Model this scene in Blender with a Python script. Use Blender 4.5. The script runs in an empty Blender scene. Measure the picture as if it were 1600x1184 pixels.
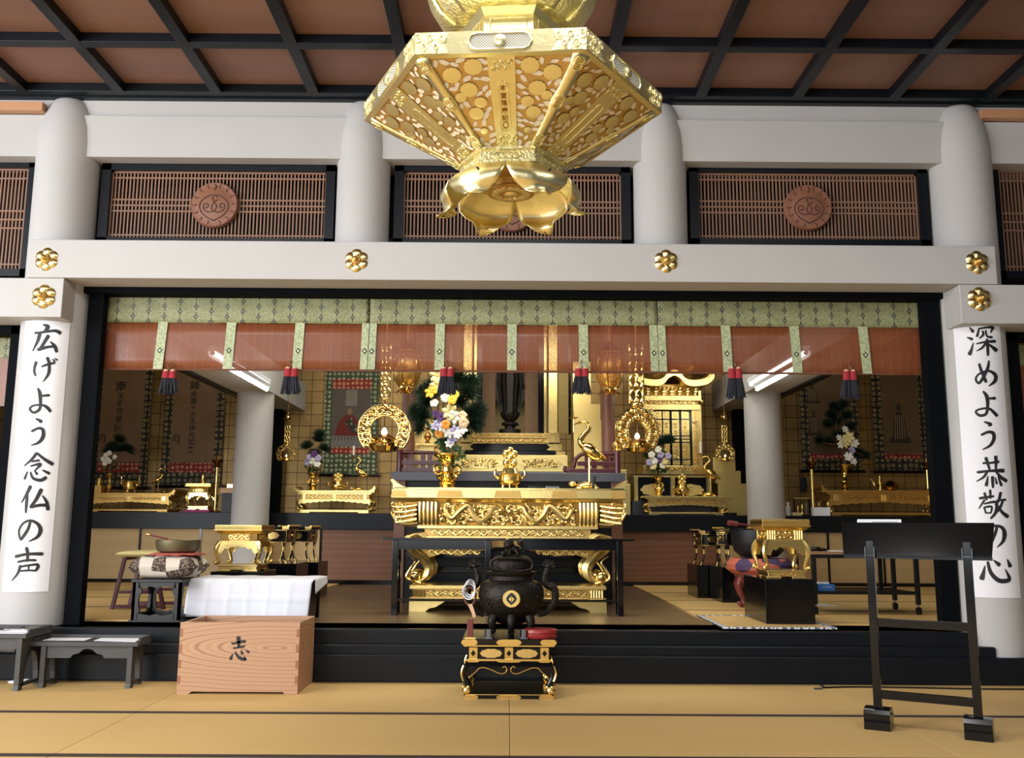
import bpy, math, random
from mathutils import Vector, Matrix
random.seed(7)
R = math.radians
SC = bpy.context.scene
COL = SC.collection

# ------------------------------------------------------------------ camera
FPX = 1450.0
PITCH, YAW, ROLL = R(8.95), R(-0.22), 0.0060
CAMZ = 1.0
cam = bpy.data.cameras.new('camera')
cam.sensor_fit = 'HORIZONTAL'; cam.sensor_width = 36.0
cam.lens = FPX / 1600.0 * 36.0
cam.clip_start = 0.05; cam.clip_end = 200
camo = bpy.data.objects.new('camera', cam); COL.objects.link(camo)
CM = Matrix.Rotation(YAW, 3, 'Z') @ Matrix.Rotation(math.pi/2 + PITCH, 3, 'X') @ Matrix.Rotation(ROLL, 3, 'Z')
camo.matrix_world = Matrix.Translation((0, 0, CAMZ)) @ CM.to_4x4()
SC.camera = camo

# ------------------------------------------------------------------ world, lights, exposure
SC.view_settings.view_transform = 'Standard'
SC.view_settings.look = 'None'
SC.view_settings.gamma = 1.0
SC.view_settings.use_curve_mapping = False
SC.view_settings.exposure = 0.0
w = bpy.data.worlds.new('world'); SC.world = w; w.use_nodes = True
w.node_tree.nodes['Background'].inputs[0].default_value = (0.80, 0.88, 1.0, 1)
w.node_tree.nodes['Background'].inputs[1].default_value = 0.16

def area(name, loc, target, sx, sy, power, col=(1, 1, 1)):
    l = bpy.data.lights.new(name, 'AREA'); l.shape = 'RECTANGLE'; l.size = sx; l.size_y = sy
    l.energy = power; l.color = col
    o = bpy.data.objects.new(name, l); COL.objects.link(o)
    o.location = loc
    o.rotation_euler = (Vector(target) - Vector(loc)).to_track_quat('-Z', 'Y').to_euler()
    return o
# daylight through the hall's openings behind and to the left of the viewer
area('daylight_left_window', (-7.4, 0.8, 2.2), (0.5, 5.0, 1.2), 5.5, 3.2, 680, (0.95, 0.97, 1.0))
area('daylight_rear_window', (-3.4, -5.5, 2.2), (0, 6.0, 1.2), 8.0, 3.2, 290, (0.96, 0.98, 1.0))
# the hall's own ceiling lamps, over and behind the viewer
for lx in (-2.9, 0.0):
    area('hall_ceiling_lamp', (lx, 2.3, 3.95), (lx, 2.9, 0), 1.2, 1.2, 92, (1.0, 0.985, 0.95))
area('hall_ceiling_lamp', (2.7, 1.6, 3.95), (2.7, 2.2, 0), 1.2, 1.2, 48, (1.0, 0.985, 0.95))  # extra lamp, added to brighten the floor at the right
# the sanctuary's own lamps, above the blinds
area('altar_lamp', (0, 7.1, 3.1), (0, 8.2, 1.1), 2.4, 0.30, 60, (1.0, 0.93, 0.78))
for lx in (-2.9, 2.9):
    area('sanctuary_lamp', (lx, 7.6, 3.3), (lx, 7.9, 0.3), 0.8, 0.3, 30, (1.0, 0.95, 0.85))
area('altar_lamp', (0, 9.9, 3.35), (0, 10.9, 1.2), 2.6, 0.3, 24, (1.0, 0.92, 0.76))

for lx in (-2.1, 2.1):  # extra pair of lamps, added to brighten the gold on the rear ledge
    area('altar_lamp', (lx, 9.7, 3.3), (lx*.95, 11.0, 1.4), 0.7, 0.25, 13, (1.0, 0.93, 0.78))

# ------------------------------------------------------------------ pixel <-> place helpers (1600 x 1184 frame)
def ray(px, py):
    d = CM @ Vector(((px - 800) / FPX, -(py - 592) / FPX, -1.0))
    return d / d.y
def at(px, py, Y):
    d = ray(px, py) * Y
    return Vector((d.x, Y, d.z + CAMZ))
def atz(px, py, z):
    d = ray(px, py); t = (z - CAMZ) / d.z
    return Vector((d.x * t, t, z))
class Fr:
    """upright plane at depth Y: X(px) and Z(py) read along the row / column of a reference pixel"""
    def __init__(s, Y, cx, cy):
        s.Y, s.cx, s.cy = Y, cx, cy
        s.S = (at(cx + 10, cy, Y).x - at(cx - 10, cy, Y).x) / 20
    def X(s, px): return at(px, s.cy, s.Y).x
    def Z(s, py): return at(s.cx, py, s.Y).z

# ------------------------------------------------------------------ mesh builder
class MB:
    def __init__(s): s.v = []; s.f = []
    def _add(s, vs, fs):
        n = len(s.v); s.v += [tuple(p) for p in vs]; s.f += [tuple(i + n for i in f) for f in fs]; return s
    def box(s, x0, x1, y0, y1, z0, z1):
        vs = [(x, y, z) for x in (x0, x1) for y in (y0, y1) for z in (z0, z1)]
        return s._add(vs, [(0, 1, 3, 2), (4, 6, 7, 5), (0, 4, 5, 1), (2, 3, 7, 6), (0, 2, 6, 4), (1, 5, 7, 3)])
    def cb(s, cx, cy, z0, w, d, h): return s.box(cx - w/2, cx + w/2, cy - d/2, cy + d/2, z0, z0 + h)
    def obox(s, a, b, w, h, up=(0, 0, 1)):
        """bar from a to b with cross-section w (sideways) x h (up)"""
        a = Vector(a); b = Vector(b); d = (b - a).normalized(); u = Vector(up)
        r = d.cross(u)
        if r.length < 1e-5: r = d.cross(Vector((0, 1, 0)))
        r.normalize(); u = r.cross(d)
        vs = [p + r * (sx * w/2) + u * (sz * h/2) for p in (a, b) for sx in (-1, 1) for sz in (-1, 1)]
        return s._add(vs, [(0, 1, 3, 2), (4, 6, 7, 5), (0, 4, 5, 1), (2, 3, 7, 6), (0, 2, 6, 4), (1, 5, 7, 3)])
    def frus(s, cx, cy, z0, w0, d0, z1, w1, d1):
        vs = [(cx + sx*w0/2, cy + sy*d0/2, z0) for sx, sy in ((-1,-1),(1,-1),(1,1),(-1,1))] + \
             [(cx + sx*w1/2, cy + sy*d1/2, z1) for sx, sy in ((-1,-1),(1,-1),(1,1),(-1,1))]
        return s._add(vs, [(3,2,1,0),(4,5,6,7),(0,1,5,4),(1,2,6,5),(2,3,7,6),(3,0,4,7)])
    def prism(s, poly, a0, a1, axis='y'):
        """polygon (u,v) extruded: axis y -> (x,z), x -> (y,z), z -> (x,y)"""
        n = len(poly)
        def P(u, v, a): return (u, a, v) if axis == 'y' else ((a, u, v) if axis == 'x' else (u, v, a))
        vs = [P(u, v, a0) for u, v in poly] + [P(u, v, a1) for u, v in poly]
        fs = [tuple(range(n)), tuple(range(2*n - 1, n - 1, -1))] + [(i, (i+1) % n, (i+1) % n + n, i + n) for i in range(n)]
        return s._add(vs, fs)
    def lathe(s, prof, c=(0, 0, 0), n=24, sx=1, sy=1, cap=True, M=None):
        vs = []; fs = []; m = len(prof)
        for r, z in prof:
            for k in range(n):
                a = 2 * math.pi * k / n
                p = Vector((r * math.cos(a) * sx, r * math.sin(a) * sy, z))
                if M is not None: p = M @ p
                vs.append((c[0] + p.x, c[1] + p.y, c[2] + p.z))
        for i in range(m - 1):
            for k in range(n):
                fs.append((i*n + k, i*n + (k+1) % n, (i+1)*n + (k+1) % n, (i+1)*n + k))
        if cap:
            if prof[0][0] > 1e-6: fs.append(tuple(range(n - 1, -1, -1)))
            if prof[-1][0] > 1e-6: fs.append(tuple((m-1)*n + k for k in range(n)))
        return s._add(vs, fs)
    def cyl(s, a, b, r, n=12, r2=None):
        return s.tube([a, b], [r, r if r2 is None else r2], n)
    def tube(s, pts, r, n=8, closed=False, flat=1.0, nrm=None):
        pts = [Vector(p) for p in pts]; m = len(pts)
        rs = r if isinstance(r, (list, tuple)) else [r] * m
        vs = []; fs = []; u = None
        for i, p in enumerate(pts):
            if closed: d = pts[(i+1) % m] - pts[i-1]
            else: d = pts[min(i+1, m-1)] - pts[max(i-1, 0)]
            if d.length < 1e-9: d = Vector((0, 0, 1))
            d.normalize()
            if nrm is not None: u = Vector(nrm)
            elif u is None: u = Vector((0, 0, 1)) if abs(d.z) < .9 else Vector((0, 1, 0))
            u = u - d * u.dot(d)
            if u.length < 1e-6: u = d.orthogonal()
            u.normalize(); q = d.cross(u)
            for k in range(n):
                a = 2 * math.pi * k / n
                vs.append(p + (u * math.cos(a) * flat + q * math.sin(a)) * rs[i])
        for i in range(m if closed else m - 1):
            j = (i + 1) % m
            for k in range(n):
                fs.append((i*n + k, i*n + (k+1) % n, j*n + (k+1) % n, j*n + k))
        if not closed:
            fs.append(tuple(range(n - 1, -1, -1))); fs.append(tuple((m-1)*n + k for k in range(n)))
        return s._add(vs, fs)
    def ball(s, c, r, n=12, m=8, M=None):
        rx, ry, rz = r if isinstance(r, (list, tuple)) else (r, r, r)
        vs = []; fs = []
        for i in range(1, m):
            t = math.pi * i / m
            for k in range(n):
                a = 2 * math.pi * k / n
                p = Vector((rx * math.sin(t) * math.cos(a), ry * math.sin(t) * math.sin(a), rz * math.cos(t)))
                if M is not None: p = M @ p
                vs.append(Vector(c) + p)
        top = Vector((0, 0, rz)); bot = Vector((0, 0, -rz))
        if M is not None: top = M @ top; bot = M @ bot
        vs += [Vector(c) + top, Vector(c) + bot]
        for i in range(m - 2):
            for k in range(n): fs.append((i*n + k, (i+1)*n + k, (i+1)*n + (k+1) % n, i*n + (k+1) % n))
        T = (m-1)*n; B = T + 1
        for k in range(n):
            fs.append((T, k, (k+1) % n)); fs.append((B, (m-2)*n + (k+1) % n, (m-2)*n + k))
        return s._add(vs, fs)
    def sheet(s, grid):
        nr = len(grid); nc = len(grid[0])
        vs = [p for row in grid for p in row]
        return s._add(vs, [(i*nc + j, i*nc + j + 1, (i+1)*nc + j + 1, (i+1)*nc + j) for i in range(nr-1) for j in range(nc-1)])
    def poly(s, pts): return s._add(pts, [tuple(range(len(pts)))])
    def build(s, name, mat, parent=None, smooth=True, bevel=0, solid=0, angle=38, off=None, loc=None):
        me = bpy.data.meshes.new(name)
        base = Vector((0, 0, 0))
        if parent is not None and off is None: base = WORLD.get(parent.name, Vector((0, 0, 0)))
        if loc is not None: base = Vector(loc)
        me.from_pydata([tuple(Vector(p) - base) for p in s.v], [], s.f)
        me.validate()
        me.materials.append(mat)
        if smooth:
            me.polygons.foreach_set('use_smooth', [True] * len(me.polygons))
            me.set_sharp_from_angle(angle=R(angle))
        me.update()
        o = bpy.data.objects.new(name, me); COL.objects.link(o)
        if parent is not None:
            o.parent = parent; WORLD[o.name] = base
        else:
            o.location = base; WORLD[o.name] = base
        if solid:
            md = o.modifiers.new('thick', 'SOLIDIFY'); md.thickness = solid; md.offset = 0
        if bevel:
            md = o.modifiers.new('edge', 'BEVEL'); md.width = bevel; md.segments = 2; md.limit_method = 'ANGLE'; md.angle_limit = R(40)
        return o
WORLD = {}
def tag(o, label, cat, group=None, kind=None):
    o['label'] = label; o['category'] = cat
    if group: o['group'] = group
    if kind: o['kind'] = kind
    return o
def thing(name, label, cat, loc, group=None):
    o = bpy.data.objects.new(name, None); COL.objects.link(o)
    o.empty_display_size = 0.05
    o.location = loc; WORLD[o.name] = Vector(loc)
    return tag(o, label, cat, group)
def struct(o):
    o['kind'] = 'structure'; return o
def copy_tree(o, loc=None, rz=None, label=None, scale=None, parent=None):
    c = o.copy(); COL.objects.link(c)
    if parent is not None: c.parent = parent
    if loc is not None: c.location = loc; WORLD[c.name] = Vector(loc)
    if rz is not None: c.rotation_euler = (0, 0, rz)
    if scale is not None: c.scale = scale
    if label: c['label'] = label
    for ch in [k for k in ALLCH(o)]: copy_tree(ch, parent=c)
    return c
def ALLCH(o): return [k for k in bpy.data.objects if k.parent == o]
def spiral(cx, cz, y, r0, turns, a0, sgn=1, n=22, rmin=.15):
    pts = []
    for i in range(n):
        t = i / (n - 1); r = r0 * (1 - (1 - rmin) * t); a = a0 + sgn * turns * 2 * math.pi * t
        pts.append((cx + r * math.cos(a), y, cz + r * math.sin(a)))
    return pts
def scrollwork(mb, x0, x1, z0, z1, y, rows=1, cols=4, r=.004, rnd=None, n=6):
    """carved scrolls filling a rectangle on a face looking to -y"""
    g = rnd or random
    W = x1 - x0; H = z1 - z0; zc = (z0 + z1)/2
    if rows == 1 and cols >= 4:                 # running vine with curls and leaves
        k = max(2, int(round(W / (H * 2.1))))
        mb.tube([(x0 + W*i/(k*14), y, zc + .34*H*math.sin(2*math.pi*i/14)) for i in range(k*14 + 1)], r*1.15, n)
        for i in range(2*k):
            xx = x0 + W*(i + .5)/(2*k); sg = 1 if i % 2 == 0 else -1; rr = H*.30
            P = spiral(0, 0, 0, rr, 1.15, R(90)*sg, sg, 13)
            mb.tube([(xx + p[0]*1.2, y - r*.3, zc - sg*H*.06 + p[2]) for p in P], [r*(1.2 - .06*q) for q in range(13)], n)
            for q in (-1, 1):
                mb.ball((xx + q*W*.17/k, y, zc + sg*H*.30), (W*.055/k + r, r*1.5, H*.13), 7, 5)
            mb.ball((xx, y - r*.4, zc - sg*H*.06), (r*1.3, r*1.3, r*1.3), 6, 4)
        return
    if rows > 1 and cols > 1:                   # crowded clouds and curls of many sizes
        done = []
        for _ in range(rows*cols*60):
            rr = H*g.choice((.10, .14, .18, .24))*(1 if rows > 2 else 1.5)*.9; xx = g.uniform(x0 + rr, x1 - rr); zz = g.uniform(z0 + rr, z1 - rr)
            if any((xx - a)**2 + (zz - b)**2 < ((rr + c)*.86)**2 for a, b, c in done): continue
            done.append((xx, zz, rr)); sg = g.choice((-1, 1))
            P = spiral(0, 0, 0, rr, g.uniform(.9, 1.5), g.uniform(0, 6.28), sg, 14)
            mb.tube([(xx + p[0], y - r*.5, zz + p[2]) for p in P], [r*(1.5 - .08*q) for q in range(14)], n)
            e = P[0]; an = math.atan2(e[2], e[0]) + sg*-1.4
            mb.tube([(xx + e[0], y, zz + e[2]), (xx + e[0] + rr*.7*math.cos(an), y, zz + e[2] + rr*.7*math.sin(an)), (xx + e[0] + rr*1.2*math.cos(an + .5*sg), y, zz + e[2] + rr*1.2*math.sin(an + .5*sg))], [r*1.4, r, r*.4], n)
            if g.random() < .5: mb.ball((xx, y, zz), (rr*.35, r*1.8, rr*.3), 7, 5)
        return
    W /= cols; H /= rows
    for i in range(cols):
        for j in range(rows):
            cx = x0 + W * (i + .5); cz = z0 + H * (j + .5)
            sg = 1 if (i + j) % 2 else -1
            P = spiral(0, 0, 0, 1, 1.35, g.uniform(0, 6.28), sg, 16)
            mb.tube([(cx + p[0] * W * .46, y, cz + p[2] * H * .46) for p in P], [r * (1.3 - .8 * k / 15) for k in range(16)], n)
            mb.ball((cx, y, cz), (W * .13, r * 1.6, H * .13), 8, 6)
            for k in range(3):
                a = g.uniform(0, 6.28)
                mb.ball((cx + W * .4 * math.cos(a), y, cz + H * .4 * math.sin(a)), (W * .10, r * 1.3, H * .08), 7, 5)

# ------------------------------------------------------------------ materials
def lin(c):
    return tuple(((x/255) / 12.92 if x/255 <= .04045 else ((x/255 + .055) / 1.055) ** 2.4) for x in c) + (1,)
class NG:
    def __init__(s, name):
        s.m = bpy.data.materials.new(name); s.m.use_nodes = True
        s.t = s.m.node_tree; s.b = s.t.nodes['Principled BSDF']
    def n(s, typ, **kw):
        nd = s.t.nodes.new(typ)
        for k, v in kw.items(): setattr(nd, k, v)
        return nd
    def link(s, a, b): s.t.links.new(a, b); return s
    def m_(s, op, a, b=None, c=None):
        nd = s.n('ShaderNodeMath', operation=op)
        for i, x in enumerate((a, b, c)):
            if x is None: continue
            if isinstance(x, (int, float)): nd.inputs[i].default_value = x
            else: s.link(x, nd.inputs[i])
        return nd.outputs[0]
    def coord(s, scale=(1, 1, 1), kind='Object', rot=(0, 0, 0), loc=(0, 0, 0)):
        tc = s.n('ShaderNodeTexCoord'); mp = s.n('ShaderNodeMapping')
        mp.inputs['Scale'].default_value = scale; mp.inputs['Rotation'].default_value = rot; mp.inputs['Location'].default_value = loc
        s.link(tc.outputs[kind], mp.inputs[0]); return mp.outputs[0]
    def xyz(s, vec):
        sp = s.n('ShaderNodeSeparateXYZ'); s.link(vec, sp.inputs[0]); return sp.outputs
    def noise(s, vec, scale, detail=3, rough=.5, dist=0):
        nd = s.n('ShaderNodeTexNoise'); nd.inputs['Scale'].default_value = scale; nd.inputs['Detail'].default_value = detail
        nd.inputs['Roughness'].default_value = rough; nd.inputs['Distortion'].default_value = dist
        s.link(vec, nd.inputs['Vector']); return nd.outputs[0]
    def vor(s, vec, scale, feature='F1', out='Distance'):
        nd = s.n('ShaderNodeTexVoronoi', feature=feature); nd.inputs['Scale'].default_value = scale
        s.link(vec, nd.inputs['Vector']); return nd.outputs[out]
    def ramp(s, fac, stops):
        nd = s.n('ShaderNodeValToRGB'); cr = nd.color_ramp
        while len(cr.elements) > len(stops): cr.elements.remove(cr.elements[-1])
        while len(cr.elements) < len(stops): cr.elements.new(1)
        for e, (p, c) in zip(cr.elements, stops): e.position = p; e.color = c
        s.link(fac, nd.inputs[0]); return nd.outputs[0]
    def mix(s, fac, a, b):
        nd = s.n('ShaderNodeMix', data_type='RGBA')
        for i, x in ((0, fac), (6, a), (7, b)):
            if isinstance(x, (int, float)): nd.inputs[i].default_value = x
            elif isinstance(x, tuple): nd.inputs[i].default_value = x
            else: s.link(x, nd.inputs[i])
        return nd.outputs[2]
    def bump(s, h, strength=.3, dist=.01):
        nd = s.n('ShaderNodeBump'); nd.inputs['Strength'].default_value = strength; nd.inputs['Distance'].default_value = dist
        s.link(h, nd.inputs['Height']); s.link(nd.outputs[0], s.b.inputs['Normal']); return s
    def set(s, col=None, rough=None, metal=None, **kw):
        if col is not None:
            if isinstance(col, tuple): s.b.inputs['Base Color'].default_value = col
            else: s.link(col, s.b.inputs['Base Color'])
        if rough is not None:
            if isinstance(rough, (int, float)): s.b.inputs['Roughness'].default_value = rough
            else: s.link(rough, s.b.inputs['Roughness'])
        if metal is not None: s.b.inputs['Metallic'].default_value = metal
        for k, v in kw.items(): s.b.inputs[k].default_value = v
        return s
def simple(name, col, rough=.5, metal=0, nscale=None, var=.12, bump=0, bscale=None, **kw):
    g = NG(name); c = lin(col)
    if nscale:
        f = g.noise(g.coord(), nscale, 4)
        a = tuple(x * (1 - var) for x in c[:3]) + (1,); b = tuple(min(1, x * (1 + var)) for x in c[:3]) + (1,)
        g.set(g.mix(f, a, b), rough, metal, **kw)
    else: g.set(c, rough, metal, **kw)
    if bump: g.bump(g.noise(g.coord(), bscale or 60, 4), bump, .01)
    return g.m
M = {}
M['plaster'] = simple('white_plaster', (187, 186, 185), .8, 0, 3, .05, .08, 120)
M['black'] = simple('black_lacquer', (9, 10, 13), .13, 0, 4, .25, **{'Specular IOR Level': .42})
M['black_matte'] = simple('black_satin_wood', (11, 13, 17), .7, 0, 6, .25, **{'Specular IOR Level': .05})
M['black_soft'] = simple('black_stained_wood', (15, 20, 27), .36, 0, 6, .25, **{'Specular IOR Level': .25})
M['darkgrey'] = simple('dark_grey_wood', (62, 61, 60), .5, 0, 14, .25, .1, 40)
M['gold'] = simple('gold_leaf', (242, 215, 140), .27, 1, 7, .10, .04, 40)
M['goldplate'] = simple('polished_gold_plate', (246, 216, 138), .2, 1, 9, .08, .05, 30)
M['golddull'] = simple('aged_gold', (206, 170, 100), .40, 1, 9, .2, .1, 50)
M['goldpale'] = simple('pale_gold_plate', (236, 216, 156), .3, 1, 20, .1, .1, 60)
M['dragongold'] = simple('satin_gold', (240, 212, 136), .4, 1, 20, .1)
M['brass'] = simple('bright_brass', (240, 206, 122), .14, 1)
M['bronze'] = simple('dark_bronze', (40, 36, 32), .42, .7, 30, .4, .5, 70)
M['browngold'] = simple('tarnished_brass', (150, 104, 52), .3, 1, 20, .3)
M['purple'] = simple('purple_brown_lacquer', (72, 30, 40), .28, 0, 8, .15)
M['brownpost'] = simple('brown_lacquered_wood', (110, 70, 54), .4, 0, 12, .15)
M['white'] = simple('white_cotton', (232, 234, 242), .85, 0, 20, .03, .1, 200)
M['paper'] = simple('white_paper', (236, 238, 244), .7)
M['ink'] = simple('black_ink', (28, 28, 34), .6)
M['greyink'] = simple('grey_brush_ink', (34, 33, 38), .6)
M['red'] = simple('red_cloth', (156, 38, 48), .8, 0, 60, .15)
M['navy'] = simple('dark_navy_threads', (38, 40, 50), .85, 0, 90, .3, .5, 200)
M['pine'] = simple('dark_pine_needles', (26, 50, 34), .6, 0, 30, .4)
M['leaf'] = simple('green_leaves', (52, 84, 46), .55, 0, 30, .3)
M['petalwhite'] = simple('white_petals', (238, 238, 225), .6, 0, 40, .05)
M['petalyellow'] = simple('yellow_petals', (240, 196, 60), .6, 0, 40, .1)
M['petalcream'] = simple('cream_petals', (240, 226, 160), .6, 0, 40, .08)
M['petalorange'] = simple('orange_petals', (226, 150, 50), .6, 0, 40, .1)
M['petallilac'] = simple('lilac_petals', (176, 168, 205), .6, 0, 40, .15)
M['petalpurple'] = simple('purple_petals', (88, 52, 110), .6, 0, 40, .15)
M['petalpink'] = simple('peach_petals', (226, 186, 150), .6, 0, 40, .1)
M['candle'] = simple('white_candle_wax', (236, 232, 220), .45)
M['rail'] = simple('plain_cedar_wood', (190, 140, 104), .5, 0, 20, .12)
M['rubber'] = simple('black_plastic', (16, 17, 19), .35)
M['chrome'] = simple('dull_steel', (120, 122, 126), .35, 1)
M['lattice'] = simple('brown_lattice_wood', (136, 102, 82), .55, 0, 25, .12)
M['lighttube'] = None
def emit(name, col, st):
    g = NG(name); g.set(lin(col), .5); g.b.inputs['Emission Color'].default_value = lin(col); g.b.inputs['Emission Strength'].default_value = st; return g.m
M['lighttube'] = emit('lit_fluorescent_tube', (255, 252, 244), 9)
M['flame'] = emit('small_lamp_bulb', (255, 236, 200), 6)
def wood(name, c0, c1, scale, axis='X', dist=4, rough=.5, ring=2.0, metal=0):
    g = NG(name)
    sc = {'X': (scale * .12, scale, scale), 'Z': (scale, scale, scale * .12), 'Y': (scale, scale * .12, scale)}[axis]
    v = g.coord(sc)
    wv = g.n('ShaderNodeTexWave', wave_type='BANDS', bands_direction='Z' if axis != 'Z' else 'X')
    wv.inputs['Scale'].default_value = ring; wv.inputs['Distortion'].default_value = dist; wv.inputs['Detail'].default_value = 3
    wv.inputs['Detail Scale'].default_value = .8
    g.link(v, wv.inputs['Vector'])
    g.set(g.mix(wv.outputs['Fac'], lin(c0), lin(c1)), rough, metal)
    g.bump(wv.outputs['Fac'], .08, .003)
    return g.m
def m_ceil():
    g = NG('ceiling_board'); v = g.coord((.25, 2, 2)); n1 = g.noise(v, 3, 4)
    x, y, z = g.xyz(g.coord())
    wn = g.n('ShaderNodeTexWhiteNoise', noise_dimensions='2D'); cb = g.n('ShaderNodeCombineXYZ')
    g.link(g.m_('FLOOR', g.m_('DIVIDE', g.m_('SUBTRACT', x, CEIL0[0]), CEIL0[1])), cb.inputs[0]); g.link(g.m_('FLOOR', g.m_('DIVIDE', g.m_('SUBTRACT', y, CEIL0[2]), CEIL0[1])), cb.inputs[1])
    g.link(cb.outputs[0], wn.inputs['Vector'])
    c = g.mix(n1, lin((122, 88, 74)), lin((152, 114, 94)))
    c = g.mix(g.m_('MULTIPLY', wn.outputs[0], .35), c, lin((104, 74, 66)))
    g.set(c, .55); return g.m
CEIL0 = (at(115, 75, 4.02 and at(800, 155, 6.28).z).x if False else atz(115, 75, at(800, 155, 6.28).z).x, .667, 6.21)
M['ceil'] = m_ceil()
M['tan'] = wood('tan_board', (190, 162, 116), (194, 167, 121), 1.2, 'X', 3, .6)
M['brownboard'] = wood('brown_grain_board', (118, 78, 54), (128, 86, 60), 2.2, 'X', 9, .5)
M['planks'] = wood('polished_floor_planks', (104, 84, 60), (124, 102, 74), 3, 'Y', 3, .3)
M['desktop'] = wood('wood_desk_top', (150, 116, 84), (168, 132, 98), 6, 'X', 3, .4)

def m_tatami():
    g = NG('tatami_straw')
    v = g.coord((1, 1, 1))
    x, y, z = g.xyz(v)
    st = g.m_('SINE', g.m_('MULTIPLY', x, 900.0))
    f = g.noise(g.coord((3, 120, 1)), 3, 4); big = g.noise(v, 1.3, 3)
    c = g.mix(f, lin((206, 170, 106)), lin((224, 190, 126)))
    c = g.mix(g.m_('MULTIPLY', big, .5), c, lin((192, 156, 96)))
    g.set(c, .62); g.bump(st, .12, .001); return g.m
M['tatami'] = m_tatami()
M['edge'] = simple('dark_brown_cloth_edge', (62, 48, 44), .8, 0, 60, .2)

def m_goldwall():
    g = NG('gold_leaf_squares')
    x, y, z = g.xyz(g.coord())
    s = .150
    fx = g.m_('ABSOLUTE', g.m_('SUBTRACT', g.m_('FRACT', g.m_('DIVIDE', x, s)), .5))
    fz = g.m_('ABSOLUTE', g.m_('SUBTRACT', g.m_('FRACT', g.m_('DIVIDE', z, s)), .5))
    ln = g.m_('GREATER_THAN', g.m_('MAXIMUM', fx, fz), .474)
    cell = g.noise(g.coord((1/s, 1/s, 1/s)), .9, 1)
    c = g.mix(cell, lin((126, 100, 58)), lin((172, 142, 88)))
    c = g.mix(ln, c, lin((60, 44, 22)))
    g.set(c, .42, .55); return g.m
M['goldwall'] = m_goldwall()

def m_brocade(name, base, base2, dark, px=.112, pz=.075, ph=0.0):
    g = NG(name)
    x, y, z = g.xyz(g.coord())
    u = g.m_('DIVIDE', g.m_('ADD', x, ph), px)
    par = g.m_('FRACT', g.m_('MULTIPLY', g.m_('FLOOR', u), .5))
    w_ = g.m_('ADD', g.m_('DIVIDE', z, pz), par)
    a = g.m_('ABSOLUTE', g.m_('SUBTRACT', g.m_('FRACT', u), .5))
    b = g.m_('ABSOLUTE', g.m_('SUBTRACT', g.m_('FRACT', w_), .5))
    dia = g.m_('ADD', g.m_('MULTIPLY', a, px), g.m_('MULTIPLY', b, pz))
    outl = g.m_('MULTIPLY', g.m_('LESS_THAN', dia, .0190), g.m_('GREATER_THAN', dia, .0085))
    b2 = g.m_('ABSOLUTE', g.m_('SUBTRACT', g.m_('FRACT', g.m_('MULTIPLY', w_, 3)), .5))
    dots = g.m_('MULTIPLY', g.m_('LESS_THAN', g.m_('MULTIPLY', a, px), .0035), g.m_('LESS_THAN', b2, .28))
    mk = g.m_('MAXIMUM', outl, dots)
    fl = g.vor(g.coord((1, 1, 1)), 60, 'F1')
    c = g.mix(g.m_('GREATER_THAN', fl, .5), lin(base), lin(base2))
    ctr = g.m_('LESS_THAN', dia, .0085)
    c = g.mix(ctr, c, lin((225, 222, 190)))
    c = g.mix(mk, c, lin(dark))
    g.set(c, .55); g.b.inputs['Sheen Weight'].default_value = .2
    return g.m
M['brocade'] = m_brocade('green_gold_brocade', (124, 128, 90), (140, 142, 102), (40, 44, 34))
M['ribbon'] = m_brocade('pale_green_ribbon', (148, 160, 122), (176, 184, 146), (52, 64, 48), 50, .145, .1)

def m_blind():
    g = NG('orange_slat_blind')
    x, y, z = g.xyz(g.coord())
    st = g.m_('SINE', g.m_('MULTIPLY', z, 1500))
    thr = g.m_('LESS_THAN', g.m_('ABSOLUTE', g.m_('SUBTRACT', g.m_('FRACT', g.m_('DIVIDE', x, .06)), .5)), .012)
    f = g.noise(g.coord((.6, 1, 14)), 4, 3)
    c = g.mix(f, lin((130, 70, 42)), lin((150, 85, 54)))
    c = g.mix(g.m_('MULTIPLY', thr, .35), c, lin((215, 150, 110)))
    g.set(c, .34)
    g.b.inputs['Coat Weight'].default_value = .10; g.b.inputs['Coat Roughness'].default_value = .12
    tr = g.n('ShaderNodeBsdfTransparent'); mx = g.n('ShaderNodeMixShader'); mx.inputs[0].default_value = .36
    out = g.t.nodes['Material Output']
    g.link(g.b.outputs[0], mx.inputs[1]); g.link(tr.outputs[0], mx.inputs[2]); g.link(mx.outputs[0], out.inputs[0])
    return g.m
M['blind'] = m_blind()

def m_cells(name, base, flower, scale, thr=.36, rough=.7, metal=0, stretch=(1, 1, 1), edge=None):
    g = NG(name)
    v = g.coord(stretch)
    nd = g.n('ShaderNodeTexVoronoi', feature='F1'); nd.inputs['Scale'].default_value = scale; nd.inputs['Randomness'].default_value = .25
    g.link(v, nd.inputs['Vector'])
    d = nd.outputs['Distance']
    c = g.mix(g.m_('LESS_THAN', d, thr), lin(base), lin(flower))
    c = g.mix(g.m_('LESS_THAN', d, thr * .45), c, lin(edge or base))
    g.set(c, rough, metal); return g.m
M['scrollborder'] = m_cells('dark_green_flower_brocade', (44, 42, 34), (150, 136, 96), 14, .36)
M['greenborder'] = m_cells('green_flower_brocade', (62, 78, 56), (176, 178, 140), 17, .34)
M['redband'] = m_cells('red_flower_brocade', (140, 44, 36), (214, 150, 120), 17, .36)
M['silk'] = simple('aged_painting_silk', (138, 110, 84), .8, 0, 5, .2)
M['silkdark'] = simple('dark_painting_silk', (92, 84, 78), .8, 0, 5, .2)
M['silkdim'] = simple('brown_painting_silk', (112, 92, 64), .8, 0, 5, .2)
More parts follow.
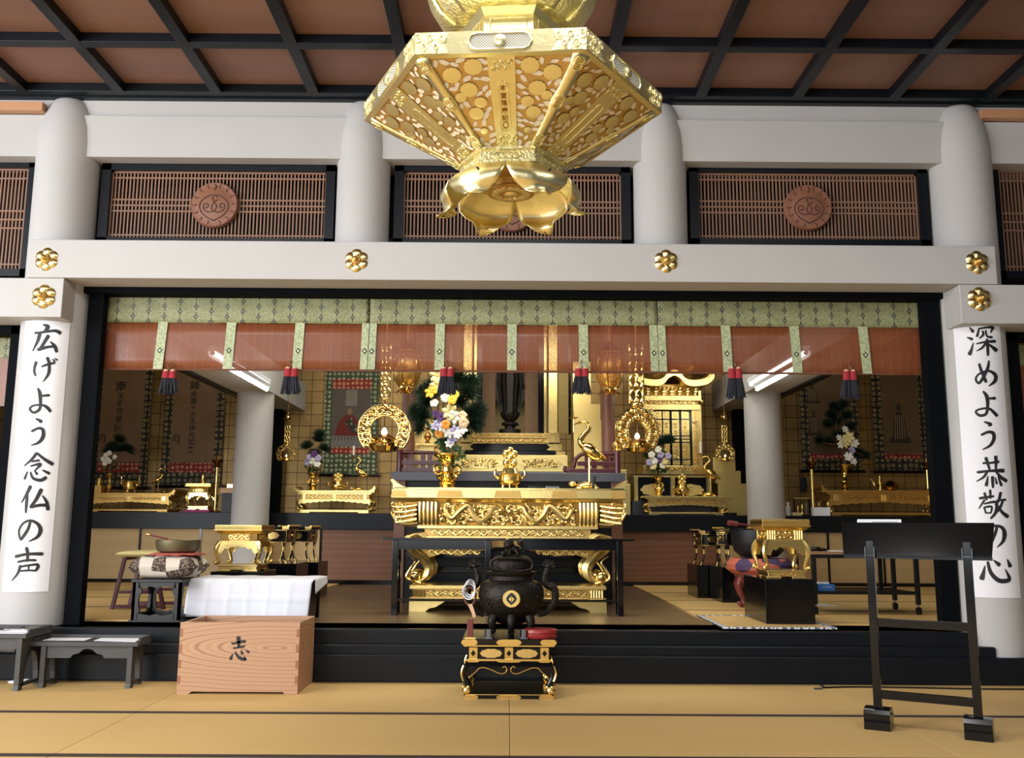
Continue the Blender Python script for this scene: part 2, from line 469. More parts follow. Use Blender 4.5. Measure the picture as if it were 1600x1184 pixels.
# ================================================================== the hall: floor, ceiling, wall with columns
YW = 6.42                                   # axis of the column row
def sbox(name, mat, x0, x1, y0, y1, z0, z1, bevel=0):
    return struct(MB().box(x0, x1, y0, y1, z0, z1).build(name, mat, bevel=bevel, smooth=False))
sbox('floor', simple('floor_boards', (70, 58, 44), .7), -9, 9, -7, 6.3, -.10, -.012)
# tatami mats
yA = atz(800, 1115.5, 0).y; yB = atz(800, 1183, 0).y; D = yA - yB
sx = [atz(209, 1114, 0).x, atz(796, 1115, 0).x, atz(1396, 1129, 0).x]
P_ = (sx[2] - sx[0]) / 2
rows = [(yA, 6.19)] + [(yA - D * (k + 1), yA - D * k) for k in range(7)]
n_ = 0
for y0, y1 in rows:
    for k in range(-3, 3):
        x0 = sx[1] + P_ * k
        t = thing('floor_tatami_mat', 'x', 'mat', (x0 + P_/2, (y0 + y1)/2, -.012)); del t['label']; del t['category']; struct(t)
        e = .028
        first = y1 > 6
        MB().box(x0 + .0012, x0 + P_ - .0012, y0 + e, y1 - (0 if first else e), -.012, 0).build('straw_top', M['tatami'], t, smooth=False, bevel=.002)
        eb = MB().box(x0 + .0012, x0 + P_ - .0012, y0 + .001, y0 + e, -.012, .0006)
        if not first: eb.box(x0 + .0012, x0 + P_ - .0012, y1 - e, y1 - .001, -.012, .0006)
        eb.build('cloth_edge', M['edge'], t, smooth=False)

# coffered ceiling
ZC = at(800, 155, 6.28).z
bx = [atz(115 + 167.2 * k, 75 + .004 * 167 * k, ZC).x for k in range(9)]
SP = (bx[6] - bx[0]) / 6; BX0 = bx[0]
yc1 = 6.21; BW = .078; BH = .066
sbox('ceiling', M['ceil'], -9, 9, -7, 7.2, ZC + BH, ZC + BH + .06)
for k in range(-6, 16):
    sbox('ceiling_beam', M['black_soft'], BX0 + SP * k, BX0 + SP * k + BW, -7, 6.29, ZC, ZC + BH + .002, .004)
for k in range(0, 19):
    y = yc1 - SP * k
    sbox('ceiling_beam', M['black_soft'], -9, 9, y, y + BW, ZC + .001, ZC + BH + .002, .004)
sbox('ceiling_trim', M['black_soft'], -9, 9, 6.285, 6.45, ZC - .01, ZC + .10)

# columns
def column(px, py, r, z0, z1, taper=True):
    X = at(px, py, YW).x
    pr = [(r, z0), (r, z1 - .36), (r * .96, z1 - .24), (r * .84, z1 - .12), (r * .70, z1 - .04), (r * .56, z1)] if taper else [(r, z0), (r, z1)]
    return struct(MB().lathe(pr, (X, YW, 0), 64).build('column', M['plaster'], angle=60)), X
rE, rM = .216, .190
zb0 = at(800, 438.5, 6.12).z; zb1 = at(800, 379, 6.12).z          # main beam
c1, XC1 = column(104, 300, rE, .10, ZC + .005)
c4, XC4 = column(1501, 300, rE, .10, ZC + .005)
c2, XC2 = column(568, 300, rM, zb1 - .02, ZC + .005)
c3, XC3 = column(1031, 300, rM, zb1 - .02, ZC + .005)
xl = at(44, 400, 6.12).x; xr = at(1556, 400, 6.12).x
sbox('wall_beam', M['plaster'], xl, xr, 6.12, 6.46, zb0, zb1, .006)
zs0 = at(50, 495, 6.125).z; zs0r = at(1550, 498, 6.125).z
xsl = at(98, 460, 6.125).x; xsr = at(1500, 465, 6.125).x
sbox('wall_beam', M['plaster'], -8, xsl, 6.125, 6.40, zs0, zb0 - .002, .006)
sbox('wall_beam', M['plaster'], xsr, 8, 6.125, 6.40, zs0, zb0 - .002, .006)
# upper beams, bay by bay
zu0 = at(330, 246, 6.30).z; zu1 = at(330, 181, 6.30).z
zt = zu1
for a, b in ((-8, XC1), (XC1, XC2), (XC2, XC3), (XC3, XC4), (XC4, 8)):
    sbox('wall_upper_beam', M['plaster'], a, b, 6.30, 6.62, zu0, zu1, .006)
    sbox('wall_top_plate', M['plaster'], a, b, 6.335, 6.62, zu1, ZC + .02, .004)
# plain cedar rails beyond the end columns, under the ceiling
zr0 = at(30, 172, 6.24).z; zr1 = at(30, 156, 6.24).z
sbox('wall_trim_left', M['rail'], -8, at(66, 165, 6.24).x, 6.24, 6.30, zr0, zr1 - .012)
sbox('wall_trim_right', M['rail'], at(1534, 165, 6.24).x, 8, 6.24, 6.30, zr0, zr1 - .012)
# near-black sheet put behind the transoms, its colour standing for the unlit room
sbox('wall_dark_room_sheet', simple('dark_void_board', (20, 14, 11), .9), -9, 9, 6.70, 6.74, zb0 - .05, ZC)

# lattice transoms
def transom(px0, px1, py0, py1, cx, lab, disc=None, cols=62):
    f = Fr(6.44, cx, (py0 + py1) / 2)
    X0, X1, Z0, Z1 = f.X(px0), f.X(px1), f.Z(py1), f.Z(py0)
    t = thing('lattice_transom', lab, 'transom', ((X0 + X1)/2, 6.44, Z0), 'lattice transoms above the beam')
    fw = 14.5 * f.S
    fb = MB(); fb.box(X0, X1, 6.42, 6.50, Z1 - fw, Z1).box(X0, X1, 6.42, 6.50, Z0, Z0 + fw * .8)
    fb.box(X0, X0 + fw, 6.42, 6.50, Z0, Z1).box(X1 - fw, X1, 6.42, 6.50, Z0, Z1)
    fb.build('frame', M['black_soft'], t, smooth=False)
    a, b, c, d = X0 + fw, X1 - fw, Z0 + fw * .8, Z1 - fw
    lb = MB(); q = .012
    lb.box(a, b, 6.452, 6.47, d - q, d).box(a, a + q * .8, 6.452, 6.47, c, d).box(b - q * .8, b, 6.452, 6.47, c, d)
    n = max(4, int(round((b - a) / (5.65 * f.S)))); st = (b - a) / n
    for i in range(1, n): lb.box(a + st * i - st * .2, a + st * i + st * .2, 6.458, 6.470, c, d)
    H = d - c
    for fr in (.095, .42, .505, .59, .945):
        z = d - H * fr; lb.box(a, b, 6.455, 6.468, z - .0055, z + .0055)
    lb.build('lattice', M['lattice'], t, smooth=False)
    return t, f
transom(157, 523, 254, 384, 340, 'lattice transom in the second bay, left of the hanging lantern')
transom(616, 985, 256, 386, 800, 'lattice transom half hidden behind the hanging gold lantern')
transom(1077, 1449, 257, 386, 1262, 'lattice transom in the fourth bay, right of the hanging lantern')
transom(-140, 55, 249, 432, 0, 'lattice transom cut off at the left edge of the picture')
transom(1549, 1760, 253, 436, 1600, 'lattice transom cut off at the right edge of the picture')
sbox('wall_left_bay', M['plaster'], -8, at(-150, 300, 6.44).x, 6.42, 6.5, zs0, ZC)
sbox('wall_right_bay', M['plaster'], at(1765, 300, 6.44).x, 8, 6.42, 6.5, zs0, ZC)
# carved crest discs on the lattice
M['carved'] = simple('carved_brown_wood', (134, 88, 66), .55, 0, 30, .15)
M['carvedgroove'] = simple('dark_carved_line', (82, 52, 38), .7)
def crest(px, py, lab):
    f = Fr(6.44, px, py); X, Z = f.X(px), f.Z(py); r = 37 * f.S
    t = thing('carved_crest_disc', lab, 'crest', (X, 6.44, Z), 'carved discs on the transoms')
    Mx = Matrix.Rotation(R(90), 3, 'X')
    d = MB().lathe([(0, .0), (r, 0), (r, .022), (r * .95, .034), (r * .72, .030), (r * .68, .034), (0, .034)], (X, 6.449, Z), 48, M=Mx)
    d.build('disc', M['carved'], t)
    g = MB(); y = 6.449 - .0345; q = .0045
    S_ = [(.02, .40), (-.10, .30), (-.07, .16), (.06, .02), (.10, -.12), (.02, -.26), (-.14, -.34)]
    def cat(P, rr=q):
        out = []
        for i in range(len(P) - 1):
            p0 = P[max(i-1, 0)]; p1 = P[i]; p2 = P[i+1]; p3 = P[min(i+2, len(P)-1)]
            for k in range(6):
                u = k / 6
                out.append(tuple(.5 * ((2*p1[j]) + (-p0[j] + p2[j])*u + (2*p0[j] - 5*p1[j] + 4*p2[j] - p3[j])*u*u + (-p0[j] + 3*p1[j] - 3*p2[j] + p3[j])*u**3) for j in (0, 1)))
        out.append(P[-1])
        g.tube([(X + a * r, y, Z + b * r) for a, b in out], rr, 6)
    cat([(-.02, .62), (.05, .80), (-.02, .90)])
    cat([(.12, .30), (.02, .42), (-.08, .30), (-.02, .15), (.08, 0), (.10, -.16), (0, -.30), (-.10, -.16), (-.06, 0), (.04, .14), (.16, .20)])
    for sg in (-1, 1):
        cat([(sg*.02, -.30), (sg*.22, -.34), (sg*.42, -.22), (sg*.44, -.02), (sg*.32, .04), (sg*.24, -.06), (sg*.30, -.16), (sg*.36, -.10)])
        cat([(sg*.10, .42), (sg*.34, .32), (sg*.56, .10), (sg*.60, -.16), (sg*.44, -.44), (sg*.18, -.62), (0, -.70)])
        for k in range(7):
            a = R(90 + sg * (18 + 24 * k)); cat([(.74*math.cos(a), .74*math.sin(a)), (.84*math.cos(a+.07), .84*math.sin(a+.07)), (.93*math.cos(a), .93*math.sin(a))], .0025)
    g.build('carved_emblem', M['carvedgroove'], t)
    return t
crest(336, 321, 'round carved wood crest on the lattice left of the hanging lantern')
crest(800, 327, 'round carved wood crest mostly hidden behind the lantern petals')
crest(1262, 325, 'round carved wood crest on the lattice right of the hanging lantern')

# gilded flower bosses covering nails on the white beams
def boss(px, py, lab, Y=6.122):
    p = at(px, py, Y); r = 19.5 * Fr(Y, px, py).S
    t = thing('gold_flower_boss', lab, 'boss', p, 'gold flower bosses on the white beams')
    Mx = Matrix.Rotation(R(90), 3, 'X')
    m = MB(); n = 6
    prof = []
    rows_ = [(.0, .012), (.35, .014), (.6, .020), (.85, .014), (1.0, 0.0)]
    grid = []
    for rr, h in rows_:
        row = []
        for k in range(61):
            a = 2 * math.pi * k / 60 + R(90)
            pet = 1 - .17 * abs(math.cos(3 * (a - R(90)) + math.pi/2)) ** 1.0 if True else 1
            pet = .86 + .14 * abs(math.cos(3 * (a - R(90)))) ** .7
            hh = h * (.55 + .45 * abs(math.cos(3 * (a - R(90)))))
            row.append((p.x + r * rr * pet * math.cos(a), p.y - hh, p.z + r * rr * pet * math.sin(a)))
        grid.append(row)
    m.sheet(grid)
    m.build('petals', M['goldpale'], t, angle=50)
    c = MB().lathe([(r*.36, 0), (r*.36, .014), (r*.30, .020), (r*.26, .020), (r*.24, .030), (r*.17, .034), (r*.16, .046), (r*.08, .052), (0, .053)], (p.x, p.y - .010, p.z), 20, M=Mx)
    for k in range(18):
        a = 2 * math.pi * k / 18; c.ball((p.x + r*.36*math.cos(a), p.y - .020, p.z + r*.36*math.sin(a)), r*.045, 6, 4)
    c.build('centre_knob', M['golddull'], t)
    for k in range(6):
        a = R(60 * k + 60); MB().ball((p.x + r*.62*math.cos(a), p.y - .013, p.z + r*.62*math.sin(a)), (r*.05, .003, r*.05), 6, 4).build('nail_hole', M['ink'], t)
for a in ((73, 405, 'gold flower boss at the left end of the long white beam'), (557, 407, 'gold flower boss left of the lantern on the long white beam'),
          (1041, 408, 'gold flower boss right of the lantern on the long white beam'), (1527, 410, 'gold flower boss at the right end of the long white beam'),
          (68, 463, 'gold flower boss on the short lower beam above the left paper sign'), (1531, 467, 'gold flower boss on the short lower beam above the right paper sign')): boss(*a)

# ------------------------------------------------------------------ black opening frame, steps, sanctuary shell
ZF = .325                                     # sanctuary floor
YO = 6.40
zl0 = at(800, 470, YO).z; zl1 = at(800, 452, YO).z
xa = at(131, 455, YO).x; xb = at(1479, 460, YO).x
sbox('door_1_lintel', M['black_matte'], xa, xb, 6.36, 6.52, at(800, 462, 6.36).z, zl1, .004)
sbox('door_1_header', M['black_soft'], xa + .03, xb - .03, 6.52, 6.74, zl0 - .06, zl1 + .4)
def post(px_o, px_i, py):
    f = Fr(6.38, px_o, py); a, b = f.X(px_o), f.X(px_i)
    sbox('door_1_jamb', M['black_matte'], min(a, b), max(a, b), 6.38, 6.46, ZF, zl1 - .01, .004)
post(126, 151, 620); post(1478, 1450, 620)
# white reveal beside the black posts
for s_, X in ((1, XC1), (-1, XC4)):
    a = X + s_ * .10; b = at(126, 620, 6.42).x if s_ > 0 else at(1478, 620, 6.42).x
    sbox('wall_reveal', M['plaster'], min(a, b), max(a, b), 6.42, 6.62, .10, zb0 + .02)
# steps
xs3 = at(1513, 1000, 6.24).x; xs2 = at(1558, 1020, 6.2).x
sbox('floor_step', M['black_soft'], -xs3 - .02, xs3, 6.235, 6.62, .02, ZF, .006)
sbox('floor_step', M['black_soft'], -xs2 - .02, xs2, 6.205, 6.40, .02, at(800, 1007, 6.205).z, .012)
sbox('floor_step', M['black_soft'], -8, 8, 6.175, 6.55, .0, at(800, 1024, 6.175).z, .008)
# side bays: lower walls
def side_bay(s_):
    X = at(20, 700, 6.42).x if s_ < 0 else at(1585, 700, 6.42).x
    ztop = zs0
    o = 1 if s_ > 0 else -1
    # black frame
    xi = X
    fb = MB(); fw = .075
    if s_ < 0: fb.box(xi - fw, xi, 6.40, 6.5, .15, ztop); fb.box(-6.5, xi, 6.40, 6.5, ztop - .06, ztop)
    else: fb.box(xi, xi + fw, 6.40, 6.5, .15, ztop); fb.box(xi, 6.5, 6.40, 6.5, ztop - .06, ztop)
    struct(fb.build('door_2_frame' if s_ < 0 else 'door_3_frame', M['black_matte'], smooth=False))
    a, b = (-6.5, xi - fw - .01) if s_ < 0 else (xi + fw + .01, 6.5)
    t = thing('bamboo_blind', 'blind with green brocade band in the side bay at the %s edge of the picture' % ('left' if s_ < 0 else 'right'), 'blind', ((a+b)/2, 6.56, 1.6), 'bamboo blinds')
    z1 = ztop - .06; z2 = at(10, 560, 6.56).z; z3 = at(10, 632 if s_ < 0 else 640, 6.56).z
    MB().box(a, b, 6.555, 6.565, z2, z1).build('brocade_band', M['brocade'], t, smooth=False)
    MB().box(a, b, 6.558, 6.562, z3, z2).build('slat_screen', M['blind'], t, smooth=False)
    MB().box(a, b, 6.552, 6.57, z3 - .012, z3 + .012).build('bottom_rail', M['brownpost'], t)
    return a, b
side_bay(-1); side_bay(1)
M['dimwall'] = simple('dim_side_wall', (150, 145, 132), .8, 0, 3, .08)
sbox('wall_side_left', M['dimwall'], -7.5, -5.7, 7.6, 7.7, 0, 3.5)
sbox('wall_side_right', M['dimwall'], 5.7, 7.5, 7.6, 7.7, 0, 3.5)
# sanctuary
YL = 10.75                                    # front of the rear ledge
YB = 11.95                                    # rear wall
zl = at(800, 803, YL).z
sbox('floor_sanctuary', M['planks'], -5.6, 5.6, 6.3, YL + .1, ZF - .06, ZF)
sbox('wall_back', M['goldwall'], -5.6, 5.6, YB, YB + .08, 0, 3.6)
sbox('wall_sanctuary_left', M['goldwall'], -5.64, -5.56, 6.66, YB, 0, 3.6)
sbox('wall_sanctuary_right', M['goldwall'], 5.56, 5.64, 6.66, YB, 0, 3.6)
sbox('ceiling_sanctuary', M['black_soft'], -5.7, 5.7, 6.70, YB + .1, 3.5, 3.6)
# ledge with panels
zk = at(800, 829, YL).z
sbox('trim_ledge', M['black_soft'], -5.56, 5.56, YL - .03, YB, zk, zl, .004)
xpl, xpr = at(500, 870, YL).x, at(1122, 870, YL).x
def panels(a, b, n, mat, nm):
    for i in range(n):
        x0 = a + (b - a) * i / n; x1 = a + (b - a) * (i + 1) / n
        sbox(nm, mat, x0 + .012, x1 - .012, YL + .012, YL + .03, ZF + .05, zk)
        sbox('trim_panel_stile', M['black'], x0 - .012, x0 + .012, YL, YL + .03, ZF, zk)
    sbox('trim_panel_rail', M['black'], a, b, YL, YL + .035, ZF, ZF + .05)
panels(-5.56, xpl, 5, M['tan'], 'wall_panel'); panels(xpl, xpr, 3, M['brownboard'], 'wall_panel'); panels(xpr, 5.56, 5, M['tan'], 'wall_panel')
# inner columns and beams over them
YI = 10.35
IC = []
for px in (396, 1193.5):
    X = at(px, 700, YI).x; r = 28.5 * Fr(YI, px, 720).S
    struct(MB().lathe([(r, ZF), (r, at(px, 612, YI).z)], (X, YI, 0), 48).build('column', M['plaster'], angle=60))
    zb = at(px, 611, YI - r).z
    struct(MB().box(X - r * 1.02, X + r * 1.02, 6.75, YB, zb, zb + .35).build('ceiling_beam', M['plaster'], smooth=False))
    o = -1 if px < 800 else 1
    xo = X + o * r * 1.02
    struct(MB().box(min(xo, xo + o * .09), max(xo, xo + o * .09), 6.75, YB, zb - .02, zb + .10).build('ceiling_trim', M['black_soft'], smooth=False))
    IC.append((X, r, zb))
# dark posts against the rear wall beside the inner columns
for p0, p1 in ((419, 437), (1150, 1166)):
    a, b = at(p0, 700, 11.75).x, at(p1, 700, 11.75).x
    sbox('trim_post', M['black_matte'], a, b, 11.75, 11.94, zl, 3.4)
# fluorescent lamps on the beams
def tube_lamp(X, Y0, Y1, z, lab):
    t = thing('fluorescent_lamp', lab, 'lamp', (X, (Y0 + Y1)/2, z), 'fluorescent lamps in the sanctuary')
    MB().box(X - .035, X + .035, Y0, Y1, z + .03, z + .075).build('lamp_housing', M['white'], t, smooth=False, bevel=.006)
    MB().tube([(X, Y0 + .02, z + .012), (X, Y1 - .02, z + .012)], .017, 12).build('tube', M['lighttube'], t)
    MB().tube([(X, Y0, z + .012), (X, Y0 + .02, z + .012)], .019, 12).build('end_cap', M['white'], t)
    MB().tube([(X, Y1 - .02, z + .012), (X, Y1, z + .012)], .019, 12).build('end_cap', M['white'], t)
for s_, (X, r, zb) in zip((1, -1), IC):
    side = 'left' if s_ > 0 else 'right'
    a = at(800 - s_ * 384, 599, 9.55).x
    tube_lamp(a, 8.2, 9.6, zb - .075, 'lit fluorescent tube under the beam above the %s inner column' % side)
    tube_lamp(X + s_*(r*1.02 + .036), 8.0, 9.9, zb + .02, 'lit fluorescent tube beside the beam above the %s inner column' % side)
# inner tatami on both sides of the sanctuary floor
for a, b, nm in ((-5.5, atz(480, 940, ZF).x - .15, 'floor_tatami_left'), (at(1100, 975, 6.9).x, 5.5, 'floor_tatami_right')):
    sbox(nm, M['tatami'], a, b, 6.64, YL - .02, ZF, ZF + .012)
    x = a
    for k in range(1, 4):
        y = 6.64 + .98 * k
        sbox('floor_tatami_edge', M['edge'], a, b, y - .02, y + .02, ZF + .011, ZF + .013)
# ================================================================== writing
def crom(P, n=6):
    out = []
    for i in range(len(P) - 1):
        p0 = P[max(i-1, 0)]; p1 = P[i]; p2 = P[i+1]; p3 = P[min(i+2, len(P)-1)]
        for k in range(n):
            u = k / n
            out.append(tuple(.5 * ((2*a1) + (-a0 + a2)*u + (2*a0 - 5*a1 + 4*a2 - a3)*u*u + (-a0 + 3*a1 - 3*a2 + a3)*u**3) for a0, a1, a2, a3 in zip(p0, p1, p2, p3)))
    out.append(tuple(P[-1])); return out
def brush(mb, pts, ws, fn, og, sc):
    """one brush stroke: pts in crop pixels, ws widths, fn maps a frame pixel to a place on the surface"""
    P = crom([(p[0], p[1], w_ * 1.14) for p, w_ in zip(pts, ws)])
    L = []; Rr = []
    for i, (x, y, w_) in enumerate(P):
        a = P[max(i-1, 0)]; b = P[min(i+1, len(P)-1)]
        dx, dy = b[0] - a[0], b[1] - a[1]; l = math.hypot(dx, dy) or 1
        nx, ny = -dy / l, dx / l
        if i == 0: x -= dx/l*w_*.25; y -= dy/l*w_*.25; w_ *= .7
        if i == len(P)-1: x += dx/l*w_*.25; y += dy/l*w_*.25; w_ *= .7
        L.append((x + nx*w_/2, y + ny*w_/2)); Rr.append((x - nx*w_/2, y - ny*w_/2))
    g = [[fn(og[0] + a*sc, og[1] + b*sc) for a, b in row] for row in (L, Rr)]
    mb.sheet(g)
CH = {}
CH['hiro'] = [([(348,88),(385,105),(360,138)],[12,30,18]),([(280,155),(320,152),(400,140),(450,138),(485,155)],[16,18,18,22,28]),([(320,162),(302,220),(262,300)],[26,22,8]),
 ([(388,178),(365,215),(330,270),(305,292)],[28,24,22,18]),([(305,290),(380,268),(440,264)],[24,20,16]),([(405,225),(440,262),(455,305)],[10,26,24])]
CH['ge'] = [([(290,390),(278,430),(275,465),(285,498)],[24,18,18,14]),([(335,425),(390,405),(440,395)],[12,18,16]),([(380,355),(395,400),(390,480),(345,548)],[24,22,22,6]),
 ([(422,366),(442,386)],[8,14]),([(440,360),(460,372)],[8,14])]
CH['yo'] = [([(330,660),(395,655)],[14,20]),([(305,600),(320,640),(325,720),(315,770),(270,795),(240,765),(270,738),(340,735),(380,755),(405,785)],[14,26,22,20,18,18,14,16,24,22])]
CH['u'] = [([(290,845),(330,865),(315,874)],[14,22,6]),([(255,945),(310,920),(345,935),(345,990),(310,1035),(250,1058)],[18,18,24,28,20,8])]
CHB = {}
CHB['nen'] = [([(270,85),(235,130),(180,178)],[20,18,8]),([(275,85),(330,130),(390,165)],[16,20,26]),([(235,147),(290,137)],[12,16]),([(225,180),(300,166),(255,215)],[10,20,8]),
 ([(202,222),(182,275)],[10,18]),([(225,225),(245,270),(300,285),(340,265)],[12,18,22,24]),([(255,212),(275,240)],[8,18]),([(315,210),(365,235)],[10,22])]
CHB['butsu'] = [([(225,330),(195,390),(158,450)],[24,18,8]),([(202,390),(195,460),(190,525)],[16,20,12]),([(305,355),(265,430),(225,482)],[28,22,18]),([(225,485),(290,470),(345,470)],[18,20,22]),([(315,400),(345,445),(355,500)],[10,22,28])]
CHB['no'] = [([(225,590),(205,650),(165,710),(150,720),(140,660),(170,605),(225,583),(280,610),(300,655),(275,705),(212,738)],[16,20,20,14,14,14,16,22,28,20,6])]
CHB['koe'] = [([(195,785),(205,830),(200,885)],[22,22,14]),([(115,850),(200,832),(315,830)],[22,18,24]),([(130,890),(200,877),(265,877)],[14,16,16]),([(150,925),(215,914),(278,907)],[14,14,16]),([(275,905),(282,925),(262,957)],[18,22,14]),
 ([(150,957),(210,952),(262,954)],[12,12,12]),([(212,912),(210,952)],[12,10]),([(150,918),(130,975),(85,1030)],[20,16,6])]
CHC = {}
CHC['fuka'] = [([(180,110),(208,145)],[8,26]),([(160,190),(200,205)],[8,24]),([(210,235),(195,290),(180,325)],[8,20,32]),([(255,125),(240,182)],[14,20]),([(252,122),(320,110),(365,110)],[12,14,22]),([(370,110),(350,152)],[22,10]),
 ([(285,140),(290,168),(260,198)],[16,18,10]),([(310,135),(320,180),(360,190)],[14,14,20]),([(235,242),(310,227),(385,222)],[10,16,24]),([(320,205),(326,270),(328,335)],[18,22,18]),([(312,235),(280,275),(235,300)],[18,16,6]),([(325,240),(360,265),(395,295)],[10,20,32])]
CHC['me'] = [([(258,405),(275,460),(312,548)],[20,22,24]),([(335,380),(325,440),(280,530),(250,558),(230,522),(260,482),(330,460),(385,490),(385,540),(335,582)],[14,22,22,18,16,14,16,26,26,8])]
CHC['yo'] = [([(335,682),(385,680)],[12,24]),([(290,625),(320,670),(325,750),(310,808),(260,818),(230,787),(270,766),(340,765),(400,820)],[14,28,22,20,20,16,14,18,26])]
CHC['u'] = [([(300,870),(350,890),(330,902)],[12,24,8]),([(275,975),(330,952),(370,962),(375,1010),(345,1060),(285,1093)],[18,20,26,26,20,8])]
CHD = {}
CHD['kyo'] = [([(275,115),(290,160),(302,200)],[22,18,14]),([(345,105),(347,150),(345,200)],[24,18,14]),([(255,152),(310,150),(365,142)],[14,14,20]),([(215,217),(310,207),(400,205)],[18,16,28]),([(285,210),(260,250),(208,282)],[16,16,6]),([(345,210),(380,250),(420,278)],[12,20,24]),
 ([(290,245),(278,310)],[8,24]),([(322,250),(325,325)],[22,16]),([(342,255),(352,298)],[8,16]),([(362,245),(385,310)],[10,20])]
CHD['kei'] = [([(265,365),(280,412)],[18,14]),([(305,345),(308,402)],[18,12]),([(230,402),(330,387)],[18,16]),([(265,415),(225,475)],[16,8]),([(262,442),(345,430),(345,500),(310,545)],[10,18,20,14]),([(262,465),(275,508)],[12,12]),([(265,466),(315,462),(310,507)],[12,14,10]),([(275,506),(310,506)],[10,10]),
 ([(380,362),(365,420),(340,450)],[20,16,8]),([(350,417),(415,412)],[10,16]),([(395,420),(370,480),(330,520)],[16,16,6]),([(350,440),(390,500),(430,532)],[10,20,26])]
CHD['no'] = [([(352,600),(345,640),(310,720),(295,715),(287,670),(310,615),(350,597),(395,615),(408,660),(395,710),(355,750)],[16,20,20,14,14,14,16,22,28,20,6])]
CHD['kokoro'] = [([(268,882),(258,930),(246,972)],[8,22,36]),([(288,855),(310,930),(360,982),(410,990),(442,972),(412,905)],[18,24,28,28,24,6]),([(330,842),(370,875)],[8,28]),([(428,836),(448,885)],[8,28])]
SHI = [([(640,310),(650,440),(650,590)],[120,95,75]),([(430,470),(490,500),(620,460),(850,430)],[40,55,60,80]),([(495,640),(620,625),(830,580)],[55,48,55]),([(465,810),(400,975)],[20,95]),([(545,765),(620,890),(740,970),(860,985)],[50,75,95,80]),([(860,985),(815,885)],[60,20]),([(712,705),(765,810)],[20,85]),([(875,705),(955,770)],[30,75])]

def on_col(XC, r):
    def fn(px, py):
        d = ray(px, py); ox, oy = -XC, -YW
        A = d.x**2 + d.y**2; B = ox*d.x + oy*d.y; C = ox*ox + oy*oy - r*r
        q = B*B - A*C
        t = (-B - math.sqrt(max(q, 0))) / A
        return Vector((d.x*t, d.y*t, CAMZ + d.z*t))
    return fn
def paper_sign(XC, right, zt_px, zb_px, ang0, ang1, lab, chars):
    fn0 = on_col(XC, rE + .004); z1 = fn0(*zt_px).z; z0 = fn0(*zb_px).z
    t = thing('paper_banner', lab, 'banner', (XC, YW - rE, z0), 'paper banners on the end columns')
    g = []
    for i in range(9):
        z = z0 + (z1 - z0) * i / 8
        g.append([(XC + (rE + .004) * math.sin(a), YW - (rE + .004) * math.cos(a), z) for a in [R(ang0 + (ang1 - ang0) * k / 16) for k in range(17)]])
    MB().sheet(g).build('paper_sheet', M['paper'], t)
    fn = on_col(XC, rE + .0062)
    for nm, st, og, sc in chars:
        m = MB()
        for p, w_ in st: brush(m, p, w_, fn, og, sc)
        m.build('brush_character', M['greyink'] if not right else M['ink'], t, smooth=False)
def angle_of(XC, px, py):
    p = on_col(XC, rE + .004)(px, py); return math.degrees(math.atan2(p.x - XC, YW - p.y))
sA, sB, sC, sD = 130/669, 130/616, 120/618, 120/546
paper_sign(XC1, False, (75, 501), (42, 925), angle_of(XC1, 40, 505), angle_of(XC1, 110, 502), 'white paper banner with brush writing wrapped round the column at the left of the opening',
  [(k, v, (0, 490), sA) for k, v in CH.items()] + [(k, v, (0, 690), sB) for k, v in CHB.items()])
paper_sign(XC4, True, (1525, 506), (1555, 934), angle_of(XC4, 1489, 507), angle_of(XC4, 1562, 510), 'white paper banner with brush writing wrapped round the column behind the black reading stand',
  [(k, v, (1480, 490), sC) for k, v in CHC.items()] + [(k, v, (1480, 690), sD) for k, v in CHD.items()])

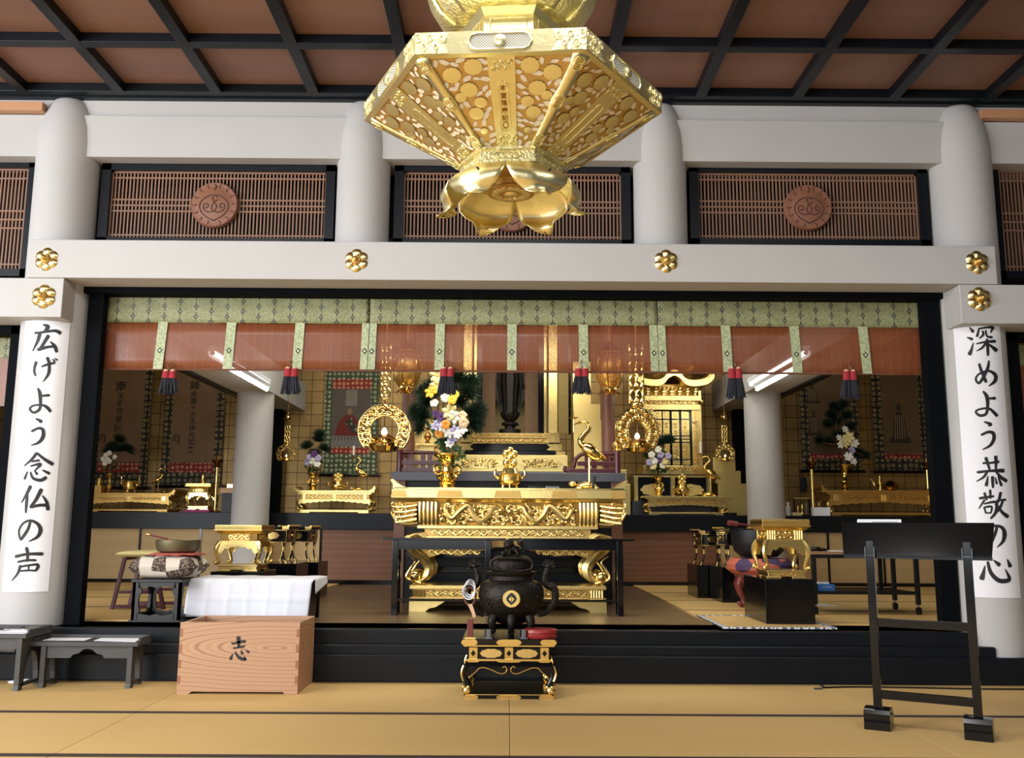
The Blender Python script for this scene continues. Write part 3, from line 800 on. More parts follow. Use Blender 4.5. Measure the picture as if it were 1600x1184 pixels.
# ================================================================== blinds of the main opening
YBL = 6.50
fb_ = Fr(YBL, 800, 520)
zT = at(800, 462, YBL).z; zG = at(800, 508, YBL).z; zE = at(800, 579, YBL).z
bxs = [(156, 576.5), (577.5, 1027), (1028, 1449)]
names = [('left', [271, 459]), ('middle', [700, 908]), ('right', [1145, 1322])]
rib = [255, 362, 469, 573, 688, 800, 911, 1024, 1133, 1240, 1347]
rib_of = [[255, 362, 469, 572], [583, 688, 800, 911, 1020], [1033, 1133, 1240, 1347]]
for (a, b), (nm, tas), rb in zip(bxs, names, rib_of):
    X0, X1 = fb_.X(a), fb_.X(b)
    t = thing('bamboo_blind', 'orange bamboo blind with green brocade top, %s one of three across the opening' % {'left': 'leftmost', 'middle': 'central', 'right': 'rightmost'}[nm], 'blind', ((X0+X1)/2, YBL, zE), 'bamboo blinds')
    def sag(x): return 0
    n = 60
    g = [[(X0 + (X1 - X0)*i/n, YBL + .004*math.sin(i*.55) * (j/4), zG + (zE - zG)*j/4 + (-.012*((abs(X0 + (X1-X0)*i/n)/2.9)**3) * (j/4))) for i in range(n+1)] for j in range(5)]
    MB().sheet(g).build('slat_screen', M['blind'], t, solid=.004)
    g = [[(X0 + (X1 - X0)*i/n, YBL - .010 + .003*math.sin(i*.9 + j*.7) * (1 if 0 < j < 5 else .3), zG + (zT - zG)*j/6) for i in range(n+1)] for j in range(7)]
    MB().sheet(g).build('brocade_band', M['brocade'], t, solid=.004)
    for px in rb:
        x = fb_.X(px); wd = (6 if px in (572, 583, 1020, 1033) else 7.3) * fb_.S
        lean = (x / 2.9) * .022
        z2 = zE - .012 * (abs(x)/2.9)**3
        MB().poly([(x - wd, YBL - .012, zG + .004), (x + wd, YBL - .012, zG + .004), (x + wd + lean, YBL - .012, z2), (x - wd + lean, YBL - .012, z2)]).build('ribbon', M['ribbon'], t, solid=.003, smooth=False)
        dz = zG + (z2 - zG)*.60; dx = x + lean*.60; RB = bpy.data.objects[max((o.name for o in t.children if o.name.startswith('ribbon')), key=lambda n: (len(n), n))]
        for rr, yy, mt in ((.022, .0142, 'black_matte'), (.013, .0148, 'ribbon'), (.006, .0154, 'paper')):
            MB().prism([(dx - rr*.85, dz), (dx, dz - rr), (dx + rr*.85, dz), (dx, dz + rr)], YBL - yy, YBL - .0136).build('woven_diamond', M[mt], RB, smooth=False)
    z2 = zE - .006
    MB().tube([(X0, YBL + .004, z2), (X1, YBL + .004, z2)], .008, 8).build('bottom_rail', M['brownpost'], t)
    # rolled top in the shade of the lintel
    MB().tube([(X0, YBL + .02, zT + .015), (X1, YBL + .02, zT + .015)], .028, 10).build('top_roll', M['brocade'], t)
    for px in tas:
        x = fb_.X(px); zt = at(px, 574 if 300 < px < 1250 else 578, YBL - .03).z; zb = at(px, 614 if nm != 'right' else 622, YBL - .03).z
        side = 'left' if px == tas[0] else 'right'
        tt = thing('blind_tassel', 'red topped dark tassel hanging at the %s hook of the %s blind' % (side, {'left': 'leftmost', 'middle': 'central', 'right': 'rightmost'}[nm]), 'tassel', (x, YBL - .03, zb), 'dark tassels under the blinds')
        H = zt - zb
        for hx in (-.024, .024):
            m = MB(); zc = zt - H * .36
            for k in range(34):
                a0 = random.uniform(0, 6.28); rr = math.sqrt(random.random())
                sx_ = x + hx + .022*rr*math.cos(a0); sy_ = YBL - .03 + .016*rr*math.sin(a0)
                ex = x + hx*1.35 + .040*rr*math.cos(a0) + random.uniform(-.006, .006); ey = YBL - .03 + .028*rr*math.sin(a0)
                m.tube([(sx_, sy_, zc + .01), ((sx_+ex)/2, (sy_+ey)/2, (zc+zb)/2), (ex, ey, zb + random.uniform(-.012, .016))], [.0045, .0055, .0035], 5)
            m.build('thread_tuft', M['navy'], tt)
            MB().lathe([(.014, zt - .004), (.023, zt - .012), (.027, zc)], (x + hx, YBL - .03, 0), 14, sy=.8).build('red_cap', M['red'], tt)
            MB().lathe([(.010, zt + .004), (.017, zt - .003), (.020, zt - .014)], (x + hx, YBL - .03, 0), 12, sy=.85).build('cream_knot', M['petalpink'], tt)
        MB().tube([(x, YBL - .012, zt + .05), (x - .006, YBL - .045, zt + .03), (x, YBL - .05, zt + .005), (x + .01, YBL - .03, zt)], .004, 8).build('hook', M['brownpost'], tt)

# tassel in the right-hand side bay
xq = at(1600, 660, 6.53)
tt = thing('blind_tassel', 'red topped dark tassel under the blind of the side bay at the right edge', 'tassel', (xq.x, 6.53, at(1600, 682, 6.53).z), 'dark tassels under the blinds')
zq1, zq0 = at(1600, 640, 6.53).z, at(1600, 682, 6.53).z
m = MB()
for k in range(44):
    a0 = random.uniform(0, 6.28); rr = math.sqrt(random.random()); m.tube([(xq.x + .022*rr*math.cos(a0), 6.53 + .016*rr*math.sin(a0), zq1 - .05), (xq.x + .042*rr*math.cos(a0), 6.53 + .026*rr*math.sin(a0), zq0 + random.uniform(-.01, .015))], [.005, .004], 5)
m.build('thread_tuft', M['navy'], tt)
MB().lathe([(.014, zq1), (.026, zq1 - .01), (.030, zq1 - .058)], (xq.x, 6.53, 0), 14, sy=.8).build('red_cap', M['red'], tt)
MB().tube([(xq.x, 6.56, zq1 + .04), (xq.x, 6.535, zq1 + .02), (xq.x, 6.53, zq1 - .005)], .004, 6).build('hook', M['brownpost'], tt)

# ================================================================== offertory box
yf = atz(370, 1084.5, 0).y; yb = atz(489, 1066, 0).y
x0 = atz(275, 1084.5, 0).x; x1 = atz(464.5, 1084.5, 0).x; zt = at(370, 973, yf).z
M['boxwood'] = None
def m_boxwood():
    g = NG('zelkova_wood')
    v = g.coord((.8, 1, 4.6), loc=(-.17, .2, -1.22))
    nz = g.noise(v, 1.6, 2)
    wv = g.n('ShaderNodeTexWave', wave_type='RINGS', rings_direction='SPHERICAL')
    wv.inputs['Scale'].default_value = 3.0; wv.inputs['Distortion'].default_value = 3.6; wv.inputs['Detail'].default_value = 2; wv.inputs['Detail Scale'].default_value = .7
    g.link(v, wv.inputs['Vector'])
    c = g.ramp(wv.outputs['Fac'], [(0, lin((180, 142, 110))), (.55, lin((192, 154, 121))), (.9, lin((180, 142, 110))), (1, lin((152, 112, 82)))])
    f = g.noise(g.coord((2, 2, 90)), 4, 3)
    g.set(g.mix(g.m_('MULTIPLY', f, .25), c, lin((160, 104, 68))), .5); return g.m
M['boxwood'] = m_boxwood()
M['endgrain'] = simple('darker_end_grain', (150, 98, 68), .6, 0, 60, .1)
t = thing('offertory_box', 'open plain wooden offertory box with one black brushed character on its front', 'box', ((x0+x1)/2, (yf+yb)/2, 0))
th = .022; W = x1 - x0
fp = [(x0, 0), (x0 + .055, 0), (x0 + .075, .006), (x0 + .085, .016), (x1 - .085, .016), (x1 - .075, .006), (x1 - .055, 0), (x1, 0), (x1, zt), (x0, zt)]
MB().prism(fp, yf, yf + th).build('front_board', M['boxwood'], t, smooth=False, bevel=.002)
MB().prism(fp, yb - th, yb).build('back_board', M['boxwood'], t, smooth=False, bevel=.002)
for a in (x0, x1 - th): MB().box(a, a + th, yf + th, yb - th, 0, zt).build('side_board', M['boxwood'], t, smooth=False, bevel=.002)
MB().box(x0 + th, x1 - th, yf + th, yb - th, .03, .045).build('bottom_board', M['boxwood'], t, smooth=False)
for k in range(4):
    z = zt * (.80 - .22 * k)
    for a in (x0 - .0006, x1 - .016): MB().box(a, a + .0166, yf - .0006, yf + .006, z, z + zt * .115).build('finger_joint', M['endgrain'], t, smooth=False)
m = MB()
pl = lambda px, py: at(px, py, yf - .0015)
for p, w_ in SHI: brush(m, p, w_, pl, (340, 980), 70/1381)
m.build('brushed_character', M['ink'], t, smooth=False)

# ================================================================== low tray tables
def low_table(name, lab, pxl, pxr, py_edge, leg_l, leg_r, py_leg, py_back, ogee=True):
    yf = atz((leg_l + leg_r)/2, py_leg, 0).y
    zt = at((pxl+pxr)/2, py_edge, yf - .01).z
    X0 = at(pxl, py_edge, yf - .01).x; X1 = at(pxr, py_edge, yf - .01).x
    yb_ = min(atz(pxr + 30, py_back, zt).y, 6.12)
    t = thing(name, lab, 'low table', ((X0+X1)/2, (yf+yb_)/2, 0), 'low tray tables by the step')
    MB().box(X0, X1, yf - .01, yb_, zt - .026, zt).build('tray_top', M['darkgrey'], t, smooth=False, bevel=.003)
    for a in (X0, X1 - .016): MB().box(a, a + .016, yf + .03, yb_, zt, zt + .022).build('raised_lip', M['darkgrey'], t, smooth=False, bevel=.003)
    MB().box(X0, X1, yb_ - .016, yb_, zt, zt + .022).build('raised_lip', M['darkgrey'], t, smooth=False, bevel=.003)
    for px, s_ in ((leg_l, 1), (leg_r, -1)):
        a = atz(px, py_leg, 0).x
        # panel leg with an arched opening, in the y-z plane
        h = zt - .026; d0, d1 = yf, yb_ - .03; mid = (d0 + d1)/2; iw = (d1 - d0) * .30
        th = .03
        pts_o = [(d0 - .006, 0), (d0 + .05, 0), (d0 + .06, .02)]
        arch = [(mid + iw * math.cos(R(180 - 18*k)) * 1.0, .03 + (h * .62) * math.sin(R(180 - 18*k))) for k in range(11)]
        pl_ = [(d0 - .008, 0), (d0 + .045, 0), (d0 + .05, .03)] + [(p[0], p[1]) for p in arch] + [(d1 - .05, .03), (d1 - .045, 0), (d1 + .008, 0), (d1, .03), (d1, h), (d0, h), (d0, .03)]
        MB().prism(pl_, a, a + s_ * th, 'x').build('panel_leg', M['darkgrey'], t, smooth=False)
        MB().box(min(a, a + s_*th), max(a, a + s_*th), d0 + .03, d1 - .03, .02, .038).build('leg_stretcher', M['darkgrey'], t, smooth=False)
    a = atz(leg_l, py_leg, 0).x + .03; b = atz(leg_r, py_leg, 0).x - .03
    h = zt - .026; ap = .072
    m_ = (a + b)/2; w2 = (b - a)/2
    prof = [(a, h), (a, h - ap), (m_ - w2*.42, h - ap), (m_ - w2*.36, h - ap*.72), (m_ - w2*.22, h - ap*.62), (m_ - w2*.12, h - ap*.30), (m_, h - ap*.22), (m_ + w2*.12, h - ap*.30), (m_ + w2*.22, h - ap*.62), (m_ + w2*.36, h - ap*.72), (m_ + w2*.42, h - ap), (b, h - ap), (b, h)]
    if not ogee: prof = [(a, h), (a, h - ap*.9), (m_, h - ap*1.1), (b, h - ap*.9), (b, h)]
    MB().prism(prof, yf + .012, yf + .030).build('apron', M['darkgrey'], t, smooth=False)
    return t, X0, X1, yf, yb_, zt
tA, aX0, aX1, ayf, ayb, azt = low_table('tray_table', 'dark grey low tray table holding two white sheets, next to the offertory box', 45.5, 216, 1003, 58, 204, 1075, 987)
tB, bX0, bX1, byf, byb, bzt = low_table('tray_table', 'dark grey low tray table piled with booklets at the left edge', -150, 41, 990, -130, 29, 1079, 975, False)
def sheet_on(px4, z, lab, name='paper_sheet', text=True, grp='printed sheets on the tray table'):
    P = [atz(px, py, z) for px, py in px4]
    c = sum(P, Vector()) / 4
    t = thing(name, lab, 'paper', c, grp)
    m = MB(); m.poly([p + Vector((0, 0, .0012)) for p in P]); m.poly([p for p in P][::-1])
    for i in range(4):
        a, b = P[i], P[(i+1) % 4]; m.poly([a, b, b + Vector((0, 0, .0012)), a + Vector((0, 0, .0012))])
    m.build('paper', M['paper'], t, smooth=False)
    return t, P
sheet_on([(66, 1000.5), (133, 1000.5), (165, 989.5), (108, 989.5)], azt + .0008, 'white printed sheet on the left half of the tray table')
t_, P_s = sheet_on([(146, 1001), (211, 1003), (232, 990.5), (176, 990)], azt + .0008, 'white printed sheet on the right half of the tray table')
m = MB()
for k in range(3):
    c = P_s[0] * .55 + P_s[2] * .45 + Vector((.01 * k - .01, .01 * (k % 2), .0016)); m.box(c.x - .006, c.x + .006, c.y - .003, c.y + .003, c.z, c.z + .0004)
m.build('faint_print', M['chrome'], t_, smooth=False)
# things on the left table
def slab(name, lab, cat, X, Y, z, w_, d, h, rz, mat, grp, part='cover', m2=None):
    t = thing(name, lab, cat, (X, Y, z), grp); t.rotation_euler = (0, 0, R(rz))
    MB().box(-w_/2, w_/2, -d/2, d/2, 0, h).build(part, mat, t, off=1, smooth=False, bevel=min(.001, h*.3))
    return t
X, Y = bX1 - .14, byf + .10
slab('paper_sheet', 'white sheet at the front of the table of booklets', 'paper', X, byf + .08, bzt + .0005, .26, .15, .002, -3, M['paper'], 'papers on the left tray table', 'paper')
slab('paper_sheet', 'white sheet slanting over the booklets at the left edge', 'paper', X + .03, byf + .165, bzt + .003, .14, .15, .004, 12, M['paper'], 'papers on the left tray table', 'paper')
gbk = simple('olive_booklet_cover', (84, 88, 74), .6); gbk2 = simple('pale_booklet_cover', (170, 172, 176), .6); gbk3 = simple('dark_booklet_cover', (58, 58, 64), .6)
for k, (dx, dy, dz, mt, rz, lb) in enumerate([(.085, .245, .0, gbk3, 8, 'dark booklet at the bottom of the stack on the left table'), (.085, .245, .0075, gbk, 11, 'olive booklet in the middle of the stack on the left table'), (.09, .248, .015, gbk, 5, 'olive booklet topmost in the stack on the left table'),
                              (-.04, .26, .0, gbk2, -6, 'pale booklet lying left of the olive booklets'), (-.03, .262, .0075, gbk3, 4, 'dark booklet lying on the pale booklet')]):
    slab('booklet', lb, 'booklet', X + dx - .02, byf + dy, bzt + .0005 + dz, .085, .13, .007, rz, mt, 'booklets on the left tray table')
hp = atz(-6, 972, bzt)
t = thing('round_black_case', 'black rounded case at the very left edge on the tray table', 'case', (hp.x, hp.y + .02, bzt))
MB().lathe([(.055, 0), (.066, .012), (.066, .03), (.055, .045), (.02, .052), (0, .053)], (hp.x, hp.y + .02, bzt), 28).build('case_body', M['rubber'], t)
MB().tube([(hp.x + .066*math.cos(a), hp.y + .02 + .066*math.sin(a), bzt + .024) for a in [2*math.pi*k/24 for k in range(24)]], .002, 6, True).build('seam_band', M['chrome'], t)
# small items in the shade under the tray tables
p = atz(160, 1063, 0)
t = thing('small_doll', 'small red and cream doll in the shade under the dark tray tables', 'doll', (p.x, p.y + .03, 0))
c = Vector((p.x - .04, p.y + .05, 0))
MB().lathe([(.028, 0), (.034, .02), (.026, .06), (.016, .078)], c, 16).build('red_body', M['red'], t)
MB().ball((c.x, c.y, .098), .024, 14, 10).build('cream_head', M['petalcream'], t)
MB().tube([(c.x - .028, c.y - .02, .06), (c.x, c.y - .034, .048), (c.x + .028, c.y - .02, .06)], .006, 8).build('white_sash', M['white'], t)
p = atz(18, 1070, 0)
t = thing('plastic_bag', 'crumpled white plastic bag on the mat under the left table', 'bag', (p.x, p.y + .03, 0))
m = MB(); m.ball((p.x, p.y + .04, .012), (.045, .03, .011), 16, 8); m.ball((p.x + .055, p.y + .07, .014), (.03, .03, .013), 12, 8); m.ball((p.x + .03, p.y + .055, .012), (.03, .02, .011), 12, 8); m.build('crumpled_film', M['white'], t)

# ================================================================== reading stand
pl_, pr_ = atz(1371, 1141, 0), atz(1530, 1158, 0)
u = (pr_ - pl_).normalized(); v = Vector((-u.y, u.x, 0))
cS = (pl_ + pr_)/2 + v * .06
t = thing('reading_stand', 'tall black lacquered reading stand on two block feet, on the tatami at right', 'stand', (cS.x, cS.y, 0))
half = (pr_ - pl_).length/2
def L(a, b, z): return cS + u * a + v * b + Vector((0, 0, z))
def lbox(mb, a0, a1, b0, b1, z0, z1):
    vs = [L(a, b, z) for a in (a0, a1) for b in (b0, b1) for z in (z0, z1)]
    mb._add(vs, [(0, 1, 3, 2), (4, 6, 7, 5), (0, 4, 5, 1), (2, 3, 7, 6), (0, 2, 6, 4), (1, 5, 7, 3)]); return mb
ztop = 1.0
for s_ in (-1, 1):
    a = s_ * half
    # block foot with rounded shoulders, profile in (b,z)
    prof = [(-.062, 0), (-.062, .038), (-.056, .044), (-.062, .050), (-.062, .078), (-.050, .096), (-.030, .103), (.030, .103), (.050, .096), (.062, .078), (.062, .05), (.056, .044), (.062, .038), (.062, 0)]
    n = len(prof); m = MB()
    vs = [L(a - .062, b, z) for b, z in prof] + [L(a + .062, b, z) for b, z in prof]
    m._add(vs, [tuple(range(n)), tuple(range(2*n-1, n-1, -1))] + [(i, (i+1) % n, (i+1) % n + n, i + n) for i in range(n)])
    m.build('block_foot', M['black'], t, angle=30)
    lbox(MB(), a - .020, a + .020, -.014, .014, .10, .86).build('post', M['black'], t, smooth=False, bevel=.002)
    m = MB()
    for q in (-.0215, .0175): lbox(m, a + q, a + q + .004, -.014, .014, .84, .90)
    m.build('fork_bracket', M['black'], t, smooth=False)
    for q in (-.0235, .0215): lbox(MB(), a + q, a + q + .002, -.016, .014, .845, .90).build('metal_edge', M['chrome'], t, smooth=False)
    lbox(MB(), a - .017, a + .017, -.006, .006, .84, .93).build('tongue', M['black'], t, smooth=False)
for z in (.50, .145): lbox(MB(), -half, half, -.009, .009, z, z + .042).build('cross_rail', M['black'], t, smooth=False, bevel=.002)
fS = Fr(cS.y, 1440, 840)
# slanting board: top edge away from the viewer
bl, br = -.383, .352
zb_, zt_ = .857, 1.026
m = MB()
vs = []
for a in (bl, br):
    for (b, z) in ((.02, zb_), (.11, zt_), (.122, zt_ + .0), (.032, zb_ - .004)):
        vs.append(L(a * (.95 if z < .9 else 1.0), b, z))
m._add(vs, [(0, 1, 2, 3), (7, 6, 5, 4), (0, 4, 5, 1), (1, 5, 6, 2), (2, 6, 7, 3), (3, 7, 4, 0)])
m.build('book_board', M['black'], t, smooth=False, bevel=.0015)
lbox(MB(), bl * .95, br * .95, .03, .085, zb_ - .016, zb_ - .002).build('ledge', M['black'], t, smooth=False)
tp = thing('music_sheet', 'white sheet with printed lines resting on the reading stand', 'paper', L(-.2, .13, zt_))
m = MB(); P4 = [L(-.305, .0745, .932), L(-.085, .0745, .932), L(-.085, .1275, 1.042), L(-.305, .1275, 1.042)]
nn = (P4[1]-P4[0]).cross(P4[3]-P4[0]).normalized() * -.004
P4 = [p + v * .012 for p in P4]
m._add(P4 + [p + v * .0015 for p in P4], [(0,1,2,3),(7,6,5,4),(0,1,5,4),(1,2,6,5),(2,3,7,6),(3,0,4,7)]); m.build('paper', M['paper'], tp, smooth=False)
m = MB()
for z0, wd in ((1.0325, 1), (1.0275, .45)):
    a0 = -.30; a1 = a0 + .21 * wd if wd == 1 else -.10
    if wd < 1: a0 = -.23
    b0 = .0745 + (z0 - .932) * (.053/.110) + .0106
    m._add([L(a0, b0, z0), L(a1, b0, z0), L(a1, b0, z0 + .0016), L(a0, b0, z0 + .0016)], [(0, 1, 2, 3)])
m.build('printed_line', M['ink'], tp, smooth=False)

# cable and plug lying at the foot of the step
p = atz(1275, 1075.5, 0)
t = thing('power_cable', 'thin black cable with grey plugs along the foot of the step', 'cable', (p.x, p.y, 0))
P = [atz(x, y, 0) for x, y in ((1285, 1075.5), (1330, 1074.5), (1390, 1075), (1450, 1076), (1520, 1077.5), (1600, 1078))]
MB().tube(crom([tuple(q + Vector((0, 0, .006))) for q in P]), .005, 8).build('cord', M['rubber'], t)
for dx, dy, ww in ((1272, 1077, .05), (1281, 1072.5, .025)):
    q = atz(dx, dy, 0); MB().box(q.x, q.x + ww, q.y - .008, q.y + .008, .0, .011).build('plug', M['chrome'], t, smooth=False, bevel=.002)
# ================================================================== furniture on the sanctuary floor
g7 = random.Random(11)
def scurve(P, r, n=5, **k):
    return crom(P, n)
def cab_leg(mb, x, y, z1, z0, sx, sy, r=.014, out=.03):
    """curved leg: bulges out at the shoulder, sweeps in, kicks out in a curl"""
    h = z1 - z0
    P = [(0, 0, h), (out, out*.6, h*.80), (out*1.15, out*.7, h*.55), (out*.35, out*.2, h*.25), (out*.15, out*.1, h*.10), (out*.75, out*.5, r*.9), (out*1.25, out*.8, h*.10)]
    Q = crom([(x + sx*a, y + sy*b, z0 + c) for a, b, c in P], 5)
    m = len(Q)
    mb.tube(Q, [r*1.45 - r*.75*min(1, i/(m*.7)) for i in range(m)], 8)
    mb.ball((x + sx*out*1.2, y + sy*out*.75, z0 + h*.10), r*1.05, 8, 6)
def patches(name, parent, X0, X1, n, y, z0, z1, mat, w=.3):
    W = (X1 - X0) / n
    for i in range(n):
        c = X0 + W * (i + .5); a = W * w / 2
        MB().prism([(c - a, z0), (c - a*.8, z1), (c + a*.8, z1), (c + a, z0)], y - .0025, y).build(name, mat, parent, smooth=False)
def gold_stand(lab, X0, X1, yf, yb, z0, z1):
    t = thing('gold_incense_stand', lab, 'stand', ((X0+X1)/2, (yf+yb)/2, z0), 'square gold stands')
    h = z1 - z0; g = M['gold']; o = .02
    cx, cy, w, d = (X0+X1)/2, (yf+yb)/2, X1 - X0, yb - yf
    m = MB()
    m.frus(cx, cy, z1 - h*.10, w + .03, d + .03, z1 - h*.02, w + .035, d + .035).cb(cx, cy, z1 - h*.02, w + .03, d + .03, h*.02)
    m.frus(cx, cy, z1 - h*.19, w - .02, d - .02, z1 - h*.12, w + .045, d + .045).cb(cx, cy, z1 - h*.12, w + .045, d + .045, h*.02)
    m.build('top_board', g, t, smooth=False, bevel=.002)
    m = MB().cb(cx, cy, z1 - h*.345, w - .05, d - .05, h*.16)
    m.build('frieze', M['golddull'], t, smooth=False)
    for s_ in (-1, 1):
        for fy in (yf + .022, yb - .022):
            m = MB()
            for k in range(4):
                x = cx + s_ * (w/2 - .030 - k*.016); m.tube([(x, fy, z1 - h*.34), (x, fy, z1 - h*.19)], .009, 8)
            m.build('ribbed_corner', g, t)
    m = MB(); scrollwork(m, cx - w*.26, cx + w*.26, z1 - h*.335, z1 - h*.195, yf + .022, 1, 4, .006, g7); m.build('carved_panel', g, t)
    m = MB(); 
    for fx in (X0 + .024, X1 - .024):
        mm = MB(); scrollwork(mm, cy - d*.3, cy + d*.3, z1 - h*.335, z1 - h*.195, 0, 1, 4, .006, g7)
        m._add([(fx + p[1] * (1 if fx > cx else -1), p[0], p[2]) for p in mm.v], mm.f)
    m.build('carved_side_panel', g, t)
    m = MB().cb(cx, cy, z1 - h*.375, w - .02, d - .02, h*.03); m.build('moulding', g, t, smooth=False, bevel=.002)
    # apron
    za = z1 - h*.375; ap = h*.24
    for axis in 'yx':
        half = (w if axis == 'y' else d)/2 - .01; c0 = cx if axis == 'y' else cy
        pr = [(-1, 0), (-1, -ap*.9), (-.8, -ap), (-.66, -ap*.55), (-.5, -ap*.62), (-.34, -ap*.40), (-.12, -ap*.46), (0, -ap*.34)]
        pr = pr + [(-a, b) for a, b in reversed(pr[:-1])]
        pp = [(c0 + a*half, za + b) for a, b in pr]
        for e in ((yf + .004, yf + .018), (yb - .018, yb - .004)) if axis == 'y' else ((X0 + .004, X0 + .018), (X1 - .018, X1 - .004)):
            MB().prism(pp, e[0], e[1], axis).build('apron', g, t, smooth=False)
    zb = z0 + h*.135
    for sx in (-1, 1):
        for sy in (-1, 1):
            m = MB(); cab_leg(m, cx + sx*(w/2 - .022), cy + sy*(d/2 - .022), za, zb, sx, sy, .015, .022); m.build('leg', g, t)
    m = MB().cb(cx, cy, z0 + h*.11, w - .02, d - .02, h*.03).cb(cx, cy, z0 + h*.035, w - .04, d - .04, h*.08)
    for sx in (-1, 1):
        for sy in (-1, 1): m.cb(cx + sx*(w/2 - .06), cy + sy*(d/2 - .06), z0, .10, .10, h*.04)
    m.build('base', g, t, smooth=False, bevel=.002)
    m = MB(); scrollwork(m, cx - w*.3, cx + w*.3, z0 + h*.045, z0 + h*.105, yf + .020, 1, 4, .003, g7); m.build('base_carving', g, t)
    return t
def plinth(lab, X0, X1, yf, yb, z0, z1, grp='black plinth boxes'):
    t = MB().box(X0, X1, yf, yb, z0, z1).build('plinth_box', M['black'], None, smooth=False, bevel=.004, loc=((X0+X1)/2, (yf+yb)/2, z0))
    tag(t, lab, 'plinth', grp); return t
# goza mat at the right front
zm = ZF + .020
pA, pB, pC = atz(1143, 987, zm), atz(1326, 987, zm), atz(1097, 961, zm)
yg0 = 6.262; yg1 = pC.y
t = thing('woven_goza_mat', 'straw mat with blue and white patterned border under the gold stand at right', 'mat', ((pA.x+pB.x)/2, (yg0+yg1)/2, ZF + .0125))
MB().box(pA.x, pB.x, yg0, yg1, ZF + .0125, zm).build('straw_surface', M['tatami'], t, smooth=False)
M['gozab'] = m_cells('blue_white_mat_border', (96, 106, 126), (226, 228, 232), 19, .40)
for e, bx_ in enumerate(((pA.x, pB.x, yg0 - .004, yg0 + .03), (pA.x, pA.x + .035, yg0 + .03, yg1), (pB.x - .035, pB.x, yg0 + .03, yg1), (pA.x, pB.x, yg1 - .03, yg1))):
    MB().box(bx_[0], bx_[1], bx_[2], bx_[3], ZF + .0128, zm + .003).build('border_strip', M['gozab'], t, smooth=False)
# right gold stand
yp0, yp1 = atz(1235, 975, zm).y, atz(1174, 962, zm).y
xp0, xp1 = atz(1198, 975, zm).x, atz(1274, 975, zm).x
zp = at(1235, 905, yp0).z
plinth('tall black box carrying the gold stand on the patterned mat', xp0, xp1, yp0, yp1, zm, zp)
f = Fr(yp0 + .02, 1233, 860)
gold_stand('square gold stand on a black box in front of the black drum bowl', f.X(1196), f.X(1263), yp0 + .03, yp0 + .33, zp, f.Z(811))
# left gold stand, behind the cloth-covered table
yq0 = 7.25
f = Fr(yq0, 375, 860); zq = f.Z(893)
plinth('black box under the left gold stand, behind the white-clothed table', f.X(332), f.X(412), yq0 - .02, yq0 + .42, ZF, zq)
gold_stand('square gold stand behind the table draped with white cloth', f.X(338), f.X(405), yq0, yq0 + .36, zq, f.Z(820))

# black and gold sutra tables
def sutra_table(lab, X0, X1, yf, yb, z0, z1):
    t = thing('sutra_table', lab, 'sutra table', ((X0+X1)/2, (yf+yb)/2, z0), 'black sutra tables with gold fittings')
    h = z1 - z0; k = M['black']; g = M['goldplate']; cx, cy, w, d = (X0+X1)/2, (yf+yb)/2, X1-X0, yb-yf
    MB().cb(cx, cy, z1 - h*.07, w + .03, d + .05, h*.07).build('top_board', k, t, smooth=False, bevel=.003)
    for s_ in (-1, 1):
        MB().tube([(cx + s_*(w/2 + .012), yf - .025, z1 + .004), (cx + s_*(w/2 + .012), yb + .025, z1 + .004)], .010, 8).build('rolled_edge', g, t)
        MB().box(min(cx + s_*(w/2+.018), cx + s_*(w/2-.04)), max(cx + s_*(w/2+.018), cx + s_*(w/2-.04)), yf - .028, yf - .02, z1 - h*.08, z1 + .001).build('corner_fitting', g, t, smooth=False)
    MB().cb(cx, cy, z1 - h*.44, w - .03, d - .03, h*.37).build('drawer_case', k, t, smooth=False)
    for z in (z1 - h*.115, z1 - h*.44): MB().cb(cx, cy, z, w - .01, d - .01, .008).build('gold_rail', g, t, smooth=False)
    Mx = Matrix.Rotation(R(90), 3, 'X')
    MB().lathe([(.001, .004), (.6, .004), (1, 0)], (0, 0, 0), 20)
    m = MB(); pts = []
    for i in range(32):
        a = 2*math.pi*i/32; rr = 1 + .06*math.cos(8*a); pts.append((cx + w*.24*rr*math.cos(a), z1 - h*.25 + h*.10*rr*math.sin(a)))
    m.prism(pts, yf + .010, yf + .016); m.build('gold_plaque', g, t, smooth=False)
    for fx in (X0 + .008, X1 - .014):
        for q in (-.25, .25):
            pts = [(cy + d*q + d*.11*math.cos(2*math.pi*i/20), z1 - h*.25 + h*.09*math.sin(2*math.pi*i/20)) for i in range(20)]
            MB().prism(pts, fx, fx + .008, 'x').build('gold_plaque', g, t, smooth=False)
    for sx in (-1, 1):
        for sy in (-1, 1):
            x, y = cx + sx*(w/2 - .024), cy + sy*(d/2 - .024)
            P = crom([(x + sx*.0, y, z1 - h*.07), (x + sx*.006, y, z1 - h*.30), (x - sx*.008, y, z1 - h*.55), (x - sx*.004, y, z1 - h*.80), (x + sx*.022, y, z0)], 4)
            lg = MB().tube(P, [.016]*8 + [.011]*6 + [.013]*(len(P)-14), 8).build('leg', k, t)
            MB().tube(P[8:11], .0135, 8).build('gold_collar', g, lg)
            MB().tube(P[-3:], .0150, 8).build('gold_shoe', g, lg)
            MB().tube([(p[0] + sx*.010, p[1] - .012, p[2]) for p in P], .0035, 5).build('gold_edge', g, lg)
    return t
f1 = Fr(8.2, 420, 860); f2 = Fr(8.95, 460, 860)
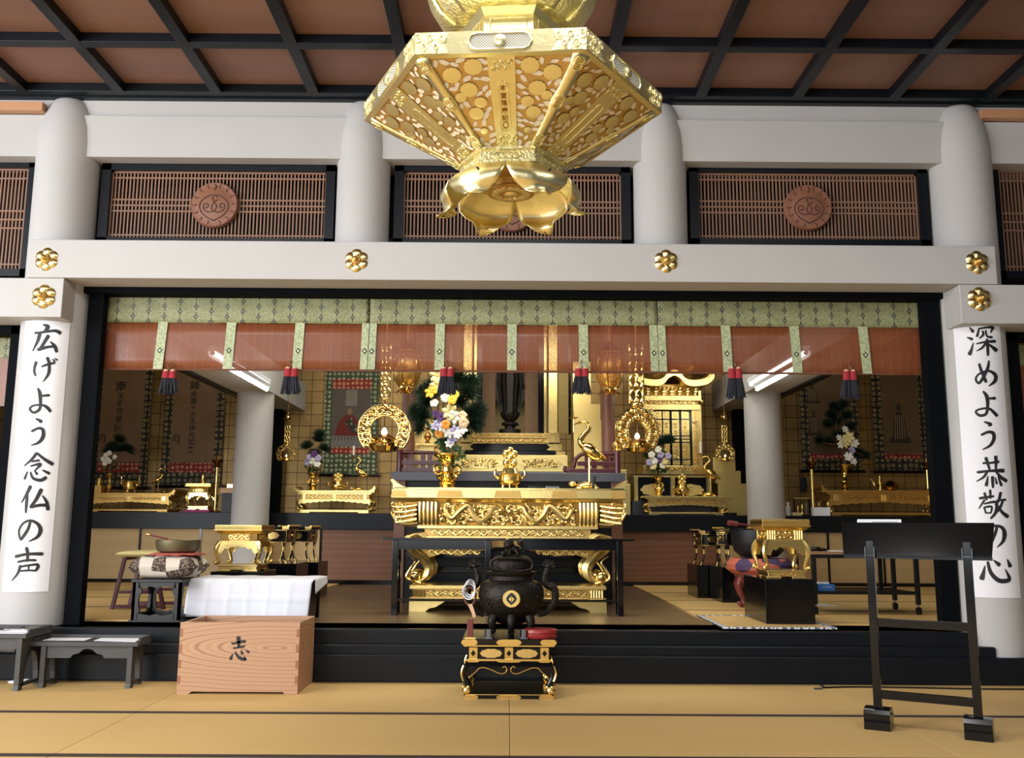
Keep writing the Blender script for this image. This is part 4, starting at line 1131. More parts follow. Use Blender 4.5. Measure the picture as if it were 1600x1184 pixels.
for k, (f, a, b, zt_, zb_, lab, pl) in enumerate((
    (f1, 396, 448, 822, 880, 'black and gold sutra table right behind the left gold stand', 'low black box under the sutra table beside the left gold stand'),
    (f2, 437, 483, 823, 878, 'black and gold sutra table farther back on the left, nearest the wooden panels', 'low black box under the farther left sutra table'))):
    z1 = f.Z(zt_); z0 = f.Z(zb_)
    plinth(pl, f.X(a) - .03, f.X(b) + .10, f.Y - .05, f.Y + .44, ZF, z0)
    sutra_table(lab, f.X(a), f.X(b), f.Y, f.Y + .40, z0, z1)
f1 = Fr(8.42, 1160, 860); f2 = Fr(8.95, 1117, 860)
for k, (f, a, b, zt_, zb_, lab, pl) in enumerate((
    (f1, 1133, 1186, 826, 886, 'black and gold sutra table hidden behind the black drum bowl', 'low black box under the sutra table behind the drum bowl'),
    (f2, 1095, 1141, 829, 883, 'black and gold sutra table farther back on the right, in the open', 'low black box under the farther right sutra table'))):
    z1 = f.Z(zt_); z0 = f.Z(zb_)
    plinth(pl, f.X(a) - .05, f.X(b) + .03, f.Y - .05, f.Y + .44, ZF, z0)
    sutra_table(lab, f.X(a), f.X(b), f.Y, f.Y + .40, z0, z1)

# big black drum bowl on its cushion and stand
f = Fr(7.75, 1187, 900); Y = 7.95; X = Fr(Y, 1187, 900).X(1187)
t = thing('bowl_stand', 'reddish brown carved round stand under the black bowl bell', 'stand', (X, Y, ZF + .0125))
zs = f.Z(898); R0 = .21
MB().lathe([(R0*.9, zs - .035), (R0, zs - .02), (R0, zs), (R0*.92, zs)], (X, Y, 0), 40).build('ring_top', M['brownpost'], t)
M['redwood'] = simple('red_brown_lacquer', (116, 52, 50), .3, 0, 10, .15)
for k in range(6):
    a = R(60*k + 20); ca, sa = math.cos(a), math.sin(a); h = zs - .03 - ZF - .0125; z0 = ZF + .0125
    P = crom([(X + ca*(R0*.86), Y + sa*R0*.86, z0 + h), (X + ca*(R0*.99), Y + sa*R0*.99, z0 + h*.78), (X + ca*R0*.92, Y + sa*R0*.92, z0 + h*.5), (X + ca*R0*.78, Y + sa*R0*.78, z0 + h*.25), (X + ca*R0*.84, Y + sa*R0*.84, z0 + .016), (X + ca*R0*.98, Y + sa*R0*.98, z0 + .03)], 5)
    MB().tube(P, [.034 - .018*min(1, i/16) for i in range(len(P))], 10).build('leg', M['redwood'], t)
MB().lathe([(R0*.80, zs - .11), (R0*.90, zs - .06), (R0*.90, zs - .03), (R0*.78, zs - .03)], (X, Y, 0), 40).build('carved_apron', M['redwood'], t)
zc = f.Z(873)
M['patch'] = None
def m_patchwork(name, a, b, scale):
    g = NG(name); v = g.coord((scale, scale, scale))
    x, y, z = g.xyz(v)
    ck = g.n('ShaderNodeTexVoronoi', feature='F1'); ck.inputs['Scale'].default_value = 1; ck.inputs['Randomness'].default_value = .55
    g.link(v, ck.inputs['Vector'])
    sp = g.xyz(ck.outputs['Color'])
    c = g.mix(g.m_('GREATER_THAN', sp[0], .5), lin(a), lin(b))
    g.set(c, .6); return g.m
M['orangepurple'] = m_patchwork('orange_purple_brocade', (184, 96, 72), (66, 48, 84), 8)
tc = thing('bowl_cushion', 'orange and purple brocade cushion ring under the black bowl bell', 'cushion', (X, Y, zs))
MB().lathe([(.10, zs), (R0*1.05, zs), (R0*1.32, zs + (zc-zs)*.3), (R0*1.34, zs + (zc-zs)*.62), (R0*1.12, zc), (.10, zc - .004)], (X, Y, 0), 40).build('brocade_cover', M['orangepurple'], tc)
tb = thing('bowl_bell', 'large black bowl bell on an orange cushion behind the right gold stand', 'bell', (X, Y, zc))
zt_ = f.Z(828); hb = zt_ - zc
MB().lathe([(.06, zc + .004), (.15, zc + .012), (.205, zc + hb*.25), (.225, zc + hb*.6), (.222, zt_), (.210, zt_), (.210, zc + hb*.6), (.18, zc + hb*.25), (.05, zc + .03)], (X, Y, 0), 48).build('bowl_body', simple('black_iron', (34, 34, 36), .5, .4, 30, .2), tb)
tm = thing('bell_striker', 'red brown striker resting on the rim of the black bowl bell', 'striker', (X - .17, Y - .1, zt_))
MB().tube([(X - .26, Y - .12, zt_ + .055), (X + .16, Y - .02, zt_ + .012)], [.009, .007], 8).build('handle', M['redwood'], tm)
MB().tube([(X - .28, Y - .125, zt_ + .058), (X - .20, Y - .105, zt_ + .046)], [.022, .022], 12).build('wrapped_head', M['redwood'], tm)

# wheeled desk
YD = 7.3; f = Fr(YD, 1360, 900); z0 = ZF + .0125
x0, x1 = f.X(1268), f.X(1441); zt_ = f.Z(862)
t = thing('wheeled_desk', 'black metal wheeled desk with brown top behind the reading stand', 'desk', ((x0+x1)/2, YD + .25, z0))
MB().box(x0, x1, YD, YD + .5, zt_ - .022, zt_).build('desk_top', M['desktop'], t, smooth=False, bevel=.003)
MB().box(x0 + .01, x1 - .01, YD + .01, YD + .035, zt_ - .05, zt_ - .022).build('front_rail', M['rubber'], t, smooth=False)
for sx in (0, 1):
    for sy in (0, 1):
        x = (x0 + .03) if sx == 0 else (x1 - .03); y = YD + .03 + sy * .44
        MB().box(x - .016, x + .016, y - .016, y + .016, z0 + .075, zt_ - .022).build('leg', M['rubber'], t, smooth=False, bevel=.002)
        c = MB().tube([(x - .014, y, z0 + .028), (x + .014, y, z0 + .028)], .028, 16).build('caster', M['rubber'], t)
        MB().tube([(x, y, z0 + .03), (x, y, z0 + .08)], .008, 8).build('caster_stem', M['chrome'], c)
zs_ = f.Z(924)
for y in (YD + .03, YD + .47): MB().box(x0 + .03, x1 - .03, y - .014, y + .014, zs_ - .024, zs_).build('lower_rail', M['rubber'], t, smooth=False)
MB().box(x0 + .03, x1 - .03, YD + .05, YD + .46, zs_ - .018, zs_ - .006).build('lower_shelf', M['rubber'], t, smooth=False)
MB().box(x1 - .16, x1 - .13, YD + .44, YD + .46, z0 + .16, zt_ - .02).build('brace', M['rubber'], t, smooth=False)
xt = f.X(1292)
t = thing('tissue_box', 'small blue tissue box on the lower shelf of the wheeled desk', 'tissue box', (xt, YD + .1, zs_))
MB().box(xt - .065, xt + .065, YD + .02, YD + .14, zs_, zs_ + .05).build('carton', simple('blue_carton', (44, 112, 190), .5, 0, 30, .2), t, smooth=False, bevel=.002)
MB().box(xt - .045, xt + .035, YD + .05, YD + .11, zs_ + .05, zs_ + .066).build('tissue_fold', M['white'], t, smooth=False, bevel=.004)
MB().box(xt - .03, xt + .04, YD + .0185, YD + .02, zs_ + .028, zs_ + .034).build('print_band', M['petallilac'], t, smooth=False)
xt = f.X(1283)
t = thing('black_pouch', 'soft black pouch on the left end of the wheeled desk top', 'pouch', (xt, YD + .14, zt_))
m = MB(); m.ball((xt, YD + .14, zt_ + .018), (.055, .06, .018), 16, 8); m.ball((xt + .06, YD + .15, zt_ + .012), (.05, .04, .012), 12, 8); m.build('pouch_body', M['rubber'], t)
for k, (px, dx) in enumerate(((1320, .02), (1345, .2))):
    x = f.X(px)
    slab('paper_sheet', ('white sheet beside the black pouch on the wheeled desk', 'pale sheet farther right on the wheeled desk, behind the stand post')[k], 'paper', x, YD + .13 + .05*k, zt_ + .0005, .16, .2, .003, 8 - 20*k, M['paper'], 'papers on the wheeled desk', 'paper')
p = atz(1290, 945, ZF + .013)
slab('paper_sheet', 'white sheet lying on the sanctuary tatami under the wheeled desk', 'paper', p.x - .02, p.y, ZF + .013, .15, .22, .002, 20, M['paper'], None, 'paper')

# ---------------- left group
YW0 = 6.62; f = Fr(YW0, 390, 930)
x0, x1 = f.X(297), f.X(487); zt_ = f.Z(905)
t = thing('side_table', 'black table under the white cloth behind the offertory box', 'table', ((x0+x1)/2, YW0 + .2, ZF))
MB().box(x0, x1, YW0, YW0 + .42, zt_ - .03, zt_ - .002).build('table_top', M['black'], t, smooth=False, bevel=.003)
for x in (x0 + .02, x1 - .06):
    for y in (YW0 + .02, YW0 + .36): MB().box(x, x + .04, y, y + .04, ZF, zt_ - .03).build('leg', M['black'], t, smooth=False)
MB().box(x1 - .05, x1 - .03, YW0 + .04, YW0 + .38, ZF + .02, zt_ - .03).build('side_panel', M['black'], t, smooth=False)
t = thing('white_table_cloth', 'creased white cotton cloth draped over the black table, behind the offertory box', 'tablecloth', ((x0+x1)/2, YW0 + .2, zt_))
zb_ = f.Z(966); g = []
nx, W = 56, x1 - x0
creases = [.16, .33, .49, .65, .83]
def cr(u, vv):
    s = 0
    for c in creases: s -= .006 * math.exp(-((u - c)/.012)**2)
    return s
top = []
rows_ = []
for j in range(5):                      # back to front over the top
    y = YW0 + .43 - .44 * j / 4
    rows_.append([(x0 - .012 + (W + .03)*i/nx, y, zt_ + .003 + .002*math.sin(i*.4)) for i in range(nx + 1)])
for j in range(1, 15):
    vv = j / 14
    row = []
    for i in range(nx + 1):
        u = i / nx
        flare = .012 * vv * math.sin(u * 9 + .5) + .03 * vv * (u < .08) * (.08 - u) / .08
        hem = zt_ - (zt_ - zb_) * vv * (1 - .05 * (1 - u))
        row.append((x0 - .012 + (W + .015)*u - .010*vv*(1-u) - .022 * vv * u, YW0 - .014 - flare + cr(u, vv) - .006*math.exp(-((vv - .5)/.03)**2), hem))
    rows_.append(row)
MB().sheet(rows_).build('cloth', M['white'], t, solid=.003, angle=70)
# right side flap
g = [[(x1 + .020 + .006*j/6, YW0 + .01 + .42*i/10, zt_ + .003 - .10*j/6 * (1 - .5*i/10)) for i in range(11)] for j in range(7)]
MB().sheet(g).build('hanging_corner', M['white'], t, solid=.003)
for px in (298, 386):
    q = at(px, 909, YW0 - .018); MB().box(q.x - .006, q.x + .006, q.y - .003, q.y, q.z - .008, q.z + .008).build('cloth_tab', M['paper'], t, smooth=False)

# kin bowl on cushion on black stand
YK = atz(247, 972, ZF + .013).y; f = Fr(YK, 248, 940)
x0, x1 = f.X(206), f.X(282); z0 = ZF + .0125; zt_ = f.Z(905); d = x1 - x0
t = thing('square_stand', 'square black openwork stand beneath the cushioned bowl at left', 'stand', ((x0+x1)/2, YK + d/2, z0))
k = M['darkgrey']; k = simple('worn_black_wood', (24, 26, 28), .4, 0, 20, .3)
MB().box(x0 - .01, x1 + .01, YK - .01, YK + d + .01, zt_ - .02, zt_).build('top_board', k, t, smooth=False, bevel=.003)
MB().box(x0 - .014, x1 + .014, YK - .014, YK + d + .014, z0, z0 + .014).build('base_board', k, t, smooth=False, bevel=.003)
H = zt_ - .02 - z0 - .014
def cut_frame(c0, half, zlo, zhi):
    """outline with ogee window, as 4 prisms: returns list of polys"""
    e = half * .26; he = (zhi - zlo) * .15
    L_ = [(-half, zlo), (-half + e, zlo), (-half + e, zlo + he), (-half + e*1.25, zlo + he*1.6), (-half + e, zlo + he*2.6), (-half + e, zhi - he*2.6), (-half + e*1.5, zhi - he*1.5), (-half + e*1.2, zhi - he), (-half + e, zhi), (-half, zhi)]
    T_ = [(-half + e*.9, zhi), (-half + e*.9, zhi - he), (-half*.3, zhi - he*.7), (0, zhi - he), (half*.3, zhi - he*.7), (half - e*.9, zhi - he), (half - e*.9, zhi)]
    B_ = [(-half + e*.9, zlo), (half - e*.9, zlo), (half - e*.9, zlo + he*1.2), (half*.25, zlo + he*.8), (0, zlo + he*1.1), (-half*.25, zlo + he*.8), (-half + e*.9, zlo + he*1.2)]
    R_ = [(-a, b) for a, b in reversed(L_)]
    return [[(c0 + a, b) for a, b in P] for P in (L_, T_, B_, R_)]
for e0, e1, ax, c0 in ((YK, YK + .02, 'y', (x0+x1)/2), (YK + d - .02, YK + d, 'y', (x0+x1)/2), (x0, x0 + .02, 'x', YK + d/2), (x1 - .02, x1, 'x', YK + d/2)):
    m = MB()
    for P in cut_frame(c0, d/2, z0 + .014, zt_ - .02): m.prism(P, e0, e1, ax)
    m.build('openwork_panel', k, t, smooth=False)
M['hexbrown'] = None
def m_hexcloth():
    g = NG('brown_white_patch_cloth')
    v = g.coord((11, 11, 11)); nd = g.n('ShaderNodeTexVoronoi', feature='F1'); nd.inputs['Scale'].default_value = 1; nd.inputs['Randomness'].default_value = .2
    g.link(v, nd.inputs['Vector']); sp = g.xyz(nd.outputs['Color'])
    bl = g.m_('GREATER_THAN', sp[0], .42)
    ln = g.m_('GREATER_THAN', g.noise(g.coord(), 70, 2), .52)
    c = g.mix(ln, lin((58, 46, 40)), lin((128, 112, 98)))
    g.set(g.mix(bl, lin((206, 198, 184)), c), .8); return g.m
M['hexbrown'] = m_hexcloth()
def cushion(mb, cx, cy, z0, w, d, h, n=24):
    top = []; 
    def P(u, v, s): 
        e = (1 - abs(2*u-1)**4) * (1 - abs(2*v-1)**4)
        pu = 1 - .05*(1 - abs(2*v-1))*0
        return (cx + (u - .5)*w*(1 + .03*abs(2*v-1)), cy + (v - .5)*d*(1 + .03*abs(2*u-1)), z0 + h/2 + s*h/2*(e**.4))
    for s in (1, -1):
        mb.sheet([[P(i/n, j/n, s) for i in range(n+1)] for j in range(n+1)])
zc = f.Z(866); cw = f.S * 99
t = thing('patch_cushion', 'thick brown and cream patchwork cushion on the square black stand', 'cushion', ((x0+x1)/2, YK + d/2, zt_))
m = MB(); cushion(m, (x0+x1)/2 + .02, YK + d/2, zt_ + .001, cw, d + .03, (zc - zt_)*.98); m.build('cushion_cover', M['hexbrown'], t, angle=80)
zr = zt_ + (zc - zt_)*.97
xb = f.X(260); yb_ = YK + d/2
t = thing('red_cloth_pad', 'crumpled red cloth pad between the bowl and the patchwork cushion', 'cloth', (xb, yb_, zr))
m = MB(); g = []
for i in range(4):
    rr = (.0, .10, .165, .185)[i]; row = []
    for q in range(41):
        a = 2*math.pi*q/40; w_ = (.006*math.sin(9*a) + .004*math.sin(14*a)) * (i/3)
        row.append((xb + (rr + w_)*math.cos(a), yb_ + (rr + w_)*math.sin(a), zr + (.012, .012, .010, .0)[i] + (.003*math.sin(11*a) if i == 3 else 0)))
    g.append(row)
m.sheet(g).build('cloth', simple('faded_red_cloth', (176, 84, 74), .8, 0, 40, .2), t, solid=.003)
zk0 = zr + .014; zk1 = f.Z(846) + .01; hk = zk1 - zk0
t = thing('rin_bowl', 'dull bronze singing bowl on the patchwork cushion at left', 'bowl', (xb, yb_, zk0))
rk = 35 * f.S
MB().lathe([(rk*.72, zk0), (rk*.9, zk0 + hk*.12), (rk*.99, zk0 + hk*.55), (rk, zk1), (rk*.95, zk1), (rk*.93, zk0 + hk*.5), (rk*.7, zk0 + .01)], (xb, yb_, 0), 48).build('bowl_body', simple('dull_bronze', (112, 104, 80), .45, .75, 12, .25, .1, 30), t)
t = thing('bowl_striker', 'slim red brown striker leaning out of the bronze bowl', 'striker', (xb - rk*.5, yb_, zk1))
MB().tube([(xb - rk*1.35, yb_ - .02, zk1 + .035), (xb - rk*.55, yb_, zk1 + .0075), (xb + rk*.2, yb_ + .02, zk0 + .03)], [.007, .006, .005], 8).build('handle', M['redwood'], t)
MB().tube([(xb - rk*1.45, yb_ - .022, zk1 + .038), (xb - rk*1.3, yb_ - .019, zk1 + .033)], .009, 10).build('metal_tip', M['brass'], t)
# folding stool behind it
YS = 7.42; f = Fr(YS, 215, 910); z0 = ZF + .0125
x0, x1 = f.X(178), f.X(285); zt_ = f.Z(868)
t = thing('folding_stool', 'purple brown wooden folding stool behind the bowl on its cushion', 'stool', ((x0+x1)/2, YS + .2, z0))
for y in (YS, YS + .34):
    for a, b in ((x0, x0 + .07), (x0 + .40, x0 + .30)):
        MB().obox((a, y, z0), (b, y, zt_ - .03), .028, .028).build('leg', M['purple'], t, smooth=False, bevel=.003)
    MB().obox((x0 + .02, y, z0 + .02), (x0 + .38, y, z0 + .02), .025, .025).build('stretcher', M['purple'], t, smooth=False)
    MB().obox((x0 + .05, y, z0 + .13), (x0 + .35, y, z0 + .13), .022, .022).build('stretcher', M['purple'], t, smooth=False)
for x in (x0 + .075, x0 + .30): MB().box(x - .014, x + .014, YS - .02, YS + .36, zt_ - .034, zt_ - .012).build('top_rail', M['purple'], t, smooth=False)
tc = thing('white_seat_pad', 'soft white seat pad on the folding stool', 'cushion', (x0 + .19, YS + .17, zt_ - .012))
m = MB(); cushion(m, x0 + .17, YS + .17, zt_ - .012, .32, .40, .05); m.build('pad_cover', M['petalcream'], tc, angle=80)

# ---------------- two black tables in front of the gold altar table
YT = atz(793, 962, ZF).y; f = Fr(YT, 793, 900)
zt_ = at(793, 841, YT - .03).z
for (a, b, l0, l1, lab) in ((595, 789.5, 612, 767, 'black lacquered table in front of the gold altar table, the half behind the rosary'), (794, 991, 812, 974, 'black lacquered table in front of the gold altar table, the half nearer the drum bowl')):
    X0, X1 = f.X(a), f.X(b); la, lb = f.X(l0), f.X(l1); D_ = .22
    t = thing('black_side_table', lab, 'table', ((X0+X1)/2, YT + D_/2, ZF), 'black tables before the altar')
    MB().box(X0, X1, YT - .03, YT + D_ + .03, zt_ - .016, zt_).build('table_top', M['black'], t, smooth=False, bevel=.003)
    for x in (la, lb - .045):
        for y in (YT, YT + D_ - .045): MB().box(x, x + .045, y, y + .045, ZF, zt_ - .016).build('leg', M['black'], t, smooth=False, bevel=.003)
        MB().box(x + .010, x + .030, YT + .045, YT + D_ - .045, ZF + .10, ZF + .12).build('side_stretcher', M['black'], t, smooth=False)
    for y in (YT + .008, YT + D_ - .026): MB().box(la + .045, lb - .045, y, y + .018, zt_ - .086, zt_ - .016).build('apron', M['black'], t, smooth=False)
    MB().box(la + .045, lb - .045, YT + .012, YT + .030, ZF + .105, ZF + .122).build('stretcher', M['black'], t, smooth=False)

# ---------------- the great gold altar table
YG = atz(793, 956, ZF).y; f = Fr(YG, 794, 860); DG = .52
X, Z = f.X, f.Z; g = M['gold']; yb_ = YG + DG
t = thing('gold_altar_table', 'large carved gold altar table with dragon frieze in the centre of the sanctuary', 'altar table', (X(794), YG + DG/2, ZF))
m = MB(); m.box(X(611), X(979), YG - .04, yb_ + .04, Z(779), Z(765)); m.build('top_board', g, t, smooth=False, bevel=.004)
MB().box(X(614), X(976), YG - .03, yb_ + .03, Z(765), Z(762.5)).build('top_rim', M['goldplate'], t, smooth=False)
for c, w_ in ((622, 26), (702, 42), (793, 44), (882, 42), (966, 26)):
    pts = [(X(c - w_/2), Z(777.5)), (X(c - w_/2 + 3), Z(767)), (X(c + w_/2 - 3), Z(767)), (X(c + w_/2), Z(777.5))]
    MB().prism(pts, YG - .0435, YG - .04).build('chased_plate', M['golddull'], t, smooth=False)
for s_, e in ((1, 612), (-1, 978)):
    pr = [(0, 764), (0, 757), (-4, 751), (-1, 749), (6, 755), (14, 760), (26, 764)]
    MB().prism([(X(e + s_*a), Z(b)) for a, b in pr], YG - .03, yb_ + .03).build('upturned_end', g, t, smooth=False)
m = MB(); m.frus(X(794), YG + DG/2, Z(784.5), X(970) - X(618), DG - .01, Z(779), X(976) - X(612), DG + .05); m.build('cornice', g, t, smooth=False, bevel=.002)
# frieze body (tapers downward)
m = MB(); m.frus(X(794), YG + DG/2, Z(821), X(930) - X(658), DG - .14, Z(784), X(940) - X(648), DG - .06); m.build('frieze_body', M['golddull'], t, smooth=False)
yfz = YG + .035
for a, b in ((652, 684), (905, 936)):
    m = MB()
    for k in range(5):
        x = X(a + (b - a)*(k + .5)/5); m.tube([(x, yfz - .01, Z(785)), (x, yfz - .018, Z(800)), (x, yfz + .012, Z(821))], [.018, .018, .014], 8)
    m.build('ribbed_pilaster', g, t)
# dragon relief: two serpentine bodies facing the middle among clouds
m = MB()
for s_ in (-1, 1):
    P = crom([(X(794 + s_*u), yfz - .022 - .006*math.sin(i*1.3), Z(vv)) for i, (u, vv) in enumerate(((100, 796), (90, 810), (76, 798), (64, 791), (55, 805), (43, 814), (30, 804), (22, 792), (12, 797)))], 6)
    nP = len(P)
    m.tube(P, [.010 + .017*math.sin(math.pi*min(1, .15 + i/nP*.8)) for i in range(nP)], 8)
    m.ball(P[-1], (.030, .022, .022), 10, 8)
    for k in range(3): m.tube([P[-1], (P[-1][0] + s_*.02, P[-1][1] - .01, P[-1][2] + .018 + .006*k), (P[-1][0] + s_*(.05 + .012*k), P[-1][1], P[-1][2] + .02 + .008*k)], [.006, .004, .002], 6)
    for k in range(4, nP - 4, 4): m.tube([P[k], (P[k][0] + .012*s_, P[k][1] - .02, P[k][2] + .018)], [.010, .002], 5)
    for k in (14, 30): m.tube([P[k], (P[k][0] - .03*s_, P[k][1] - .012, P[k][2] - .03), (P[k][0] - .06*s_, P[k][1] - .012, P[k][2] - .025)], [.010, .008, .004], 6)
m.build('dragon_carving', M['dragongold'], t)
m = MB(); scrollwork(m, X(686), X(902), Z(820), Z(786), yfz - .008, 3, 17, .0085, g7); m.build('cloud_carving', g, t)
# wave carvings at the corners
for s_ in (-1, 1):
    m = MB()
    c = 794 + s_*163
    for k in range(4):
        P = crom([(X(c - s_*18), yfz, Z(790 + 7*k)), (X(c + s_*(2 + 3*k)), yfz - .02, Z(793 + 8*k)), (X(c + s_*(20 - 2*k)), yfz - .02, Z(792 + 7.5*k)), (X(c + s_*(19 - 2*k)), yfz - .02, Z(786 + 7*k)), (X(c + s_*(12 - k)), yfz - .025, Z(788 + 7*k))], 5)
        m.tube(P, [.013]*8 + [.010]*6 + [.006]*(len(P) - 14), 7)
    for k in range(5):
        m.tube(spiral(X(c + s_*(4 + 4*math.sin(k*2))), Z(788 + 6*k), yfz - .02, .030, 1.2, k*1.3, s_, 14), [.007 - .0003*i for i in range(14)], 6)
    P = crom([(X(c - s_*20), yfz, Z(819)), (X(c), yfz - .01, Z(820)), (X(c + s_*14), yfz - .015, Z(813)), (X(c + s_*22), yfz - .02, Z(800))], 5)
    m.tube(P, [.022 - .0009*i for i in range(len(P))], 8)
    m.frus(X(c), YG + DG/2, Z(818), .10, DG - .12, Z(785), .19, DG - .06)
    m.build('wave_carving', g, t)
MB().box(X(651), X(935), YG + .02, yb_ - .02, Z(826.5), Z(821)).build('ledge_moulding', g, t, smooth=False, bevel=.003)
MB().box(X(662), X(924), YG + .05, yb_ - .05, Z(838), Z(826.5)).build('lower_frieze', M['golddull'], t, smooth=False)
m = MB(); scrollwork(m, X(672), X(914), Z(838), Z(827), YG + .046, 1, 22, .0075, g7); m.build('leaf_carving', g, t)
MB().box(X(655), X(930), YG + .03, yb_ - .03, Z(843), Z(838)).build('under_moulding', g, t, smooth=False, bevel=.002)
# apron with scalloped edge and carving
pr = [(650, 843), (650, 868), (668, 872), (690, 866), (720, 869), (745, 862), (760, 860), (775, 855)]
pr = pr + [(1588 - a, b) for a, b in reversed(pr)]
MB().prism([(X(a), Z(b)) for a, b in pr], YG + .05, YG + .07).build('apron', M['golddull'], t, smooth=False)
m = MB(); scrollwork(m, X(668), X(750), Z(868), Z(858), YG + .046, 1, 6, .007, g7); scrollwork(m, X(838), X(920), Z(868), Z(858), YG + .046, 1, 6, .007, g7); m.build('apron_carving', g, t)
for s_ in (-1, 1):
    for yy, lbv in ((YG + .07, 1), (yb_ - .07, 0)):
        ex = lambda a: X(794 + s_*a)
        P = crom([(ex(128), yy, Z(846)), (ex(142), yy, Z(836)), (ex(156), yy, Z(842)), (ex(150), yy, Z(858)), (ex(134), yy, Z(872)), (ex(124), yy, Z(886)), (ex(127), yy, Z(902)), (ex(142), yy, Z(911))], 6)
        lg = MB()
        for q in range(5):
            o = (q - 2) * .016
            lg.tube([(p[0] - s_*o*.9, p[1] - .035 + abs(o)*.6, p[2] + o*.2) for p in P], [.020 - .00012*i for i in range(len(P))], 8)
        lg.build('scroll_leg', g, t)
        bl = MB(); bl.ball((ex(146), yy - .03, Z(901)), (.048, .05, .048), 18, 12)
        bl.build('ball_foot', M['goldplate'], t)
        P2 = crom([(ex(136), yy - .04, Z(912)), (ex(158), yy - .04, Z(904)), (ex(152), yy - .04, Z(888)), (ex(146), yy - .04, Z(878)), (ex(157), yy - .04, Z(868))], 5)
        MB().tube(P2, [.016 - .0006*i for i in range(len(P2))], 8).build('leaf_tendril', g, t)
MB().box(X(641), X(947), YG + .0, yb_, Z(921), Z(915)).build('base_rail', g, t, smooth=False, bevel=.003)
MB().box(X(645), X(943), YG + .02, yb_ - .02, Z(934), Z(921)).build('base_body', M['golddull'], t, smooth=False)
m = MB(); scrollwork(m, X(668), X(920), Z(933), Z(922), YG + .016, 1, 22, .0075, g7); m.build('base_carving', g, t)
for a, b in ((645, 666), (922, 943)):
    m = MB()
    for k in range(5): x = X(a + (b - a)*(k + .5)/5); m.tube([(x, YG + .016, Z(933)), (x, YG + .016, Z(922))], .010, 8)
    m.build('ribbed_block', g, t)
MB().box(X(641), X(947), YG + .0, yb_, Z(940), Z(934)).build('base_moulding', g, t, smooth=False, bevel=.003)
for s_ in (-1, 1):
    pr = [(153, 956), (128, 956), (122, 951), (112, 949), (104, 944), (98, 940), (153, 940)]
    for yy in (YG, yb_ - .05): MB().prism([(X(794 + s_*a), Z(b)) for a, b in pr], yy, yy + .05).build('bracket_foot', g, t, smooth=False)

# ================================================================== incense burner on its stand, front centre
yf = atz(795, 1092, 0).y; f = Fr(yf, 795, 1045); X, Z = f.X, f.Z; D_ = X(866) - X(724)
yb_ = min(yf + D_*.9, 6.165); cy = (yf + yb_)/2; D_ = yb_ - yf
t = thing('incense_stand', 'black lacquered stand with gold fittings carrying the bronze incense burner', 'stand', (X(795), cy, 0))
k = M['black']; gp = M['goldplate']; cx = X(795)
MB().box(X(722), X(868), yf - .012, yb_ + .005, Z(1008), Z(998)).build('top_board', k, t, smooth=False, bevel=.005)
def fit(c, w_, za, zb, y, nm='gold_fitting'):
    pts = []
    a, b = X(c - w_/2), X(c + w_/2); e = (b - a)*.12; z0_, z1_ = Z(zb), Z(za); zm_ = (z0_+z1_)/2
    pts = [(a, zm_), (a + e*.6, z0_ + (zm_-z0_)*.3), (a + e*1.6, z0_), (b - e*1.6, z0_), (b - e*.6, z0_ + (zm_-z0_)*.3), (b, zm_), (b - e*.6, z1_ - (z1_-zm_)*.3), (b - e*1.6, z1_), (a + e*1.6, z1_), (a + e*.6, z1_ - (z1_-zm_)*.3)]
    MB().prism(pts, y - .003, y).build(nm, gp, t, smooth=False)
for c, w_ in ((733, 26), (795, 40), (857, 26)): fit(c, w_, 998.5, 1008, yf - .012)
MB().box(X(724), X(866), yf - .008, yb_, Z(1010), Z(1008)).build('gold_rim', gp, t, smooth=False)
MB().frus(cx, cy, Z(1013), X(860) - X(730), D_*.9, Z(1010), X(866) - X(724), D_).build('cove', k, t, smooth=False)
MB().box(X(731), X(859), yf + .014, yb_ - .01, Z(1030), Z(1013)).build('frieze', k, t, smooth=False)
for c, w_ in ((739, 13), (795, 13), (851, 13)):
    MB().box(X(c - w_/2), X(c + w_/2), yf + .010, yf + .014, Z(1030), Z(1012)).build('gold_post', gp, t, smooth=False)
    fx = MB().prism([(X(c), Z(1016)), (X(c - 4), Z(1021)), (X(c), Z(1026)), (X(c + 4), Z(1021))], yf + .008, yf + .010).build('black_lozenge', k, t, smooth=False)
for c in (767, 823):
    pts = []
    for i in range(40):
        a = 2*math.pi*i/40; rr = 1 + .05*math.cos(10*a); pts.append((X(c + 17*rr*math.cos(a)), Z(1021 + 7*rr*math.sin(a))))
    MB().prism(pts, yf + .006, yf + .014).build('gold_plaque', M['gold'], t, smooth=False)
MB().box(X(728), X(862), yf + .006, yb_ - .004, Z(1033), Z(1030)).build('gold_rim', gp, t, smooth=False)
for c, w_ in ((739, 20), (795, 40), (851, 20)): fit(c, w_, 1030, 1035, yf + .005)
MB().frus(cx, cy, Z(1044), X(866) - X(724), D_*.98, Z(1033), X(862) - X(728), D_*.92).build('shoulder', k, t, smooth=False, bevel=.004)
pr = [(724, 1044), (724, 1054), (732, 1058), (744, 1051), (752, 1045), (762, 1046), (776, 1051), (786, 1053), (795, 1050)]
pr2 = pr + [(1590 - a, b) for a, b in reversed(pr[:-1])]
for yy in (yf + .004, yb_ - .018): MB().prism([(X(a), Z(b)) for a, b in pr2] + [(X(866), Z(1042)), (X(724), Z(1042))], yy, yy + .014).build('apron', k, t, smooth=False)
m = MB()
for s_ in (-1, 1):
    P = crom([(X(795 + s_*a), yf + .002, Z(b)) for a, b in ((62, 1058), (52, 1050), (46, 1044), (38, 1043), (26, 1047), (14, 1052), (6, 1051), (3, 1046), (6, 1041), (10, 1043))], 5)
    m.tube(P, .0042, 6)
m.build('gold_line_scroll', gp, t)
zb_ = Z(1086)
